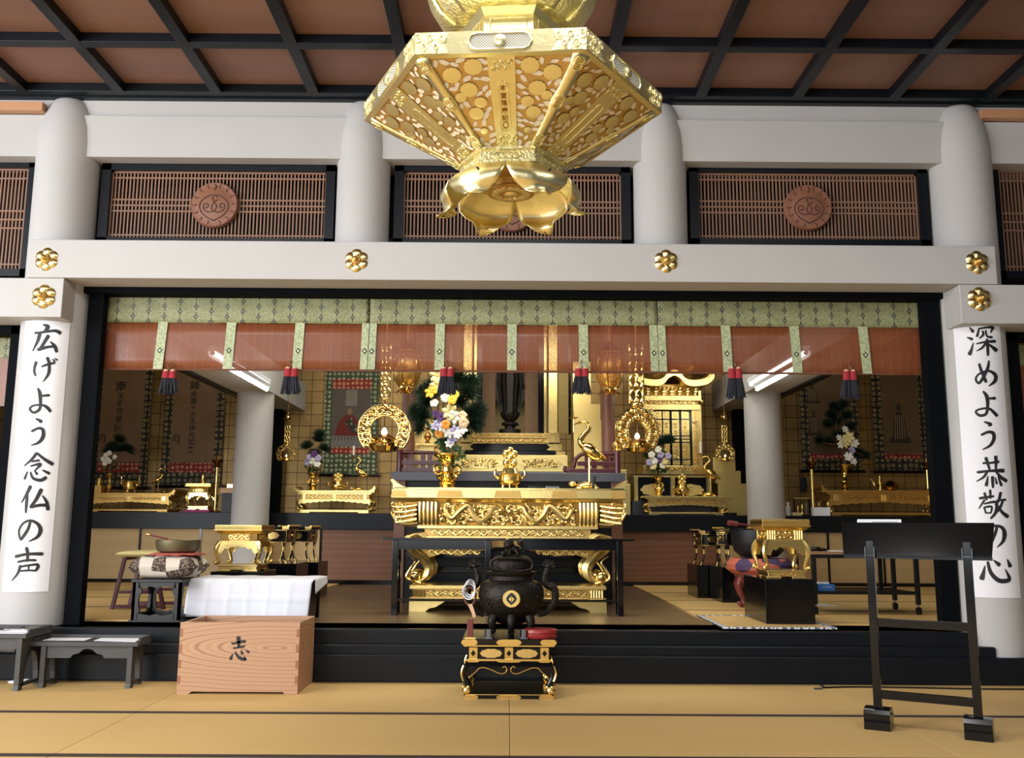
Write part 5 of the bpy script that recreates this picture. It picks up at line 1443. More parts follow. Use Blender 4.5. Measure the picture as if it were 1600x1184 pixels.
for sx in (-1, 1):
    for sy in (-1, 1):
        x = cx + sx*(X(862) - cx); y = cy + sy*(D_/2 - .02)
        P = crom([(x, y, Z(1040)), (x + sx*.012, y, Z(1050)), (x + sx*.006, y, Z(1060)), (x - sx*.012, y, Z(1070)), (x - sx*.014, y, Z(1079)), (x + sx*.004, y, zb_ + .003)], 5)
        lg = MB().tube(P, [.026 - .0004*i for i in range(len(P))], 10).build('leg', k, t)
        m = MB()
        m.lathe([(.012, 0), (.026, .010), (.030, .022), (.024, .034), (.026, .046), (.014, .046)], (x - sx*.006, y - .002, zb_), 12)
        for q in range(4): m.ball((x - sx*.006 + .022*math.cos(q*1.57 + .4), y + .022*math.sin(q*1.57 + .4), zb_ + .044), (.010, .010, .013), 8, 6)
        m.build('leaf_cuff', gp, lg)
        MB().tube([(p[0] + sx*.013, p[1] - .018, p[2]) for p in P[:13]], .0065, 6).build('gold_edge', gp, lg)
MB().box(X(725), X(865), yf, yb_, Z(1092.5), Z(1086)).build('base_frame', k, t, smooth=False, bevel=.003)
MB().box(X(727), X(863), yf + .004, yb_ - .004, Z(1086), Z(1084.8)).build('gold_rim', gp, t, smooth=False)
for c, w_ in ((736, 24), (795, 40), (854, 24)): fit(c, w_, 1086, 1092.5, yf)
# burner
zt_ = Z(998); Yb = cy + .01; fb2 = Fr(Yb - .05, 799, 930)
xB = fb2.X(799); S_ = fb2.S; br = M['bronze']
t = thing('incense_burner', 'dark bronze incense burner with lion lid and dragon handles on the gold-fitted stand', 'incense burner', (xB, Yb, zt_))
zz = lambda py: fb2.Z(py)
zleg = zz(972)
rb = 52 * S_
prof = [(rb*.30, zz(976)), (rb*.62, zz(968)), (rb*.90, zz(950)), (rb*1.0, zz(932)), (rb*.97, zz(918)), (rb*.86, zz(910)), (rb*.70, zz(906)), (rb*.66, zz(900)), (rb*.74, zz(896)), (rb*.76, zz(893)), (rb*.60, zz(893)), (rb*.56, zz(904))]
MB().lathe(prof, (xB, Yb, 0), 48, sy=.82).build('bowl_body', br, t)
for sx, sy in ((-.52, -.45), (.52, -.45), (0, .6), (0, -.68)):
    x, y = xB + sx*rb, Yb + sy*rb*.82
    m = MB(); m.tube(crom([(x*.0 + xB + sx*rb*1.0, y, zz(962)), (xB + sx*rb*1.12, Yb + sy*rb*.95, zz(972)), (xB + sx*rb*1.02, Yb + sy*rb*.86, zt_ + .034), (xB + sx*rb*1.12, Yb + sy*rb*.94, zt_ + .024)], 4), [.030, .030, .029, .028, .026, .024, .022, .020, .018, .018, .020, .022, .020], 10); m.build('leg', br, t)
# relief on the bowl
m = MB()
for k_ in range(26):
    a = -math.pi/2 + g7.uniform(-1.35, 1.35); q = g7.uniform(0, 1); rr = rb*(.93 + .06*math.sin(q*3)); z_ = zz(916) + (zz(950) - zz(916))*q
    if abs(a + math.pi/2) < .32: continue
    c = Vector((xB + rr*math.cos(a), Yb + rr*.82*math.sin(a), z_)); tx = Vector((-math.sin(a), math.cos(a)*.82, 0)); r_ = g7.uniform(.012, .022)
    m.tube([c + tx*(r_*(1-.05*i)*math.cos(i*.5)) + Vector((0, 0, r_*(1-.05*i)*math.sin(i*.5))) for i in range(14)], .004, 5)
m.build('dragon_relief', br, t)
Mx = Matrix.Rotation(R(90), 3, 'X')
c = (xB, Yb - rb*.80, zz(933))
md = MB().lathe([(0, .012), (.050*1.0, .012), (.054, .008), (.054, 0)], c, 36, M=Mx).build('gold_medallion', M['gold'], t)
m = MB()
yy = c[1] - .0135
for s_ in (-1, 1):
    m.tube(crom([(xB, yy, c[2] + .032), (xB + s_*.012, yy, c[2] + .018), (xB + s_*.024, yy, c[2]), (xB + s_*.014, yy, c[2] - .016), (xB, yy, c[2] - .030)], 4), [.004, .006, .008, .009, .010, .010, .009, .009, .008, .008, .008, .008, .008, .007, .006, .005, .004], 6, flat=.3, nrm=(0, 1, 0))
m.tube([(xB, yy - .001, c[2] + .036), (xB, yy - .001, c[2] - .036)], .0025, 6); m.build('crest_emblem', M['ink'], md)
m = MB(); m.tube(crom([(xB - .004, yy - .004, c[2] + .02), (xB + .006, yy - .004, c[2] + .006), (xB - .006, yy - .004, c[2] - .008), (xB + .004, yy - .004, c[2] - .02)], 5), .002, 5); m.build('gold_thread', M['goldplate'], md)
# open oval lid grille
m = MB(); P = []
for i in range(40):
    a = 2*math.pi*i/40; ca, sa = math.cos(a), math.sin(a)
    P.append((xB + 33*S_*(abs(ca)**.6)*(1 if ca > 0 else -1), Yb - .055, zz(882) + 10*S_*(abs(sa)**.7)*(1 if sa > 0 else -1)))
m.tube(P, .009, 8, True); m.build('lid_rim', br, t)
m = MB().lathe([(rb*.60, zz(894)), (rb*.64, zz(884)), (rb*.60, zz(874)), (rb*.46, zz(869)), (rb*.1, zz(867)), (0, zz(867))], (xB, Yb + .03, 0), 36, sy=.6); m.build('lid', br, t)
# lion on the lid
m = MB(); c = Vector((xB, Yb + .01, zz(868)))
m.ball(c + Vector((.012, .01, .035)), (.042, .030, .030), 14, 10)
m.ball(c + Vector((-.022, -.012, .062)), (.026, .024, .026), 14, 10); m.ball(c + Vector((-.036, -.026, .055)), (.014, .014, .012), 10, 8)
for k_ in range(9): a = k_*.7; m.ball(c + Vector((-.018 + .026*math.cos(a), -.004, .066 + .026*math.sin(a))), .010, 8, 6)
for dx, dy in ((-.038, -.02), (-.012, -.028), (.034, -.014), (.046, .016)): m.tube([c + Vector((dx*.6, dy*.5, .035)), c + Vector((dx, dy, .018)), c + Vector((dx*1.1, dy*1.2, .002))], [.014, .011, .012], 8)
m.tube(crom([tuple(c + Vector(q)) for q in ((.048, .01, .03), (.066, .01, .055), (.052, .008, .08), (.066, .006, .095))], 4), [.008 + .0012*i for i in range(13)], 8)
m.ball(c + Vector((-.05, -.03, .012)), .015, 10, 8)
m.build('lion_finial', br, t)
# dragon handles
for s_ in (-1, 1):
    P = crom([(xB + s_*rb*.82, Yb, zz(962)), (xB + s_*rb*1.10, Yb, zz(955)), (xB + s_*rb*1.32, Yb, zz(938)), (xB + s_*rb*1.30, Yb, zz(920)), (xB + s_*rb*1.08, Yb, zz(914)), (xB + s_*rb*1.02, Yb, zz(904)), (xB + s_*rb*1.06, Yb, zz(894)), (xB + s_*rb*1.12, Yb, zz(886))], 6)
    m = MB(); n_ = len(P); m.tube(P, [.015 + .009*math.sin(math.pi*i/n_) for i in range(n_)], 9)
    hd = Vector(P[-1]); m.ball(hd + Vector((0, 0, .006)), (.026, .022, .018), 12, 8); m.ball(hd + Vector((s_*.026, -.004, 0)), (.018, .014, .010), 10, 6)
    for q in range(9): a = R(20 + 22*q); m.tube([hd, hd + Vector((-s_*.050*math.cos(a)*.9, .006*(-1)**q, .052*math.sin(a)))], [.011, .002], 6)
    for q in range(3, n_ - 6, 3): p = Vector(P[q]); d_ = (p - Vector((xB, Yb, zz(935)))).normalized(); m.tube([p, p + d_*.026], [.008, .001], 5)
    m.build('dragon_handle', br, t)
# rosary hung over the left handle, small red box, small holders
xr_, yr_ = xB - rb*1.24, Yb - .03
t = thing('prayer_beads', 'rosary with white cords and brown beads hanging on the left dragon handle', 'rosary', (xr_, yr_, zz(925)))
m = MB()
for k_ in range(3): m.tube([(xr_ + (.030 + .004*k_)*math.cos(a) - .004*k_, yr_ - .022 - .006*k_ + .012*math.sin(a*2), zz(918) - .012*k_ + .046*math.sin(a)) for a in [2*math.pi*i/28 for i in range(28)]], .0038, 7, True)
m.build('white_cord', M['white'], t)
for q in range(26):
    a = 2*math.pi*q/26; MB().ball((xr_ + .034*math.cos(a), yr_ - .012, zz(932) + .052*math.sin(a)), .0075, 10, 8).build('bead', M['brownpost'], t)
m = MB()
for q in range(12): m.tube([(xr_ + g7.uniform(-.012, .012), yr_ - .02, zz(944)), (xr_ + .028 + g7.uniform(-.010, .010), yr_ - .026, zz(964) + g7.uniform(-.006, .004))], [.003, .0022], 5)
m.build('tassel', M['petalpink'], t)
xs_ = fb2.X(737)
t = thing('wooden_clapper', 'upright red brown wooden stick at the left edge of the incense stand top', 'stick', (xs_, yf + .03, zt_))
MB().box(xs_ - .018, xs_ + .018, yf + .012, yf + .034, zt_, zt_ + .11).build('stick', M['redwood'], t, smooth=False, bevel=.003)
MB().box(xs_ - .032, xs_ + .034, yf + .006, yf + .05, zt_, zt_ + .008).build('foot', M['goldplate'], t, smooth=False)
xs_ = fb2.X(843); M['redlac'] = simple('red_lacquer', (150, 42, 44), .3, 0, 10, .1)
t = thing('red_lacquer_box', 'oval red lacquered incense box beside the burner feet', 'box', (xs_, yf + .09, zt_))
MB().lathe([(.095, 0), (.100, .006), (.100, .026), (.096, .028)], (xs_, yf + .078, zt_), 40, sy=.72).build('box_body', M['redlac'], t)
MB().lathe([(.097, .028), (.102, .030), (.102, .046), (.096, .052), (.0, .054)], (xs_, yf + .078, zt_), 40, sy=.72).build('lid', M['redlac'], t)
for px in (765, 818):
    x = fb2.X(px)
    t = thing('metal_clip_holder', 'small grey metal holder at the %s foot of the incense burner' % ('left' if px < 790 else 'right'), 'holder', (x, yf + .035, zt_), 'small metal holders')
    MB().box(x - .013, x + .013, yf + .02, yf + .05, zt_, zt_ + .052).build('upright', M['chrome'], t, smooth=False, bevel=.002)
    MB().box(x - .022, x + .022, yf + .015, yf + .055, zt_, zt_ + .006).build('plate', M['chrome'], t, smooth=False)
# ================================================================== the main altar
g8 = random.Random(23)
GO, GP, GD, BK, BR = M['gold'], M['goldplate'], M['golddull'], M['black'], M['brass']
YA = 8.30; f = Fr(YA, 794, 745); X, Z = f.X, f.Z
zA = Z(738)
t = thing('altar_platform', 'dark lacquered altar platform with grey reflecting edge behind the gold altar table', 'altar', (X(794), 9.0, ZF))
M['slate'] = simple('reflecting_grey_lacquer', (72, 74, 84), .3, 0, 8, .1)  # grey-blue of light reflected on the dark platform edge, put into the colour
MB().box(X(611), X(977), YA - .02, 10.2, Z(752), zA).build('top_edge', M['slate'], t, smooth=False, bevel=.004)
MB().box(X(622), X(966), YA + .04, 10.15, ZF, Z(752)).build('body', M['black_soft'], t, smooth=False)
for a in (617, 955): MB().box(X(a), X(a + 17), YA, YA + .06, ZF, Z(752)).build('corner_post', M['brownpost'], t, smooth=False, bevel=.003)
for k, py in enumerate((770, 800, 862, 885)): MB().box(X(636), X(954), YA + .02 - .004*k, YA + .06, Z(py + 10), Z(py)).build('step_moulding', M['black'], t, smooth=False, bevel=.003)
# railings
def railing(s_, lab):
    ex = lambda a: X(794.5 + s_*a); y = YA + .06
    t = thing('altar_railing', lab, 'railing', (ex(140), y, zA), 'altar railings')
    MB().tube([(ex(171.5), y, zA), (ex(171.5), y, Z(703))], 5.2*f.S, 16).build('corner_post', M['purple'], t)
    MB().lathe([(.030, 0), (.034, .012), (.024, .02), (.026, .03), (.042, .055), (.040, .075), (.016, .092), (0, .10)], (ex(171.5), y, Z(703)), 20).build('jewel_finial', GP, t)
    for py, e in ((734.5, 94), (723, 108)): MB().box(min(ex(171), ex(e)), max(ex(171), ex(e)), y - .02, y + .02, Z(py + 3), Z(py - 3.5)).build('rail', M['purple'], t, smooth=False, bevel=.002)
    P = crom([(ex(171), y, Z(707)), (ex(130), y, Z(707)), (ex(116), y, Z(708)), (ex(106), y, Z(716)), (ex(103), y, Z(727)), (ex(97), y, Z(735)), (ex(89), y, Z(733)), (ex(90), y, Z(727))], 5)
    MB().tube(P, .018, 10).build('curled_rail', M['purple'], t)
    for a in (158, 139, 128): MB().box(min(ex(a), ex(a - 8)), max(ex(a), ex(a - 8)), y - .012, y + .012, Z(737.5), Z(708)).build('baluster', M['purple'], t, smooth=False)
    yb = 8.98
    for py in (734.5, 707): MB().box(ex(171) - .012, ex(171) + .012, y + .02, yb, Z(py + 3), Z(py - 3)).build('side_rail', M['purple'], t, smooth=False)
railing(-1, 'purple brown altar railing on the left, in front of the flower vase side')
railing(1, 'purple brown altar railing on the right, behind the crane candlestick')
# round pillars and hanging lanterns
YP = 8.85; fp = Fr(YP, 794, 680)
for px, sd in ((637.5, 'left'), (950, 'right')):
    x = fp.X(px); r = 10.5*fp.S
    t = thing('altar_pillar', 'round brown wooden pillar at the %s side of the altar shrine' % sd, 'pillar', (x, YP, zA), 'brown pillars of the altar')
    MB().lathe([(r, zA), (r, 3.3)], (x, YP, 0), 28).build('shaft', M['brownpost'], t)
    MB().lathe([(r*1.25, zA), (r*1.25, zA + .04), (r*1.05, zA + .06)], (x, YP, 0), 28).build('metal_base', GP, t)
M['orangegold'] = m_cells('orange_gold_lantern_pattern', (214, 170, 96), (184, 92, 56), 42, .40, .35, .7, edge=(236, 200, 130))
YLn = 8.45; fl = Fr(YLn, 794, 590)
def egg_lantern(px, lab, mat):
    x = fl.X(px); S_ = fl.S; zb = fl.Z(606)
    t = thing('hanging_lantern', lab, 'lantern', (x, YLn, zb), 'egg shaped lanterns')
    MB().lathe([(10*S_, zb + .002), (16*S_, zb + 6*S_), (20.5*S_, zb + 18*S_), (22*S_, zb + 30*S_), (20*S_, zb + 44*S_), (13*S_, zb + 54*S_)], (x, YLn, 0), 36).build('shade', mat, t)
    for q in range(6):
        a = R(60*q + 15)
        P = [(x + r*S_*math.cos(a), YLn + r*S_*math.sin(a), zb + h*S_) for r, h in ((10.5, 0), (16.6, 6), (21, 18), (22.5, 30), (20.5, 44), (13, 54))]
        MB().tube(crom(P, 4), .006, 6).build('rib', GP, t)
    MB().lathe([(4*S_, zb - 10*S_), (8*S_, zb - 8*S_), (5*S_, zb - 5*S_), (11*S_, zb - 1.5*S_), (11*S_, zb + 1*S_)], (x, YLn, 0), 20).build('base_cup', GP, t)
    for q in range(6):
        a = R(60*q); m = MB(); P = crom([(x + r*S_*math.cos(a), YLn + r*S_*math.sin(a), zb + h*S_) for r, h in ((5, -6), (12, -5), (16, -9), (13, -12))], 4); m.tube(P, [.010 - .0006*i for i in range(len(P))], 6); m.build('curled_foot', M['browngold'], t)
    MB().lathe([(13*S_, zb + 54*S_), (24*S_, zb + 56*S_), (15*S_, zb + 64*S_), (5*S_, zb + 72*S_), (0, zb + 76*S_)], (x, YLn, 0), 24).build('roof_cap', GP, t)
    MB().tube([(x, YLn, zb + 74*S_), (x, YLn, 3.5)], .006, 6).build('chain', M['browngold'], t)
egg_lantern(636, 'pale gold egg shaped lantern hanging by the left altar pillar', GD)
egg_lantern(952.5, 'orange patterned egg shaped lantern hanging by the right altar pillar', M['orangegold'])
# gold stepped blocks on the platform
M['goldblock'] = simple('bright_gold_board', (250, 226, 150), .34, .85, 3, .04)
def stepped(lab, tiers, Y, d, z0, grp='stepped gold stands'):
    ff = Fr(Y, 794, 690)
    a, b = tiers[0][0], tiers[0][1]
    t = thing('stepped_gold_stand', lab, 'stand', (ff.X((a+b)/2), Y + d/2, z0), grp)
    zb = z0
    for i, (a, b, py) in enumerate(tiers):
        zt_ = ff.Z(py); e = .05*i
        MB().box(ff.X(a), ff.X(b), Y + e, Y + d - e, zb, zt_).build('tier', M['goldblock'], t, smooth=False, bevel=.004)
        zb = zt_
    return t
stepped('tall stepped gold stand on the altar behind the crane candlestick', [(897, 950, 684), (897, 945, 655), (897, 940, 628), (897, 926, 560)], 9.05, .5, zA)
stepped('stepped gold stand on the altar behind the left railing', [(640, 692, 690), (646, 692, 656)], 9.0, .5, zA)
# little vase on a small stand, left
Yv = 8.75; ff = Fr(Yv, 668, 690)
t = thing('small_pedestal', 'small cream gold pedestal under the little brass vase', 'pedestal', (ff.X(668), Yv, zA))
zt_ = ff.Z(694)
MB().cb(ff.X(668), Yv, zA, 22*ff.S, .13, zt_ - zA - .03).build('body', M['goldblock'], t, smooth=False)
MB().cb(ff.X(668), Yv, zt_ - .03, 30*ff.S, .18, .014).build('moulding', GD, t, smooth=False)
MB().cb(ff.X(668), Yv, zt_ - .016, 34*ff.S, .2, .016).build('top', GP, t, smooth=False)
S_ = ff.S
t = thing('little_vase', 'little brass vase with narrow neck in front of the left stepped gold stand', 'vase', (ff.X(668), Yv, zt_))
MB().lathe([(4*S_, 0), (4.5*S_, 2*S_), (2*S_, 5*S_), (5.5*S_, 10*S_), (5.5*S_, 14*S_), (2.2*S_, 19*S_), (1.8*S_, 22*S_), (4.6*S_, 25*S_), (3.6*S_, 25*S_), (1.2*S_, 21*S_)], (ff.X(668), Yv, zt_), 24).build('body', M['browngold'], t)
m = MB(); 
for q in range(5): m.ball((ff.X(668) + g8.uniform(-.01, .01), Yv, zt_ + (27 + 2*q)*S_), (.010, .010, .018), 8, 6)
m.build('sprig', M['pine'], t)

# the shrine cabinet with the standing figure
M['olivegold'] = simple('olive_gold_door', (120, 104, 58), .45, .6, 12, .2)
YZ = 9.25; fz = Fr(YZ, 797, 650); X, Z = fz.X, fz.Z; ztop = 3.45
t = thing('altar_shrine', 'gold and black shrine cabinet housing the dark standing figure in the centre of the altar', 'shrine', (X(797), YZ + .3, zA))
for s_ in (-1, 1):
    ex = lambda a: X(797 + s_*a)
    bx_ = lambda a, b, y0, y1, z0, z1: MB().box(min(ex(a), ex(b)), max(ex(a), ex(b)), y0, y1, z0, z1)
    bx_(60, 74, YZ - .03, YZ + .05, Z(690), ztop).build('gold_post', GO, t, smooth=False, bevel=.004)
    bx_(58, 77, YZ - .045, YZ + .05, Z(692), Z(676)).build('post_base', GP, t, smooth=False, bevel=.004)
    bx_(75, 91, YZ - .02, YZ + .01, Z(677), ztop).build('door_leaf', M['olivegold'], t, smooth=False)
    bx_(91, 95, YZ - .02, YZ + .015, Z(678), ztop).build('door_edge', BK, t, smooth=False)
    bx_(53, 57, YZ + .0, YZ + .05, Z(680), ztop).build('inner_gold_strip', GP, t, smooth=False)
    bx_(44, 53, YZ + .01, YZ + .10, Z(680), ztop).build('black_post', BK, t, smooth=False, bevel=.004)
    bx_(24, 46, YZ + .34, YZ + .36, Z(676), ztop).build('brocade_panel', simple('brown_brocade', (120, 92, 66), .6, .2, 40, .35), t, smooth=False)
    bx_(74, 76, YZ + .03, 9.95, Z(690), ztop).build('side_wall', BK, t, smooth=False)
MB().box(X(720), X(874), YZ + .55, YZ + .57, Z(690), ztop).build('back_curtain', simple('cream_silk_curtain', (196, 180, 138), .8), t, smooth=False)
MB().box(X(722), X(872), YZ - .04, YZ + .60, Z(684), Z(677)).build('gold_sill', GO, t, smooth=False)
m = MB(); scrollwork(m, X(738), X(858), Z(683), Z(678), YZ - .04, 1, 20, .004, g8); m.build('sill_carving', GP, t)
MB().box(X(736), X(858), YZ - .02, YZ + .60, Z(693), Z(684)).build('carved_base', GD, t, smooth=False)
m = MB(); scrollwork(m, X(738), X(856), Z(692), Z(685), YZ - .025, 1, 14, .006, g8); m.build('base_carving', GO, t)
def step(a, b, y, p0, p1, mat, nm): return MB().box(X(a), X(b), y, YZ + .6, Z(p1), Z(p0)).build(nm, mat, t, smooth=False, bevel=.003)
step(728, 866, YZ - .10, 694, 705, BK, 'black_step'); step(717, 878, YZ - .18, 706, 713, BK, 'black_step')
for s_ in (-1, 1):
    ex = lambda a: X(797 + s_*a)
    MB().prism([(ex(80), Z(705)), (ex(56), Z(704)), (ex(62), Z(699)), (ex(56), Z(695)), (ex(80), Z(695))], YZ - .106, YZ - .10).build('corner_plate', GP, t, smooth=False)
    MB().prism([(ex(84), Z(713)), (ex(68), Z(712)), (ex(72), Z(709.5)), (ex(68), Z(707)), (ex(84), Z(707))], YZ - .186, YZ - .18).build('corner_plate', GP, t, smooth=False)
step(710, 884, YZ - .28, 714, 739, M['goldblock'], 'gold_front')
for a, b in ((718, 786), (810, 876)):
    MB().prism([(X(a + (b-a)*(.5 + .5*math.cos(q))), Z(726.5 + 8*math.sin(q)*(.8 + .2*abs(math.cos(2*q))))) for q in [2*math.pi*i/36 for i in range(36)]], YZ - .290, YZ - .28).build('cloud_panel', GO, t, smooth=False)
    m = MB(); scrollwork(m, X(a + 7), X(b - 7), Z(733), Z(720), YZ - .292, 2, 8, .006, g8); m.build('cloud_carving', GP, t)
step(705, 889, YZ - .36, 740, 746, M['slate'], 'slate_step')
for s_ in (-1, 1):
    ex = lambda a: X(797 + s_*a); MB().box(min(ex(93), ex(80)), max(ex(93), ex(80)), YZ - .364, YZ - .36, Z(746), Z(740)).build('corner_plate', GP, t, smooth=False)

# dark standing figure on a lotus
YF = YZ + .28; ff = Fr(YF, 797, 640); xF = ff.X(797); S_ = ff.S; zF0 = Z(677)
M['darkgold'] = simple('blackened_gilt_wood', (24, 19, 14), .5, .3, 20, .4)
t = thing('standing_statue', 'dark standing robed statue before a tall pointed halo on a lotus base', 'statue', (xF, YF, zF0))
zz = lambda py: ff.Z(py)
m = MB()
m.lathe([(17*S_, zF0), (17*S_, zz(671)), (8*S_, zz(670)), (8*S_, zz(666)), (14*S_, zz(664)), (12*S_, zz(660))], (xF, YF, 0), 24, sy=.8); m.build('pedestal', M['darkgold'], t)
for q in range(9):
    a = 2*math.pi*q/9
    Mx = Matrix.Rotation(a, 3, 'Z') @ Matrix.Rotation(R(38), 3, 'Y')
    MB().ball((xF + 9*S_*math.cos(a), YF + 7*S_*math.sin(a), zz(652)), (3.4*S_, 5.5*S_, 10*S_), 10, 8, Mx).build('lotus_petal', M['darkgold'], t)
m = MB()   # robe: flared, folded
rows_ = []
for i, (py, rx, ry) in enumerate(((655, 11, 8), (640, 10.5, 7.5), (615, 12, 8), (590, 14, 8.5), (565, 14, 8.5), (545, 13, 8), (532, 9, 6.5), (526, 4, 4))):
    row = []
    for k in range(41):
        a = 2*math.pi*k/40; fo = 1 + .07*math.sin(9*a + .5*math.sin(i)) * (1 if i < 6 else .2)
        row.append((xF + rx*S_*fo*math.cos(a), YF + ry*S_*fo*math.sin(a), zz(py)))
    rows_.append(row)
m.sheet(rows_); m.build('robe', M['darkgold'], t, angle=70)
m = MB(); m.ball((xF, YF - .01, zz(515)), (7*S_, 7*S_, 9*S_), 16, 12); m.ball((xF, YF, zz(505)), (4*S_, 4*S_, 4*S_), 12, 8); m.ball((xF, YF - 7.4*S_, zz(514)), (1.2*S_, 1.4*S_, 2*S_), 8, 6); m.build('head', M['darkgold'], t)
for s_ in (-1, 1):
    m = MB(); P = crom([(xF + s_*12*S_, YF, zz(540)), (xF + s_*17*S_, YF - 3*S_, zz(560)), (xF + s_*13*S_, YF - 9*S_, zz(572 if s_ < 0 else 552)), (xF + s_*9*S_, YF - 13*S_, zz(580 if s_ < 0 else 540))], 4)
    m.tube(P, [4.2*S_ - .2*S_*i for i in range(len(P))], 8); m.build('arm', M['darkgold'], t)
    m = MB(); P = crom([(xF + s_*14*S_, YF - 6*S_, zz(568)), (xF + s_*17*S_, YF - 4*S_, zz(600)), (xF + s_*14*S_, YF - 2*S_, zz(630))], 4); m.tube(P, [3*S_]*5 + [2*S_]*(len(P)-5), 8); m.build('sleeve', M['darkgold'], t)
m = MB(); pr = [(0, 658)]
half = [(9, 655), (16, 640), (23, 618), (28, 590), (30, 560), (28, 530), (20, 500), (10, 480), (0, 470)]
pr = [(xF + a*S_, zz(b)) for a, b in half] + [(xF - a*S_, zz(b)) for a, b in reversed(half[:-1])]
m.prism(pr, YF + 10*S_, YF + 13*S_); m.build('halo_board', M['darkgold'], t, smooth=False)
m = MB()
for q in range(46):
    u = g8.uniform(-1, 1); py = g8.uniform(490, 645); w_ = 26 if py < 600 else 26 - (py - 600)*.38
    m.tube(spiral(xF + u*w_*S_, zz(py), YF + 9.8*S_, 3.2*S_, 1.2, g8.uniform(0, 6), 1, 10), .008, 5)
m.build('flame_carving', M['darkgold'], t)

# ---------------------------------------------------------------- vessels
def vase(lab, px, Y, pyb, pyt, wmax, mat=None, handles=True, name='flower_vase', grp='brass flower vases', zb=None):
    ff = Fr(Y, px, (pyb+pyt)/2); x = ff.X(px); S_ = ff.S; zb = ff.Z(pyb) if zb is None else zb; h = ff.Z(pyt) - zb; r = wmax*S_/2
    t = thing(name, lab, 'vase', (x, Y, zb), grp); mat = mat or BR
    MB().lathe([(r*.62, zb), (r*.66, zb + h*.04), (r*.48, zb + h*.10), (r*.58, zb + h*.16), (r*.44, zb + h*.20), (r*.78, zb + h*.33), (r*.74, zb + h*.40), (r*.42, zb + h*.50), (r*.40, zb + h*.70), (r*.55, zb + h*.84), (r*.98, zb + h*.95), (r, zb + h), (r*.9, zb + h), (r*.5, zb + h*.85), (r*.3, zb + h*.7)], (x, Y, 0), 32).build('body', mat, t)
    for k in (.18, .46, .74): MB().lathe([(r*.46, 0), (r*.52, h*.012), (r*.46, h*.024)], (x, Y, zb + h*k), 28).build('ring', mat, t)
    if handles:
        for s_ in (-1, 1):
            m = MB(); m.tube(crom([(x + s_*r*.5, Y, zb + h*.42), (x + s_*r*.86, Y, zb + h*.50), (x + s_*r*.82, Y, zb + h*.62), (x + s_*r*.42, Y, zb + h*.68)], 5), r*.10, 8)
            for q in range(4): m.ball((x + s_*r*(.74 + .10*math.sin(q*2)), Y, zb + h*(.46 + .05*q)), (r*.18, r*.10, h*.04), 8, 6)
            m.build('handle', mat, t)
    return t, x, zb + h, r
def censer(lab, px, Y, pyb, pyt, w_, grp='brass incense censers', zb=None, lidded=True):
    ff = Fr(Y, px, (pyb+pyt)/2); x = ff.X(px); S_ = ff.S; zb = (ff.Z(pyb) if zb is None else zb) + .004; r = w_*S_/2; h = ff.Z(pyt) - zb
    t = thing('incense_censer', lab, 'censer', (x, Y, zb), grp)
    hb = h*(.36 if lidded else .9)
    MB().lathe([(r*.55, zb + hb*.22), (r*.9, zb + hb*.34), (r, zb + hb*.62), (r*.95, zb + hb*.9), (r*1.02, zb + hb), (r*.8, zb + hb), (r*.7, zb + hb*.5)], (x, Y, 0), 32).build('bowl', GP, t)
    for q in range(3):
        a = R(120*q - 90); MB().tube([(x + r*.6*math.cos(a), Y + r*.6*math.sin(a), zb + hb*.36), (x + r*.75*math.cos(a), Y + r*.75*math.sin(a), zb)], [r*.16, r*.10], 8).build('foot', GP, t)
    for s_ in (-1, 1): MB().tube(crom([(x + s_*r*.9, Y, zb + hb*.6), (x + s_*r*1.3, Y, zb + hb*.9), (x + s_*r*1.25, Y, zb + hb*1.3), (x + s_*r*1.45, Y, zb + hb*1.5)], 4), [r*.10]*8 + [r*.06]*5, 8).build('ear', GP, t)
    if lidded:
        MB().lathe([(r*.78, zb + hb), (r*.62, zb + hb*1.35), (r*.25, zb + hb*1.5), (r*.18, zb + hb*1.75)], (x, Y, 0), 24).build('lid', GP, t)
        m = MB()
        for q, (dx, dz, rr) in enumerate(((-.34, .62, .30), (.34, .62, .30), (-.36, .84, .34), (.36, .84, .34), (0, .74, .36), (0, .92, .30))): m.ball((x + r*dx, Y, zb + h*dz), (r*rr, r*.3, h*.10), 10, 8)
        m.build('lion_knob', GO, t)
    return t
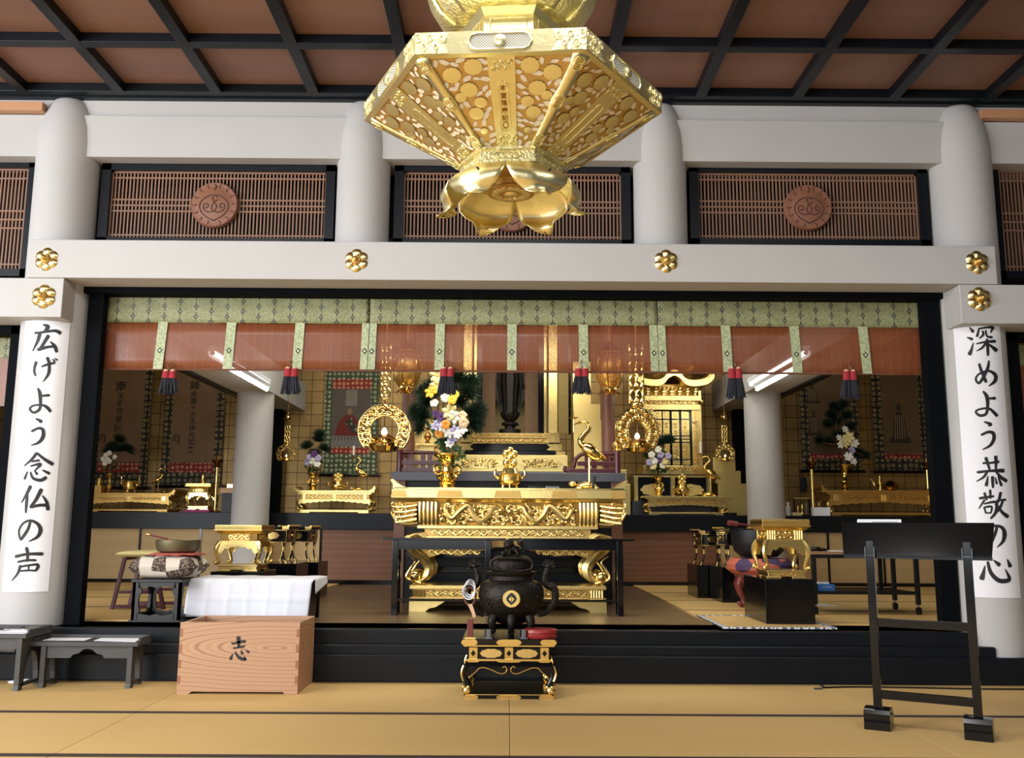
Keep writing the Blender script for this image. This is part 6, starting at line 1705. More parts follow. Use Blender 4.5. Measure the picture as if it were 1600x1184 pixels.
def crane(lab, px, Y, pyb, pyt, s_, zb=None, candle=False, grp='crane candlesticks'):
    """crane standing on a turtle, holding a candle pricket in the beak; s_ = facing"""
    ff = Fr(Y, px, (pyb+pyt)/2); x = ff.X(px); zb = ff.Z(pyb) if zb is None else zb; h = ff.Z(pyt) - zb
    t = thing('crane_candlestick', lab, 'candlestick', (x, Y, zb), grp)
    P3 = lambda a, b, c=0: (x + s_*a*h, Y + c*h, zb + b*h)
    m = MB(); m.ball(P3(.02, .05), (h*.13, h*.10, h*.05), 16, 8); m.ball(P3(.19, .07), (h*.05, h*.04, h*.035), 10, 8)
    for a, c in ((.11, .08), (.11, -.08), (-.09, .08), (-.09, -.08)): m.ball(P3(a, .02, c), (h*.045, h*.035, h*.02), 8, 6)
    m.build('turtle_base', GO, t)
    for c in (-.012, .02): MB().tube([P3(-.02, .08, c), P3(-.02, .42, c)], h*.012, 8).build('leg', GP, t)
    m = MB(); Mx = Matrix.Rotation(R(s_*50), 3, 'Y')
    m.ball(P3(-.05, .47), (h*.085, h*.075, h*.15), 16, 12, Mx); m.ball(P3(-.17, .42), (h*.03, h*.05, h*.09), 10, 8, Mx)
    m.build('body', BR, t)
    P = crom([P3(.03, .52), P3(.09, .60), P3(.04, .69), P3(-.02, .76), P3(.02, .84), P3(.08, .845)], 6); n = len(P)
    m = MB(); m.tube(P, [h*(.045 - .030*i/n) for i in range(n)], 10); m.tube([P3(.08, .845), P3(.20, .80)], [h*.016, h*.004], 8); m.build('neck_and_head', BR, t)
    m = MB(); m.tube([P3(.17, .72), P3(.17, .90)], h*.007, 6); m.lathe([(h*.02, 0), (h*.06, h*.02), (h*.05, h*.015), (0, h*.01)], P3(.17, .88), 16); m.tube([P3(.17, .90), P3(.17, 1.0)], [h*.008, h*.002], 6); m.build('pricket', GP, t)
    if candle: MB().tube([P3(.17, .92), P3(.17, .92 + .24)], h*.028, 12).build('candle', M['candle'], t)
    return t
# ---------------------------------------------------------------- flowers
def needles(mb, c, r, n, dirn=(0, 0, 1), spread=1.0, w_=.0035):
    c = Vector(c); d0 = Vector(dirn).normalized()
    for _ in range(n):
        v = Vector((g8.gauss(0, 1), g8.gauss(0, 1), g8.gauss(0, 1))).normalized()
        d = (d0*(1.0/spread if spread else 1) + v).normalized(); l = r*g8.uniform(.6, 1)
        o = d.orthogonal().normalized()*w_
        o = Matrix.Rotation(g8.uniform(0, 6.28), 3, d) @ o
        st = c + d*r*.08
        mb._add([st + o, st - o, c + d*l], [(0, 1, 2)])
def leaves(mb, c, r, n, size):
    c = Vector(c)
    for _ in range(n):
        v = Vector((g8.gauss(0, 1), g8.gauss(0, 1), g8.gauss(0, 1))).normalized(); p = c + v*r*g8.uniform(.4, 1)
        o = v.orthogonal().normalized(); o = Matrix.Rotation(g8.uniform(0, 6.28), 3, v) @ o; q = v.cross(o); s = size*g8.uniform(.6, 1.1)
        mb._add([p, p + (v*.5 + o*.4)*s, p + v*s, p + (v*.5 - o*.4)*s], [(0, 1, 2, 3)])
def bloom(c, r, mat, t, kind='lily', face=(0, -1, .3), name='blossom'):
    c = Vector(c); nz = Vector(face).normalized(); o = nz.orthogonal().normalized(); q = nz.cross(o); m = MB()
    n = {'lily': 6, 'daisy': 18, 'round': 5}[kind]
    for layer in range(1 if kind == 'lily' else 2):
        for k in range(n):
            a = 2*math.pi*(k + .5*layer)/n + g8.uniform(-.1, .1); d = o*math.cos(a) + q*math.sin(a); s = nz.cross(d)
            ww = {'lily': .30, 'daisy': .13, 'round': .50}[kind]*r; up = (.35, .25)[layer]
            g = []
            for i, (u, wv) in enumerate(((.05, .2), (.35, .9), (.7, 1.0), (1.0, .12))):
                p = c + d*(r*u*(1 - .25*layer)) + nz*(r*up*math.sin(u*2.2) + r*.12*layer)
                g.append([p - s*ww*wv, p + nz*(.04*r), p + s*ww*wv])
            m.sheet(g)
    m.ball(c + nz*r*.18, r*.14, 8, 6)
    return m.build(name, mat, t, solid=.0015)
def arrangement(lab, x, Y, z0, spec, grp='flower arrangements', ):
    t = thing('flower_arrangement', lab, 'flowers', (x, Y, z0), grp)
    return t
# ---- things on the gold altar table
YI_ = YG + .24; zT_ = at(794, 762.5, YG).z + .001
fI = Fr(YI_, 794, 740)
_, xv, zv, rv = vase('large brass flower vase on the left half of the gold altar table', 699, YI_, 764, 709, 45, zb=zT_)
censer('gold incense censer with lion knob in the middle of the gold altar table', 797, YI_, 764, 698, 36, zb=zT_)
crane('brass crane candlestick on a turtle on the right half of the gold altar table', 918, YI_, 764, 640, -1, zb=zT_)
xx = fI.X(925)
t = thing('black_bird_stick', 'short black upright rod leaning beside the crane candlestick', 'rod', (xx, YI_ - .1, zT_))
MB().tube([(xx - .004, YI_ - .12, zT_), (xx + .010, YI_ - .10, zT_ + .105)], [.014, .012], 10).build('rod', M['rubber'], t)
t = slab('folded_paper', 'small grey folded paper on the gold altar table left of the crane', 'paper', fI.X(862), YI_ - .12, zT_, .11, .06, .02, 0, M['chrome'], None, 'paper')
t = slab('black_tray', 'flat black tray on the gold altar table right of the censer', 'tray', fI.X(838), YI_ - .06, zT_, .13, .10, .026, 0, M['black'], None, 'tray')
t = thing('flower_arrangement', 'large arrangement of pine, yellow and white flowers in the vase on the gold altar table', 'flowers', (xv, YI_, zv), 'flower arrangements')
ff = fI; XX = lambda px: ff.X(px); ZZ = lambda py: at(699, py, YI_).z
m = MB()
for px, py, r_, n in ((655, 650, .13, 260), (665, 625, .13, 240), (676, 600, .13, 220), (715, 590, .13, 200), (730, 612, .14, 240), (738, 645, .14, 260), (742, 660, .12, 200), (715, 625, .12, 200), (690, 610, .12, 200), (652, 668, .09, 130), (725, 670, .10, 160), (646, 640, .12, 220), (658, 610, .12, 200), (748, 640, .12, 220), (735, 595, .12, 200), (700, 600, .12, 160)):
    d = Vector((XX(px) - xv, 0, ZZ(py) - ZZ(680))).normalized()
    needles(m, (XX(px) - d.x*.03, YI_ + g8.uniform(-.02, .08), ZZ(py) - d.z*.03), r_*1.15, n*3, d, 1.3, .0045)
m.build('pine_foliage', M['pine'], t, smooth=False)
m = MB()
for px, py in ((655, 650), (676, 600), (715, 590), (738, 645), (690, 625), (705, 650), (712, 690)): m.tube(crom([(xv, YI_, zv - .10), ((xv*2 + XX(px))/3, YI_ - .01, ZZ(690)), (XX(px), YI_ + .02, ZZ(py))], 4), .005, 5)
m.build('stems', M['leaf'], t)
m = MB()
for px, py, n in ((690, 680, 60), (700, 700, 50), (705, 665, 60), (682, 660, 50), (712, 712, 40), (700, 720, 40)): leaves(m, (XX(px), YI_ - .02, ZZ(py)), .07, n, .05)
m.build('leaf_cluster', M['leaf'], t, smooth=False)
for px, py, r_, mt, kd in ((683, 590, .085, 'petalcream', 'lily'), (682, 607, .075, 'petalcream', 'lily'), (675, 617, .075, 'petalyellow', 'lily'), (695, 625, .055, 'petalwhite', 'daisy'), (711, 621, .05, 'petalyellow', 'daisy'), (706, 629, .05, 'petalyellow', 'round'), (679, 634, .045, 'petalwhite', 'round'), (703, 647, .085, 'petalcream', 'lily'), (708, 655, .075, 'petalwhite', 'lily'),
    (688, 663, .06, 'petallilac', 'lily'), (693, 670, .06, 'petalwhite', 'lily'), (698, 666, .05, 'petalorange', 'round'), (722, 652, .05, 'petalpink', 'round'), (724, 663, .055, 'petalpink', 'round'), (722, 674, .06, 'petalwhite', 'lily'), (711, 676, .06, 'petallilac', 'lily'), (702, 680, .06, 'petalwhite', 'lily'), (690, 655, .05, 'petalpurple', 'round'), (681, 650, .045, 'petalpurple', 'round'), (687, 680, .05, 'petalorange', 'round'), (708, 690, .055, 'petallilac', 'lily'), (703, 696, .05, 'petalwhite', 'lily'), (680, 670, .05, 'petallilac', 'lily'), (715, 682, .05, 'petalwhite', 'lily')):
    bloom((XX(px), YI_ - .10 - g8.uniform(0, .05), ZZ(py)), r_*.86, M[mt], t, kd, (g8.uniform(-.4, .4), -1, g8.uniform(-.1, .5)))

# ---------------------------------------------------------------- horseshoe lamps
def wreath_lamp(lab, px, py, ro, ri, Y, small=False, pyc=None, squash=1.0, turn=0):
    ff = Fr(Y, px, py); x, z, S_ = ff.X(px), ff.Z(py), ff.S
    t = thing('wreath_lamp', lab, 'lamp', (x, Y, z), 'gold wreath lamps')
    Mz = Matrix.Rotation(R(turn), 3, 'Z')
    def W(a, r, dy=0):
        p = Mz @ Vector((r*S_*squash*math.cos(a), dy, r*S_*math.sin(a))); return (x + p.x, Y + p.y, z + p.z)
    A = [R(-42 + 264*i/36) for i in range(37)]; mid = (ro + ri)/2; hw = (ro - ri)/2
    m = MB()
    for dy in (-hw*S_*.55, hw*S_*.55):
        m.tube([W(a, ro - .08*hw, dy*.6) for a in A], hw*S_*.16, 6); m.tube([W(a, ri + .1*hw, dy*.6) for a in A], hw*S_*.14, 6)
    n = 17 if not small else 9
    for i in range(n):
        a0 = R(-36 + 252*i/(n-1)); c = mid + hw*.15*(-1)**i
        for dy in (-hw*S_*.45, hw*S_*.45):
            ca, sa = math.cos(a0), math.sin(a0)
            pts = []
            for k in range(14):
                th = k/13*8.2*(1 if i % 2 else -1) + a0; rr = hw*.75*(1 - .8*k/13)
                u, v = c + rr*math.cos(th), rr*math.sin(th)
                p = Mz @ Vector(((u*ca - v*sa)*S_*squash, dy, (u*sa + v*ca)*S_)); pts.append((x + p.x, Y + p.y, z + p.z))
            m.tube(pts, [hw*S_*.22*(1 - .05*k) for k in range(14)], 6)
            for q in (-.5, .5):
                b = a0 + q*1.2/ n*2; m.ball(W(b, mid + q*hw*1.1, dy), (hw*S_*.42, hw*S_*.24, hw*S_*.38), 7, 5)
    m.build('openwork_wreath', GP if not small else GO, t)
    zb = z - ro*S_*.62
    r = ri*S_*1.12 if not small else ri*S_*.9
    hb = r*1.05
    MB().lathe([(r*.45, zb - hb*.35), (r*.8, zb - hb*.28), (r*1.02, zb - hb*.02), (r*1.0, zb + hb*.14), (r*.72, zb + hb*.28), (r*.70, zb + hb*.42), (r*.5, zb + hb*.42)], (x, Y, 0), 32).build('oil_bowl', BR, t)
    MB().lathe([(r*.74, zb + hb*.42), (r*.78, zb + hb*.50), (r*.6, zb + hb*.58), (r*.34, zb + hb*.72), (r*.2, zb + hb*.74)], (x, Y, 0), 28).build('wick_cap', M['browngold'], t)
    MB().lathe([(r*.17, zb + hb*.74), (r*.20, zb + hb*.88), (r*.10, zb + hb*1.08), (0, zb + hb*1.16)], (x, Y, 0), 14).build('flame_bulb', M['flame'], t)
    MB().tube([(x, Y, zb + hb*1.0), W(R(90), ri)], .004 if not small else .003, 6).build('suspension_rod', M['browngold'], t)
    return t, x, z, S_, W
def pendant_strip(t, x, Y, za, zb, w_, S_, mat):
    m = MB(); n = max(3, int(round((za - zb)/(w_*1.1))))
    for e in (-1, 1): m.tube([(x + e*w_*.48, Y, za), (x + e*w_*.48, Y, zb)], w_*.09, 6)
    for i in range(n):
        c = zb + (za - zb)*(i + .5)/n
        for q in (-1, 1):
            m.tube([(x + q*w_*.22 + w_*.24*math.cos(a), Y - .003, c + (za - zb)/n*.40*math.sin(a)) for a in [2*math.pi*k/12 for k in range(12)]], w_*.10, 6, True)
        m.ball((x, Y - .004, c), (w_*.16, w_*.14, w_*.16), 8, 6)
    m.ball((x, Y, zb - w_*.1), (w_*.35, w_*.18, w_*.2), 10, 6)
    m.build('pierced_strip', mat, t)
YR = 7.95
t, x, z, S_, W = wreath_lamp('gold wreath lamp hanging left of the altar, beside the large flower arrangement', 600.5, 672, 41, 22, YR)
zc = z + 41*S_; pendant_strip(t, x, YR, z + 92*S_ + .25, z + 51*S_, 15*S_, S_, GP)
MB().tube([(x, YR, zc - .02), (x, YR, z + 51*S_)], .006, 6).build('link', M['browngold'], t); MB().tube([(x, YR, z + 92*S_ + .25), (x, YR, 3.5)], .006, 6).build('chain', M['browngold'], t)
t, x, z, S_, W = wreath_lamp('gold wreath lamp hanging right of the altar, in front of the small gold shrine', 995.5, 676, 39, 18, YR, squash=.92, turn=18)
zc = z + 39*S_; pendant_strip(t, x, YR, z + 95*S_ + .25, z + 46*S_, 22*S_, S_, GP)
MB().tube([(x, YR, zc - .02), (x, YR, z + 46*S_)], .006, 6).build('link', M['browngold'], t); MB().tube([(x, YR, z + 95*S_ + .25), (x, YR, 3.5)], .006, 6).build('chain', M['browngold'], t)
YS2 = 10.9
for px, sd, lab in ((447.5, 'left', 'small gold wreath lamp hanging over the left altar table, by the inner column'), (1133, 'right', 'small gold wreath lamp hanging by the inner column near the small gold shrine')):
    t, x, z, S_, W = wreath_lamp(lab, px, 709, 15.5, 8, YS2, small=True)
    pendant_strip(t, x, YS2, z + 45*S_, z + 18*S_, 8*S_, S_, GO)
    MB().tube([(x, YS2, z + 15*S_), (x, YS2, z + 18*S_)], .004, 6).build('link', M['browngold'], t)
    MB().lathe([(2*S_, 0), (10*S_, 1.5*S_), (5*S_, 5*S_), (4*S_, 9*S_), (1.5*S_, 12*S_), (2.5*S_, 14*S_), (0, 17*S_)], (x, YS2, z + 52*S_), 16).build('bell_canopy', BR, t)
    MB().tube([(x, YS2, z + 45*S_), (x, YS2, z + 53*S_)], .003, 6).build('link', M['browngold'], t); MB().tube([(x, YS2, z + 68*S_), (x, YS2, 3.5)], .003, 6).build('chain', M['browngold'], t)
# ================================================================== along the rear ledge
zL = zl + .0005
def altar_table(lab, pxl, pxr, Y, py_top, py_bot, d, dull=False, cap=True, z0=None):
    ff = Fr(Y, (pxl+pxr)/2, (py_top+py_bot)/2); X0, X1 = ff.X(pxl), ff.X(pxr); z0 = zL if z0 is None else z0; z1 = ff.Z(py_top); h = z1 - z0
    go = GD if dull else GO; W = X1 - X0; cx = (X0+X1)/2; cy = Y + d/2
    t = thing('ledge_altar_table', lab, 'altar table', (cx, cy, z0), 'gold altar tables on the rear ledge')
    MB().box(X0, X1, Y - .02, Y + d + .02, z1 - h*.10, z1).build('top_board', go, t, smooth=False, bevel=.003)
    if cap:
        for s_, e in ((1, X0), (-1, X1)):
            pr = [(0, 0), (-.010, h*.10), (-.002, h*.22), (.012, h*.18), (.03, h*.07), (.07, 0)]
            MB().prism([(e + s_*a, z1 + b) for a, b in pr], Y - .015, Y + d + .015).build('upturned_end', go, t, smooth=False)
    ins = W*.07
    MB().box(X0 + ins*.6, X1 - ins*.6, Y, Y + d, z1 - h*.17, z1 - h*.10).build('cornice', go, t, smooth=False)
    MB().box(X0 + ins, X1 - ins, Y + .02, Y + d - .02, z1 - h*.40, z1 - h*.17).build('frieze', GD, t, smooth=False)
    for c in (.06, .5, .94):
        xx = X0 + ins + (W - 2*ins)*c; MB().box(xx - W*.018, xx + W*.018, Y + .012, Y + .02, z1 - h*.40, z1 - h*.17).build('gold_block', GP, t, smooth=False)
    for a, b in ((.10, .46), (.54, .90)):
        m = MB(); scrollwork(m, X0 + ins + (W - 2*ins)*a, X0 + ins + (W - 2*ins)*b, z1 - h*.38, z1 - h*.19, Y + .018, 1, 7, .005, g8); m.build('frieze_carving', go, t)
    n = 24; pr = []
    for i in range(n + 1):
        u = i/n; c = abs(2*u - 1); pr.append((X0 + ins*.8 + (W - 1.6*ins)*u, z1 - h*(.62 - .16*(1 - c)**.6) - h*.02*math.cos(u*75)))
    MB().prism(pr + [(X1 - ins*.8, z1 - h*.40), (X0 + ins*.8, z1 - h*.40)], Y + .006, Y + .026).build('scalloped_apron', go, t, smooth=False)
    for sx in (-1, 1):
        for yy in (Y + .05, Y + d - .05):
            m = MB(); e = cx + sx*(W/2 - ins*1.1)
            P = crom([(e, yy, z1 - h*.42), (e + sx*.03, yy, z1 - h*.52), (e + sx*.022, yy, z1 - h*.64), (e - sx*.012, yy, z1 - h*.74), (e + sx*.006, yy, z0 + h*.16), (e + sx*.04, yy, z0 + h*.19), (e + sx*.035, yy, z0 + h*.28)], 5)
            m.tube(P, [.026 - .0005*i for i in range(len(P))], 8); m.build('curled_leg', go, t)
    MB().box(X0 + ins, X1 - ins, Y + .0, Y + d, z0 + h*.05, z0 + h*.15).build('base_rail', go, t, smooth=False, bevel=.003)
    for e in (X0 + ins, X1 - ins - .12): MB().box(e, e + .12, Y, Y + d, z0, z0 + h*.05).build('foot', go, t, smooth=False)
    return t, cx, cy, z1
YT1 = 11.0
# left altar table
_, cx, cy, zt1 = altar_table('gold altar table on the rear ledge under the seated monk scroll', 459, 585, YT1, 766, 803, .36)
_, xv, zv, rv = vase('brass vase with gold flange handles on the altar table under the monk scroll', 489, YT1 + .15, 767, 739, 19, zb=zt1)
t = thing('flower_arrangement', 'pine and purple flowers on the altar table under the monk scroll', 'flowers', (xv, YT1 + .15, zv), 'flower arrangements')
F_ = Fr(YT1 + .15, 489, 710); m = MB()
for px, py in ((496, 690), (480, 700), (505, 704), (492, 712), (498, 682)): 
    d = Vector((F_.X(px) - xv, 0, F_.Z(py) - F_.Z(735))).normalized(); needles(m, (F_.X(px), YT1 + .15, F_.Z(py)), .13, 420, d, 1.0, .0045)
m.build('pine_foliage', M['pine'], t, smooth=False)
m = MB(); leaves(m, (xv, YT1 + .13, F_.Z(725)), .09, 80, .05); m.build('leaf_cluster', M['leaf'], t, smooth=False)
MB().tube([(xv, YT1 + .15, zv - .03), (xv, YT1 + .15, F_.Z(715))], .012, 6).build('stems', M['leaf'], t)
for px, py, mt in ((494, 710, 'petalpurple'), (487, 716, 'petallilac'), (500, 717, 'petallilac'), (492, 722, 'petalwhite'), (484, 724, 'petallilac'), (499, 726, 'petalwhite')): bloom((F_.X(px), YT1 + .04, F_.Z(py)), .045, M[mt], t, 'round', (g8.uniform(-.3, .3), -1, .2))
censer('gold censer on the altar table under the monk scroll', 528, YT1 + .13, 768, 738, 23, zb=zt1)
crane('small crane candlestick with a white candle on the altar table under the monk scroll', 562, YT1 + .13, 768, 706, -1, zb=zt1, candle=True)
# far left altar table
_, cx, cy, zt1 = altar_table('dull gold altar table at the far left end of the rear ledge', 128, 272, YT1, 770, 802, .4, dull=True)
_, xv, zv, rv = vase('dull brass vase with pine and white flowers at the far left', 171, YT1 + .18, 767, 740, 13, GD, False, zb=zt1)
t = thing('flower_arrangement', 'dark pine with small white flowers in the far left vase', 'flowers', (xv, YT1 + .18, zv), 'flower arrangements')
F_ = Fr(YT1 + .18, 171, 710); m = MB()
for px, py in ((185, 690), (175, 700), (192, 703), (198, 705), (182, 705), (170, 708)): 
    d = Vector((F_.X(px) - xv, 0, F_.Z(py) - F_.Z(735))).normalized(); needles(m, (F_.X(px), YT1 + .18, F_.Z(py)), .13, 400, d, 1.0, .0045)
m.build('pine_foliage', M['pine'], t, smooth=False)
m = MB(); leaves(m, (xv, YT1 + .16, F_.Z(728)), .07, 50, .04); m.build('leaf_cluster', M['leaf'], t, smooth=False)
MB().tube([(xv, YT1 + .18, zv - .03), (xv, YT1 + .18, F_.Z(712))], .010, 6).build('stems', M['leaf'], t)
for px, py in ((172, 712), (177, 709), (168, 718), (175, 719), (186, 715), (171, 725), (179, 722)): bloom((F_.X(px), YT1 + .07, F_.Z(py)), .034, M['petalwhite'], t, 'round', (g8.uniform(-.3, .3), -1, .2))
censer('dull gold open censer on the far left altar table', 203, YT1 + .13, 768, 750, 22, zb=zt1, lidded=False)
crane('slim gold candlestick crane at the right end of the far left altar table', 249, YT1 + .13, 768, 725, 1, zb=zt1)
F_ = Fr(YT1 + .13, 150, 750)
t = thing('gold_block_box', 'plain gold box at the left end of the far left altar table', 'box', (F_.X(151), YT1 + .13, zt1))
MB().box(F_.X(140), F_.X(164), YT1 + .04, YT1 + .22, zt1, zt1 + .09).build('box_body', GD, t, smooth=False, bevel=.003)
MB().box(F_.X(158.5), F_.X(161.5), YT1 + .036, YT1 + .04, zt1 + .02, zt1 + .075).build('plate', GP, t, smooth=False)
MB().lathe([(.028, 0), (.030, .03), (.026, .085), (.032, .09)], (F_.X(155), YT1 + .13, zt1 + .0905), 18).build('gold_cup', GD, t)
# small gold stand on a pink mat, with its cup
F_ = Fr(YT1 - .05, 310, 780)
t = MB().box(F_.X(290), F_.X(330), YT1 - .1, YT1 + .30, zL, zL + .03).build('pink_mat', simple('magenta_cloth', (176, 74, 128), .8), None, smooth=False, loc=(F_.X(310), YT1 + .1, zL))
tag(t, 'magenta cloth mat under the small gold stand on the ledge at left', 'mat')
t = gold_stand('small gold stand on the magenta mat, left of the inner column', F_.X(292), F_.X(327), YT1 - .06, YT1 + .24, zL + .0305, F_.Z(755))
zt2 = F_.Z(755)
t = thing('gold_cup', 'narrow gold cup standing on the small gold stand at left', 'cup', (F_.X(310), YT1 + .08, zt2))
MB().lathe([(.022, 0), (.026, .01), (.024, .10), (.028, .105), (.02, .105)], (F_.X(310), YT1 + .08, zt2), 18).build('cup_body', GP, t)
def floor_candle(lab, px, Y, pyt, z0=None):
    F_ = Fr(Y, px, 760); x = F_.X(px); z0 = zL if z0 is None else z0; z1 = F_.Z(pyt)
    t = thing('tall_candlestick', lab, 'candlestick', (x, Y, z0), 'tall slim candlesticks')
    MB().tube([(x, Y, z0 + .01), (x, Y, z1)], .020, 12).build('shaft', GO, t)
    MB().lathe([(.06, 0), (.065, .012), (.03, .03)], (x, Y, z0), 18).build('base', GO, t)
    MB().lathe([(.02, 0), (.045, .02), (.03, .035), (.055, .06), (.07, .085), (.02, .085), (.012, .14)], (x, Y, z1), 16).build('candle_cup', M['browngold'], t)
floor_candle('tall slim gold candlestick left of the left inner column', 338, YT1 - .05, 730)
F_ = Fr(YT1 - .05, 352, 785)
t = thing('dark_cabinet', 'small dark cabinet with pinkish top beside the left inner column', 'cabinet', (F_.X(356), YT1 + .1, zL))
MB().box(F_.X(346), F_.X(372), YT1 - .05, YT1 + .3, zL, F_.Z(770)).build('case', M['black_soft'], t, smooth=False)
MB().box(F_.X(344), F_.X(373), YT1 - .07, YT1 + .32, F_.Z(770), F_.Z(762)).build('top', M['petalpink'], t, smooth=False)
zc2 = F_.Z(762)
t = thing('gold_tray', 'small gold tray on the dark cabinet beside the left inner column', 'tray', (F_.X(360), YT1 + .1, zc2))
MB().box(F_.X(351), F_.X(370), YT1 + .0, YT1 + .2, zc2, zc2 + .05).build('tray_body', GO, t, smooth=False, bevel=.003)

# ---------------- scrolls
def text_mb(ch, cx, cz, y, size, shear=0.0):
    cu = bpy.data.curves.new('t', 'FONT'); cu.body = ch; cu.size = size; cu.align_x = 'CENTER'; cu.align_y = 'CENTER'; cu.offset = size*.012
    o = bpy.data.objects.new('t', cu); COL.objects.link(o)
    dg = bpy.context.evaluated_depsgraph_get(); dg.update()
    me = o.evaluated_get(dg).to_mesh()
    m = MB(); vs = [(v.co.x, v.co.y) for v in me.vertices]
    if vs:
        mx = (min(a for a, b in vs) + max(a for a, b in vs))/2; my = (min(b for a, b in vs) + max(b for a, b in vs))/2
        m._add([(cx + a - mx + (b - my)*shear, y, cz + (b - my)) for a, b in vs], [tuple(p.vertices) for p in me.polygons])
    o.evaluated_get(dg).to_mesh_clear(); bpy.data.objects.remove(o); bpy.data.curves.remove(cu)
    return m
YSc = 11.90
def scroll(lab, pl, pr, pt, pb, il, ir, it, ib, border, silk, red=(0, 0), redtop=None, name='hanging_scroll', Y=YSc):
    F_ = Fr(Y, (pl+pr)/2, (pt+pb)/2); X, Z = F_.X, F_.Z
    t = thing(name, lab, 'scroll', ((X(pl)+X(pr))/2, Y, Z(pb)), 'hanging scrolls on the gold wall')
    MB().box(X(pl), X(pr), Y, Y + .008, Z(pb), Z(pt)).build('brocade_mount', border, t, smooth=False)
    MB().box(X(il), X(ir), Y - .003, Y, Z(ib), Z(it)).build('painting_silk', silk, t, smooth=False)
    if red[1]: MB().box(X(il), X(ir), Y - .003, Y, Z(red[1]), Z(red[0])).build('red_band', M['redband'], t, smooth=False)
    if redtop: MB().box(X(il), X(ir), Y - .003, Y, Z(redtop[1]), Z(redtop[0])).build('red_band', M['redband'], t, smooth=False)
    MB().tube([(X(pl) - .03, Y - .005, Z(pb)), (X(pr) + .03, Y - .005, Z(pb))], .018, 10).build('roller', M['black'], t)
    for e in (X(pl) - .05, X(pr) + .03): MB().tube([(e, Y - .005, Z(pb)), (e + .02, Y - .005, Z(pb))], .022, 10).build('roller_knob', M['purple'], t)
    return t, F_
def column_text(t, F_, chars, x_t, y0, y1, sizes, shear=0):
    n = len(chars)
    tot = sum(sizes); y = y0
    for ch, s in zip(chars, sizes):
        h = (y1 - y0)*s/tot
        m = text_mb(ch, F_.X(x_t), F_.Z(y + h/2), F_.Y - .0045, h*F_.S*.95)
        if m.v: m.build('written_character', M['ink'], t, smooth=False)
        y += h
def signature(t, F_, px, py):
    m = MB(); q = .010; P = lambda a, b: (F_.X(px + a), F_.Y - .005, F_.Z(py + b))
    m.tube(crom([P(-4, -4), P(-5, 4)], 4), q*.7, 5); m.tube(crom([P(-4, -5), P(3, -6), P(5, 0), P(3, 6)], 4), q*.7, 5); m.tube(crom([P(0, -4), P(-1, 3)], 3), q*.6, 5)
    m.build('signature', M['ink'], t)
t, F_ = scroll('dark scroll with brush writing at the far left, behind the vase with white flowers', 146, 235, 520, 762, 158, 224, 530, 722, M['scrollborder'], M['silk'], (723, 738))
column_text(t, F_, '南无不可思議光如来', 187, 594, 712, [1.5, 1, 1, 1, 1, 1.15, 1, 1, 1]); signature(t, F_, 163, 686)
t, F_ = scroll('dark scroll with brush writing just left of the left inner column', 257, 350, 520, 760, 270, 338, 530, 722, M['scrollborder'], M['silk'], (723, 738))
column_text(t, F_, '歸命盡十方无碍光如来', 302, 594, 708, [1.5, 1, 1, 1, 1, 1, 1, 1, 1.1, 1.1]); signature(t, F_, 278, 686)
t, F_ = scroll('green bordered scroll of a seated red robed monk, right of the left inner column', 507, 591, 540, 742, 519, 579, 607, 698, M['greenborder'], M['silkdark'], (699, 709), (592, 607))
X, Z = F_.X, F_.Z; y = F_.Y - .006
MB().box(X(540), X(558), y, y + .003, Z(634), Z(609)).build('text_panel', simple('grey_text_panel', (130, 122, 112), .8), t, smooth=False)
MB().box(X(519), X(579), y, y + .003, Z(698), Z(681)).build('pale_dais', simple('grey_dais_paint', (120, 116, 114), .8), t, smooth=False)
M['robe_red'] = simple('dull_red_paint', (110, 36, 34), .8, 0, 20, .2)
MB().prism([(X(a), Z(b)) for a, b in ((524, 680), (527, 668), (532, 656), (541, 648), (551, 648), (559, 655), (565, 668), (570, 681))], y - .002, y + .001).build('painted_robe', M['robe_red'], t, smooth=False)
MB().prism([(X(a), Z(b)) for a, b in ((540, 660), (548, 650), (556, 662), (566, 678), (550, 676))], y - .004, y - .002).build('painted_sash', M['scrollborder'], t, smooth=False)
MB().prism([(X(547 + 4*math.cos(q)), Z(643 + 5.5*math.sin(q))) for q in [2*math.pi*i/16 for i in range(16)]], y - .003, y + .001).build('painted_head', simple('skin_paint', (140, 108, 86), .8), t, smooth=False)
m = MB()
for k in range(12): m.box(X(520 + 4.9*k), X(521 + 4.9*k), y - .001, y + .002, Z(688), Z(682))
m.build('painted_fringe', M['ink'], t, smooth=False)
# right-hand pictures
def painted_figure(t, F_, px, py_top, py_bot, w_, mat, halo=True):
    X, Z = F_.X, F_.Z; y = F_.Y - .006; h = py_bot - py_top
    P = [(-.22, .30), (-.36, .45), (-.34, .60), (-.44, .82), (-.62, .92), (-.66, 1.0), (.66, 1.0), (.62, .92), (.42, .82), (.34, .60), (.36, .45), (.22, .30), (.14, .24), (-.14, .24)]
    MB().prism([(X(px + a*w_), Z(py_top + b*h)) for a, b in P], y - .001, y + .002).build('painted_robe', mat, t, smooth=False)
    MB().prism([(X(px + .13*w_*math.cos(q)), Z(py_top + .14*h + .09*h*math.sin(q))) for q in [2*math.pi*i/16 for i in range(16)]], y - .001, y + .002).build('painted_head', mat, t, smooth=False)
    m = MB()
    for q in range(5): m.tube(crom([(X(px + (-.22 + .11*q)*w_), y - .002, Z(py_top + .32*h)), (X(px + (-.26 + .13*q)*w_), y - .002, Z(py_top + .6*h)), (X(px + (-.3 + .15*q)*w_), y - .002, Z(py_top + .9*h))], 4), .006, 5)
    m.build('painted_folds', simple('pale_line_paint', (150, 132, 104), .8), t)
M['figpaint'] = simple('dim_brown_paint', (66, 54, 40), .8, 0, 30, .3)
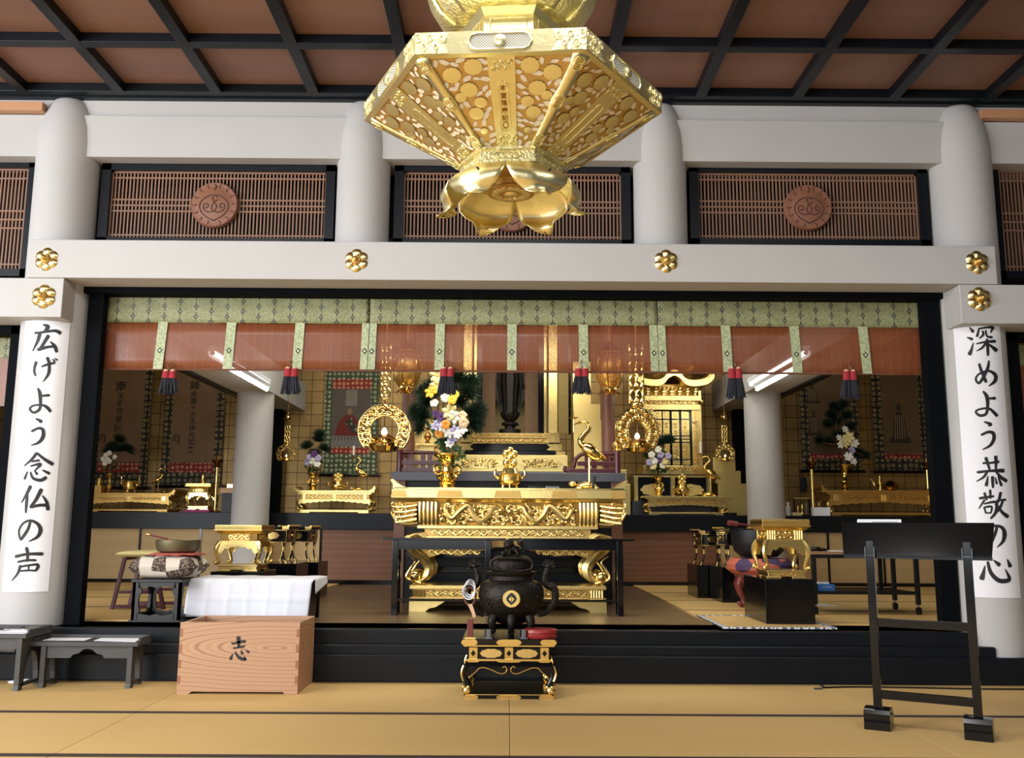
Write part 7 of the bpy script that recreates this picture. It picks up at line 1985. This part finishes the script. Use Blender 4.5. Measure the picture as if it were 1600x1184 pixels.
t, F_ = scroll('dim scroll painted with small figures behind the pine and lily arrangement', 1250, 1340, 520, 736, 1262, 1327, 530, 708, M['scrollborder'], M['silkdim'], (709, 717))
painted_figure(t, F_, 1269, 598, 630, 20, M['figpaint']); painted_figure(t, F_, 1270, 640, 680, 18, M['figpaint'])
t, F_ = scroll('dim scroll painted with one standing robed figure at the far right', 1363, 1452, 520, 737, 1377, 1435, 530, 708, M['scrollborder'], M['silkdim'], (709, 717))
painted_figure(t, F_, 1403, 628, 692, 26, M['figpaint'])

# ---------------- right altar: small gold shrine
YZ2 = 11.25; F_ = Fr(YZ2, 1055, 690); X, Z = F_.X, F_.Z
F2 = Fr(11.05, 1050, 765)
t = thing('shrine_table', 'black table with gold edging beneath the small gold shrine', 'table', (F2.X(1051), 11.3, zL))
zq = F2.Z(741)
MB().box(F2.X(990), F2.X(1113), 11.05, 11.7, zq - .035, zq).build('top_board', BK, t, smooth=False)
MB().box(F2.X(990), F2.X(1113), 11.044, 11.05, zq - .035, zq - .012).build('gold_edge', GO, t, smooth=False)
for a in (991, 1049, 1106): MB().box(F2.X(a), F2.X(a + 6), 11.05, 11.09, F2.Z(783), zq - .035).build('gold_edged_post', GO, t, smooth=False)
MB().box(F2.X(992), F2.X(1111), 11.09, 11.65, zL + .02, zq - .035).build('black_body', BK, t, smooth=False)
MB().box(F2.X(988), F2.X(1115), 11.04, 11.7, zL, F2.Z(783)).build('base', M['slate'], t, smooth=False)
for a, b in ((1002, 1038), (1060, 1100)):
    cxp = (a + b)/2
    MB().prism([(F2.X(cxp + (b-a)/2*math.cos(q)*(1 + .06*math.cos(8*q))), F2.Z(765 + 9*math.sin(q)*(1 + .06*math.cos(8*q)))) for q in [2*math.pi*i/40 for i in range(40)]], 11.078, 11.09).build('gold_cloud_plaque', M['goldblock'], t, smooth=False)
t = thing('small_gold_shrine', 'small gold shrine with curved gable roof and black lattice doors, right of the altar', 'shrine', (X(1055), YZ2 + .2, zq))
cxs = 1055
MB().box(X(1003), X(1100), YZ2 - .06, YZ2 + .4, zq, Z(728)).build('base', GO, t, smooth=False, bevel=.003)
m = MB(); scrollwork(m, X(1006), X(1097), Z(737), Z(730), YZ2 - .064, 1, 14, .005, g8); m.build('base_carving', GP, t)
MB().box(X(1014), X(1086), YZ2 + .02, YZ2 + .38, Z(728), Z(600)).build('body', GD, t, smooth=False)
for a in (1010, 1081): 
    MB().box(X(a), X(a + 11), YZ2 - .03, YZ2 + .03, Z(728), Z(640)).build('gold_post', GO, t, smooth=False)
    m = MB(); scrollwork(m, X(a + 1), X(a + 10), Z(727), Z(642), YZ2 - .032, 12, 1, .006, g8); m.build('post_carving', GP, t)
MB().box(X(1093), X(1097), YZ2 + .0, YZ2 + .05, Z(728), Z(610)).build('outer_post', GO, t, smooth=False)
MB().box(X(1021), X(1081), YZ2 - .005, YZ2 + .02, Z(728), Z(641)).build('door_panel', GO, t, smooth=False)
m = MB()
for a in (1020, 1035, 1047, 1049, 1062, 1064, 1078, 1080): m.box(X(a) - .004, X(a) + .010, YZ2 - .014, YZ2 - .004, Z(728), Z(641))
for b in (642, 655, 681, 686, 691, 718, 727): m.box(X(1020), X(1081), YZ2 - .013, YZ2 - .004, Z(b) - .006, Z(b) + .006)
m.build('black_lattice', BK, t, smooth=False)
m = MB()
for c in (1029, 1042, 1056, 1071):
    m.tube([(X(c) + .022*math.cos(q), YZ2 - .008, Z(648.5) + .022*math.sin(q)) for q in [2*math.pi*i/12 for i in range(12)]], .006, 5, True); m.ball((X(c), YZ2 - .008, Z(648.5)), .010, 6, 5)
    scrollwork(m, X(c - 5), X(c + 5), Z(680), Z(657), YZ2 - .007, 3, 1, .006, g8); scrollwork(m, X(c - 5), X(c + 5), Z(717), Z(693), YZ2 - .007, 3, 1, .006, g8)
m.build('door_carving', GP, t)
for (p0, p1, o, mt) in ((641, 633, 3, GO), (633, 627, 1, GD), (627, 620, 5, GO)): MB().box(X(1008 - o), X(1090 + o), YZ2 - .04 - .01*o, YZ2 + .4, Z(p0), Z(p1)).build('cornice', mt, t, smooth=False)
m = MB(); scrollwork(m, X(1010), X(1088), Z(633), Z(627), YZ2 - .06, 1, 14, .006, g8); m.build('cornice_carving', GP, t)
for i in range(7):
    c = 1012 + 12.3*i; m = MB()
    for q, (w_, pz) in enumerate(((3, 619), (5, 615), (7, 611))): m.box(X(c - w_/2), X(c + w_/2), YZ2 - .10 - .02*q, YZ2 + .05, Z(pz), Z(pz - 2.6))
    for e in (-3, 3): m.ball((X(c + e), YZ2 - .16, Z(609)), .016, 8, 6)
    m.build('roof_bracket', GO, t, smooth=False)
# undulating roof
pts = [(-62, 594), (-54, 602), (-42, 606), (-26, 607), (-16, 603), (-9, 595), (0, 591)]
pts = pts + [(-a, b) for a, b in reversed(pts[:-1])]
Q = crom(pts, 5); up = [(X(cxs - 4 + a), Z(b - 9)) for a, b in Q]; lo = [(X(cxs - 4 + a), Z(b)) for a, b in Q]
MB().prism(lo + up[::-1], YZ2 - .22, YZ2 + .5).build('curved_eave', GO, t, smooth=False)
g = []
for j in range(6):
    v = j/5; g.append([(X(cxs - 4 + a*(1 - .35*v)), YZ2 - .20 + .30*v, Z(b - 9) + .20*v**1.3) for a, b in Q])
MB().sheet(g).build('roof_slope', GD, t, solid=.02, angle=70)
MB().tube([(X(cxs - 4 - 38), YZ2 + .1, Z(568)), (X(cxs - 4 + 38), YZ2 + .1, Z(568))], .03, 8).build('roof_ridge', GO, t)
for s_ in (-1, 1):
    MB().ball((X(cxs + s_*42), YZ2 - .05, Z(628)), (.03, .03, .035), 10, 8).build('lion_nosing', GP, t)
# altar table with vessels in front of it
YT2 = 10.82
_, cx, cy, zt1 = altar_table('gold altar table on the rear ledge before the small gold shrine', 1004, 1143, YT2, 775, 806, .18, cap=False)
_, xv, zv, rv = vase('brass vase with gold flanges before the small gold shrine', 1029, YT2 + .11, 775, 744, 17, zb=zt1)
t = thing('flower_arrangement', 'lilac and white flowers with pine before the small gold shrine', 'flowers', (xv, YT2 + .11, zv), 'flower arrangements')
F3 = Fr(YT2 + .11, 1029, 715); m = MB()
for px, py in ((1032, 695), (1040, 692), (1024, 700), (1046, 690), (1015, 712)): 
    d = Vector((F3.X(px) - xv, 0, F3.Z(py) - F3.Z(735))).normalized(); needles(m, (F3.X(px), YT2 + .11, F3.Z(py)), .12, 360, d, 1.0, .0045)
m.build('pine_foliage', M['pine'], t, smooth=False)
m = MB()
for px, py in ((1025, 725), (1033, 730), (1020, 718), (1030, 712)): leaves(m, (F3.X(px), YT2 + .09, F3.Z(py)), .07, 45, .05)
m.build('leaf_cluster', M['leaf'], t, smooth=False)
MB().tube([(xv, YT2 + .11, zv - .03), (xv, YT2 + .11, F3.Z(715))], .012, 6).build('stems', M['leaf'], t)
for px, py, mt in ((1026, 704, 'petalwhite'), (1016, 712, 'petalwhite'), (1030, 712, 'petallilac'), (1036, 722, 'petalcream'), (1020, 722, 'petalwhite'), (1012, 724, 'petallilac'), (1027, 720, 'petalpurple'), (1032, 728, 'petalwhite'), (1018, 730, 'petalcream'), (1041, 714, 'petallilac')): bloom((F3.X(px), YT2 - .0, F3.Z(py)), .045, M[mt], t, 'round', (g8.uniform(-.3, .3), -1, .2))
censer('gold censer on the altar table before the small gold shrine', 1066, YT2 + .1, 776, 740, 22, zb=zt1)
crane('crane candlestick with a white candle before the small gold shrine', 1108, YT2 + .1, 776, 702, -1, zb=zt1, candle=True)
F3 = Fr(YT2 + .05, 1133, 770); t = slab('gold_twig', 'tiny gold spoon at the right end of the table before the shrine', 'spoon', F3.X(1133), YT2 + .08, zt1, .10, .02, .012, 8, GO, None, 'spoon')
# stepped gold stands right of the shrine and by the altar
FF = lambda a: a
def stepped2(lab, tiers, Y, d):
    F_ = Fr(Y, tiers[0][0], 760); t = thing('stepped_gold_stand', lab, 'stand', (F_.X((tiers[0][0]+tiers[0][1])/2), Y + d/2, zL), 'stepped gold stands'); zb = zL
    for i, (a, b, py) in enumerate(tiers):
        z1 = F_.Z(py); MB().box(F_.X(a), F_.X(b), Y + .03*i, Y + d - .03*i, zb, z1).build('tier', M['goldblock'], t, smooth=False, bevel=.004); zb = z1
stepped2('stepped gold stand right of the small gold shrine, by the right inner column', [(1122, 1166, 755), (1119, 1159, 735), (1117, 1152, 714)], 11.2, .4)
stepped2('narrow stepped gold stand between the altar railing and the small gold shrine', [(960, 985, 756), (960, 980, 733)], 11.1, .4)
F3 = Fr(10.8, 1140, 805)
t = slab('black_tablet', 'flat black tablet on the ledge below the stepped gold stand', 'tablet', F3.X(1141), 10.86, zL, .16, .1, .03, 0, M['black'], None, 'tablet')

# ---------------- far right altar
YT3 = 10.9
_, cx, cy, zt1 = altar_table('broad dull gold altar table at the far right end of the rear ledge', 1285, 1480, YT3, 766, 806, .42, dull=True)
F3 = Fr(YT3 + .18, 1320, 740)
t, xv, zv, rv = vase('tall straight brass vase with white lilies on the far right altar table', 1320, YT3 + .18, 766, 726, 19, None, False, zb=zt1)
t = thing('flower_arrangement', 'bonsai shaped pine with white and yellow lilies on the far right altar table', 'flowers', (xv, YT3 + .18, zv), 'flower arrangements')
m = MB()
for px, py, n in ((1318, 640, 260), (1305, 650, 220), (1328, 652, 220), (1298, 665, 200), (1312, 660, 260), (1335, 668, 150), (1300, 692, 200), (1285, 690, 140), (1345, 710, 180), (1355, 714, 140), (1312, 682, 200), (1325, 634, 160), (1310, 636, 160)): needles(m, (F3.X(px), YT3 + .18 + g8.uniform(0, .08), F3.Z(py)), .12, n*3, (g8.uniform(-.3, .3), -.2, 1), 1.2, .004)
m.build('pine_foliage', M['pine'], t, smooth=False)
m = MB(); m.tube(crom([(xv, YT3 + .18, zv - .04), (F3.X(1322), YT3 + .16, F3.Z(700)), (F3.X(1310), YT3 + .2, F3.Z(670)), (F3.X(1320), YT3 + .2, F3.Z(640))], 5), [.018 - .0006*i for i in range(16)], 7)
m.tube(crom([(F3.X(1321), YT3 + .17, F3.Z(704)), (F3.X(1335), YT3 + .17, F3.Z(706)), (F3.X(1352), YT3 + .18, F3.Z(712))], 4), .009, 6); m.tube(crom([(F3.X(1318), YT3 + .17, F3.Z(690)), (F3.X(1305), YT3 + .17, F3.Z(694)), (F3.X(1287), YT3 + .18, F3.Z(692))], 4), .009, 6)
m.build('pine_branch', M['brownpost'], t)
for px, py, mt, r_ in ((1316, 673, 'petalwhite', .05), (1322, 685, 'petalcream', .075), (1314, 694, 'petalcream', .075), (1330, 694, 'petalwhite', .06), (1306, 686, 'petalwhite', .045), (1325, 705, 'petallilac', .05), (1320, 715, 'petalwhite', .06), (1326, 722, 'petalwhite', .055), (1309, 697, 'petalwhite', .05)): bloom((F3.X(px), YT3 + .03, F3.Z(py)), r_, M[mt], t, 'lily', (g8.uniform(-.4, .4), -1, g8.uniform(0, .4)))
# spouted gold vessel, tall candlesticks and small things
F3 = Fr(YT3 + .16, 1380, 755)
x = F3.X(1391); S_ = F3.S
t = thing('spouted_vessel', 'round brass vessel with lid on the far right altar table', 'vessel', (x, YT3 + .16, zt1))
MB().lathe([(5*S_, 0), (9*S_, 2*S_), (12.5*S_, 7*S_), (10*S_, 12*S_), (4*S_, 16*S_), (0, 17*S_)], (x, YT3 + .16, zt1), 28).build('bowl', BR, t)
x2 = F3.X(1374)
t = thing('brass_ewer', 'small brass ewer with curved spout left of the round brass vessel', 'ewer', (x2, YT3 + .14, zt1))
MB().lathe([(3*S_, 0), (3*S_, 1*S_), (1.6*S_, 5*S_), (2.6*S_, 9*S_), (2.6*S_, 14*S_), (1.2*S_, 18*S_), (1.5*S_, 23*S_), (0, 24*S_)], (x2, YT3 + .14, zt1), 18).build('body', BR, t)
MB().tube(crom([(x2 - 2*S_, YT3 + .14, zt1 + 8*S_), (x2 - 8*S_, YT3 + .14, zt1 + 7*S_), (x2 - 11*S_, YT3 + .14, zt1 + 14*S_), (x2 - 16*S_, YT3 + .14, zt1 + 19*S_)], 5), [.02 - .0007*i for i in range(16)], 8).build('spout', GP, t)
floor_candle('tall slim gold candlestick standing on the ledge left of the far right altar table', 1269, YT3 + .06, 733)
floor_candle('slim gold candlestick on the right end of the far right altar table', 1450, YT3 + .1, 734, z0=zt1)
F3 = Fr(10.84, 1250, 800)
for px, lab, w_, d, h, mt, nm, cat in ((1230, 'little white bottle with dark label on the ledge beside the right inner column', .055, .055, .10, 'white', 'white_bottle', 'bottle'), (1242, 'small cream box on the ledge between the white bottle and the white carton', .10, .08, .035, 'petalcream', 'cream_box', 'box'), (1280, 'plain white carton on the ledge at the foot of the slim candlestick', .19, .09, .095, 'paper', 'white_carton', 'box')):
    x = F3.X(px)
    t = thing(nm, lab, cat, (x, 10.80, zL))
    if nm == 'white_bottle':
        MB().lathe([(.026, 0), (.028, .01), (.028, .10), (.016, .115), (.016, .13), (.018, .13), (.018, .155), (0, .156)], (x, 10.80, zL), 18).build('bottle_body', M['white'], t)
        MB().lathe([(.0285, .03), (.0285, .075)], (x, 10.86, zL), 18, cap=False).build('label_wrap', M['chrome'], t)
    else:
        MB().box(x - w_/2, x + w_/2, 10.79 - d/2, 10.79 + d/2, zL, zL + h).build('carton', M[mt], t, smooth=False, bevel=.003)
        MB().box(x - w_/2 - .002, x + w_/2 + .002, 10.79 - d/2 - .002, 10.79 + d/2 + .002, zL + h - .02, zL + h + .002).build('lid', M[mt], t, smooth=False)
F3 = Fr(11.05, 1252, 790); x = F3.X(1253)
t = thing('small_rack', 'small gold and black rack of utensils behind the cream box on the ledge', 'rack', (x, 11.05, zL))
for e in (-.09, .09): MB().box(x + e - .008, x + e + .008, 11.04, 11.06, zL, zL + .20).build('upright', BK, t, smooth=False)
MB().box(x - .1, x + .1, 11.03, 11.07, zL + .20, zL + .215).build('top_bar', GO, t, smooth=False)
for k, e in enumerate((-.05, 0, .05)): MB().lathe([(.012, 0), (.018, .03), (.010, .06), (.014, .12 + .02*k)], (x + e, 11.05, zL), 12).build('utensil', (GP, BR, M['chrome'])[k], t)
MB().box(x - .1, x + .1, 11.0, 11.1, zL, zL + .012).build('base_plate', BK, t, smooth=False)
F3 = Fr(11.8, 1255, 755); x = F3.X(1255)
t = thing('scroll_tassel', 'dark tassel hanging from the roller of the dim scroll of small figures', 'tassel', (x, 11.8, F3.Z(768)))
MB().tube([(x, 11.86, F3.Z(737)), (x, 11.8, F3.Z(746))], .006, 6).build('cord', M['ink'], t)
MB().lathe([(.014, 0), (.04, -.02), (.044, -.10), (.036, -.19), (0, -.19)], (x, 11.8, F3.Z(745)), 16).build('thread_tuft', M['navy'], t)
# ================================================================== great hexagonal gold lantern hanging in the hall
g9 = random.Random(5)
YH = 3.2; cH = at(799, 170, YH); XH = cH.x
PHI = R(-4.5); RS = .544
zRb, zRt, zNt, zNb = 2.472, 2.548, 2.289, 2.235
rN = .187
M['lgold'] = simple('satin_lantern_gold', (238, 228, 176), .36, 1, 12, .08, .12, 60)
M['lgoldengr'] = simple('engraved_lantern_gold', (238, 226, 170), .38, 1, 20, .1, .6, 90)
M['lamber'] = simple('warm_lantern_gold', (206, 172, 108), .48, .85, 20, .12, .15, 50)
M['liner'] = simple('cream_paper_lining', (226, 214, 190), .7)
def m_mesh():
    g = NG('pale_wire_mesh'); x, y, z = g.xyz(g.coord(kind='Object'))
    a = g.m_('ABSOLUTE', g.m_('SINE', g.m_('MULTIPLY', g.m_('ADD', x, z), 330.0))); b = g.m_('ABSOLUTE', g.m_('SINE', g.m_('MULTIPLY', g.m_('SUBTRACT', x, z), 330.0)))
    g.set(g.mix(g.m_('LESS_THAN', g.m_('MINIMUM', a, b), .35), lin((196, 194, 180)), lin((110, 108, 92))), .5); return g.m
M['wiremesh'] = m_mesh()
t = thing('hexagonal_hanging_lantern', 'great gold hexagonal hanging lantern with lotus petals below, at the top of the picture', 'lantern', (XH, YH, zNb))
def hv(k, r): a = PHI + R(60*k); return Vector((XH + r*math.cos(a), YH + r*math.sin(a), 0))
def ring(mb, prof, n=6):
    rows_ = []
    for r, z in prof: rows_.append([hv(k, r) + Vector((0, 0, z)) for k in range(6)])
    m = len(prof)
    vs = [p for row in rows_ for p in row]
    mb._add(vs, [(i*6 + k, i*6 + (k+1) % 6, (i+1)*6 + (k+1) % 6, (i+1)*6 + k) for i in range(m - 1) for k in range(6)])
    return mb
def facefn(k, r0, z0, r1, z1):
    """point on face k: u in -.5..5 along the edge (fraction), v 0..1 from (r0,z0) to (r1,z1), d outward offset"""
    def fn(u, v, d=0.0, metres=False):
        a0, a1 = hv(k, r0) + Vector((0, 0, z0)), hv(k+1, r0) + Vector((0, 0, z0))
        b0, b1 = hv(k, r1) + Vector((0, 0, z1)), hv(k+1, r1) + Vector((0, 0, z1))
        A = (a0 + a1)/2; B = (b0 + b1)/2; T = (a1 - a0).normalized(); Wd = (a1 - a0).length*(1 - v) + (b1 - b0).length*v
        n = T.cross(B - A).normalized()
        if n.dot(A - Vector((XH, YH, A.z))) < 0: n = -n
        if abs(n.z) > .3 and n.z > 0 and z1 < z0: n = -n
        return A + (B - A)*v + T*(u if metres else u*Wd) + n*d
    return fn
# rim band
ring(MB(), [(RS*.96, zRb - .004), (RS, zRb), (RS, zRt), (RS*.95, zRt + .006), (RS*.9, zRt + .004), (RS*.9, zRb)]).build('rim_band', M['lgold'], t, smooth=False)
for k in range(6):
    fn = facefn(k, RS, zRt, RS, zRb)
    L_ = RS
    # pierced window with mesh, frame and knob
    oc = [(-.30, .5), (-.27, .22), (-.22, .14), (.22, .14), (.27, .22), (.30, .5), (.27, .78), (.22, .86), (-.22, .86), (-.27, .78)]
    oc = [(a*.62, b) for a, b in oc]
    MB().poly([fn(a, b, .0015) for a, b in oc]).build('mesh_window', M['wiremesh'], t, smooth=False)
    MB().tube([fn(a, b, .002) for a, b in oc], .0035, 6, True).build('window_frame', M['lgold'], t)
    c = fn(0, .5, .008); n = (fn(0, .5, .02) - fn(0, .5, 0)).normalized()
    MB().tube([fn(0, .5, 0), fn(0, .5, .010), fn(0, .5, .014)], [.019, .018, .010], 18).build('round_knob', M['lgold'], t)
    for s_ in (-1, 1):
        m = MB()
        m.poly([fn(s_*.5, .03, .0012), fn(s_*.5, .97, .0012), fn(s_*.30, .97, .0012), fn(s_*.33, .5, .0012), fn(s_*.30, .03, .0012)])
        for q in range(5):
            cu, cv = s_*(.34 + .035*q), .3 + .4*(q % 2); m.tube([fn(cu + (.020 - .0012*i)*math.cos(i*.7 + q), cv + (.22 - .013*i)*math.sin(i*.7 + q), .002) for i in range(13)], .0028, 5)
        m.build('engraved_corner', M['lgoldengr'], t, smooth=False)
# funnel
rF0 = RS*.955
for k in range(6):
    fn = facefn(k, rF0, zRb, rN*1.0, zNt)
    MB().poly([fn(-.5, 0), fn(.5, 0), fn(.5, 1), fn(-.5, 1)]).build('funnel_panel', M['lamber'], t, smooth=False)
    # rib along the corner
    a = hv(k, rF0) + Vector((0, 0, zRb)); b = hv(k, rN) + Vector((0, 0, zNt))
    out = Vector((math.cos(PHI + R(60*k)), math.sin(PHI + R(60*k)), -1.6)).normalized()*.004
    tg = Vector((-math.sin(PHI + R(60*k)), math.cos(PHI + R(60*k)), 0))
    g_ = []
    for i in range(9):
        u = i/8; p = a.lerp(b, u); w_ = .024*(1 - .45*u)*(1 + (.35 if i in (0, 4, 8) else 0))
        ti = Vector((math.cos(PHI + R(60*k)), math.sin(PHI + R(60*k)), 0))
        g_.append([p - tg*w_ + Vector((0, 0, w_*.18)) + out*.3, p + out*.9, p + tg*w_ + Vector((0, 0, w_*.18)) + out*.3])
    rb_ = MB().sheet(g_).build('corner_rib', M['lgold'], t, solid=.004)
    m = MB()
    for u0 in (.05, .45, .88):
        for q in range(5):
            p = a.lerp(b, u0 + .018*q) + out*2.0; m.tube([p + tg*(.016*math.cos(i*.8 + q)) + (b - a).normalized()*(.016*math.sin(i*.8 + q))*(1 - .06*i) for i in range(10)], .0026, 5)
    m.build('rib_engraving', M['lgoldengr'], rb_)
    # centre strip
    ws0, ws1 = .045, .034
    st = MB(); st.sheet([[fn(-(ws0*(1-v) + ws1*v), v, .003, True), fn((ws0*(1-v) + ws1*v), v, .003, True)] for v in (0, .25, .5, .75, 1)])
    st = st.build('inscribed_strip', M['lgold'], t, smooth=False, solid=.003)
    m = MB()
    for v0, v1 in ((.02, .16), (.84, .98)):
        for q in range(6):
            cu = -.026 + .0105*q; cv = (v0 + v1)/2 + .03*(-1)**q; m.tube([fn(cu + (.011 - .0008*i)*math.cos(i*.8 + q), cv + (.028 - .002*i)*math.sin(i*.8 + q), .006, True) for i in range(11)], .0022, 5)
    m.build('strip_engraving', M['lgoldengr'], st)
    oct_ = [(-.017, .30), (-.010, .26), (.010, .26), (.017, .30), (.017, .76), (.010, .80), (-.010, .80), (-.017, .76)]
    MB().tube([fn(a_, b_, .006, True) for a_, b_ in oct_], .0018, 5, True).build('cartouche_line', M['lgoldengr'], st)
    if k == 4:
        for i, ch in enumerate('本堂落慶記'):
            m0 = text_mb(ch, 0, 0, 0, .022)
            SL = math.hypot(rF0*.866 - rN*.866, zRb - zNt)
            if m0.v:
                m = MB(); m._add([fn(p[0], .325 + .082*i - p[2]/SL, .0062, True) for p in m0.v], m0.f); m.build('inscription_character', M['browngold'], st, smooth=False)
        MB().tube([fn(.009*math.cos(q), .735 + .035*math.sin(q), .006, True) for q in [2*math.pi*i/16 for i in range(16)]], .0014, 5, True).build('round_seal', M['browngold'], st)
    # pierced flower pattern: chrysanthemum discs and leaf-shaped openings with pale lining
    for s_ in (-1, 1):
        dm = MB(); lm = MB()
        def wlim(v): return (RS*.96*(1 - v) + rN*v)/2 - .030*(1 - .45*v)
        spots = []
        for (uu, vv, rr) in ((.26, .10, .042), (.74, .18, .042), (.5, .34, .040), (.55, .60, .036), (.30, .48, .030), (.80, .42, .026), (.5, .80, .026)):
            lo = ws0*(1 - vv) + ws1*vv + .004; hi = wlim(vv)
            u = s_*(lo + (hi - lo)*uu); spots.append((u, vv, .72*rr*min(1, (hi - lo)/.10)))
        for u, vv, rr in spots:
            c = [fn(u + rr*(1 + .05*math.cos(12*q))*math.cos(q), vv + rr*(1 + .05*math.cos(12*q))*math.sin(q)/.37, .004, True) for q in [2*math.pi*i/36 for i in range(36)]]
            ctr = fn(u, vv, .0055, True); nC = len(dm.v); dm.v += [tuple(p) for p in c] + [tuple(ctr)]; dm.f += [(nC + i, nC + (i+1) % 36, nC + 36) for i in range(36)]
        for _ in range(620):
            vv = g9.uniform(.03, .97); lo = ws0*(1 - vv) + ws1*vv + .006; hi = wlim(vv) - .004
            if hi <= lo + .01: continue
            u = s_*g9.uniform(lo, hi)
            if any((u - a_)**2 + ((vv - b_)*.37)**2 < (r_ + .010)**2 for a_, b_, r_ in spots): continue
            if any((u - a_)**2 + ((vv - b_)*.37)**2 < .0225**2 for a_, b_ in getattr(lm, 'pl', [])): continue
            lm.pl = getattr(lm, 'pl', []) + [(u, vv)]
            an = g9.uniform(0, 3.14); l = g9.uniform(.012, .021); ca, sa = math.cos(an), math.sin(an); P = []
            for a_, b_ in ((-1, 0), (-.4, .55), (.4, .72), (1, .2), (.5, -.12), (-.3, -.42)):
                P.append(fn(u + l*(a_*ca - b_*sa), vv + l*(a_*sa + b_*ca)/.37, .0022, True))
            lm.poly(P)
        dm.build('flower_pattern', M['lgold'], t, angle=60)
        lm.build('lining_pattern', M['liner'], t, smooth=False)
# lower ring
ring(MB(), [(rN*1.0, zNt + .004), (rN*1.05, zNt), (rN*1.05, zNt - .010), (rN*1.0, zNt - .013), (rN*1.0, zNb + .010), (rN*1.06, zNb + .006), (rN*1.06, zNb - .004), (rN*.8, zNb - .006)]).build('lower_ring', M['lgoldengr'], t, smooth=False)
for k in range(6):
    fn = facefn(k, rN*1.0, zNt - .013, rN*1.0, zNb + .008)
    oc = [(-.26, .5), (-.20, .15), (.20, .15), (.26, .5), (.20, .85), (-.20, .85)]
    MB().tube([fn(a, b, .002) for a, b in oc], .0022, 6, True).build('ring_cartouche', M['lgold'], t)
    m = MB()
    for q in range(4): m.tube([fn(-.15 + .1*q + .05*math.cos(i*.8), .5 + .26*math.sin(i*.8)*(1 - .05*i), .0015) for i in range(10)], .0022, 5)
    m.build('ring_engraving', M['lgoldengr'], t)
# lotus petals hanging below the ring, one per corner
for k in range(6):
    a = PHI + R(60*k); rd = Vector((math.cos(a), math.sin(a), 0)); tg = Vector((-math.sin(a), math.cos(a), 0)); g_ = []
    prof = [(.150, .010, .050), (.182, -.006, .085), (.214, -.026, .108), (.238, -.050, .116), (.248, -.076, .108), (.240, -.098, .088), (.232, -.112, .058), (.240, -.124, .048), (.258, -.134, .036), (.268, -.136, .018)]
    for r_, dz, w_ in prof:
        row = []
        for i in range(13):
            u = (i - 6)/6; bulge = (1 - u*u)
            row.append(Vector((XH, YH, zNb + dz + .004*abs(u)**3)) + rd*(r_ - .030 + .034*bulge - .004*math.cos(u*9)*.3) + tg*(u*w_))
        g_.append(row)
    pt = MB().sheet(g_).build('lotus_petal', M['lgold'], t, solid=.004, angle=75)
    p = Vector((XH, YH, zNb - .045)) + rd*.243
    MB().tube([p - rd*.004 + tg*.03, p + rd*.004 + tg*.03], .004, 8).build('petal_hole', M['ink'], pt)
# inner pipe with rosette
Mh = M['lamber']
MB().lathe([(rN*.8, zNb - .006), (.10, zNb - .012), (.075, zNb - .02), (.070, zNb - .04), (.085, zNb - .05), (.085, zNb - .056), (.0, zNb - .058)], (XH, YH, 0), 32).build('inner_pipe', Mh, t)
m = MB()
for q in range(16): a = 2*math.pi*q/16; m.ball((XH + .055*math.cos(a), YH + .055*math.sin(a), zNb - .058), (.016, .016, .005), 8, 5)
m.ball((XH, YH, zNb - .058), (.025, .025, .008), 12, 6); m.build('rosette', M['lgoldengr'], t)
# sloping top, neck, upper lotus bowl and suspension up to the ceiling
ring(MB(), [(RS*.92, zRt), (.24, zRt + .07), (.205, zRt + .085), (.205, zRt + .10)]).build('sloping_top', M['lgold'], t, smooth=False)
ring(MB(), [(.195, zRt + .09), (.180, zRt + .12), (.175, zRt + .24), (.195, zRt + .262), (.20, zRt + .28)]).build('neck', M['lgold'], t, smooth=False)
for k in range(6):
    fn = facefn(k, .18, zRt + .235, .18, zRt + .12); MB().tube([fn(x_, y_, .002) for x_, y_ in ((-.36, .1), (.36, .1), (.36, .9), (-.36, .9))], .003, 5, True).build('neck_panel_line', M['lgoldengr'], t)
for k in range(12):
    a = PHI + R(30*k); rd = Vector((math.cos(a), math.sin(a), 0)); tg = Vector((-math.sin(a), math.cos(a), 0)); g_ = []
    for r_, dz, w_ in ((.17, .27, .05), (.225, .262, .07), (.27, .30, .085), (.305, .36, .09), (.325, .43, .082), (.35, .49, .05), (.375, .52, .012)):
        g_.append([Vector((XH, YH, zRt + dz)) + rd*(r_ - .02 + .02*(1 - ((i-4)/4)**2) - (.012 if k % 2 else 0)) + tg*((i - 4)/4*w_) for i in range(9)])
    pt = MB().sheet(g_).build('upper_lotus_petal', M['lgoldengr'], t, solid=.004, angle=75)
ring(MB(), [(.29, zRt + .50), (.36, zRt + .54), (.34, zRt + .60), (.12, zRt + .72), (.05, zRt + .78)]).build('crown_roof', M['lgold'], t, smooth=False)
MB().tube([(XH, YH, zRt + .2), (XH, YH, ZC + .03)], .016, 12).build('suspension_rod', M['browngold'], t)
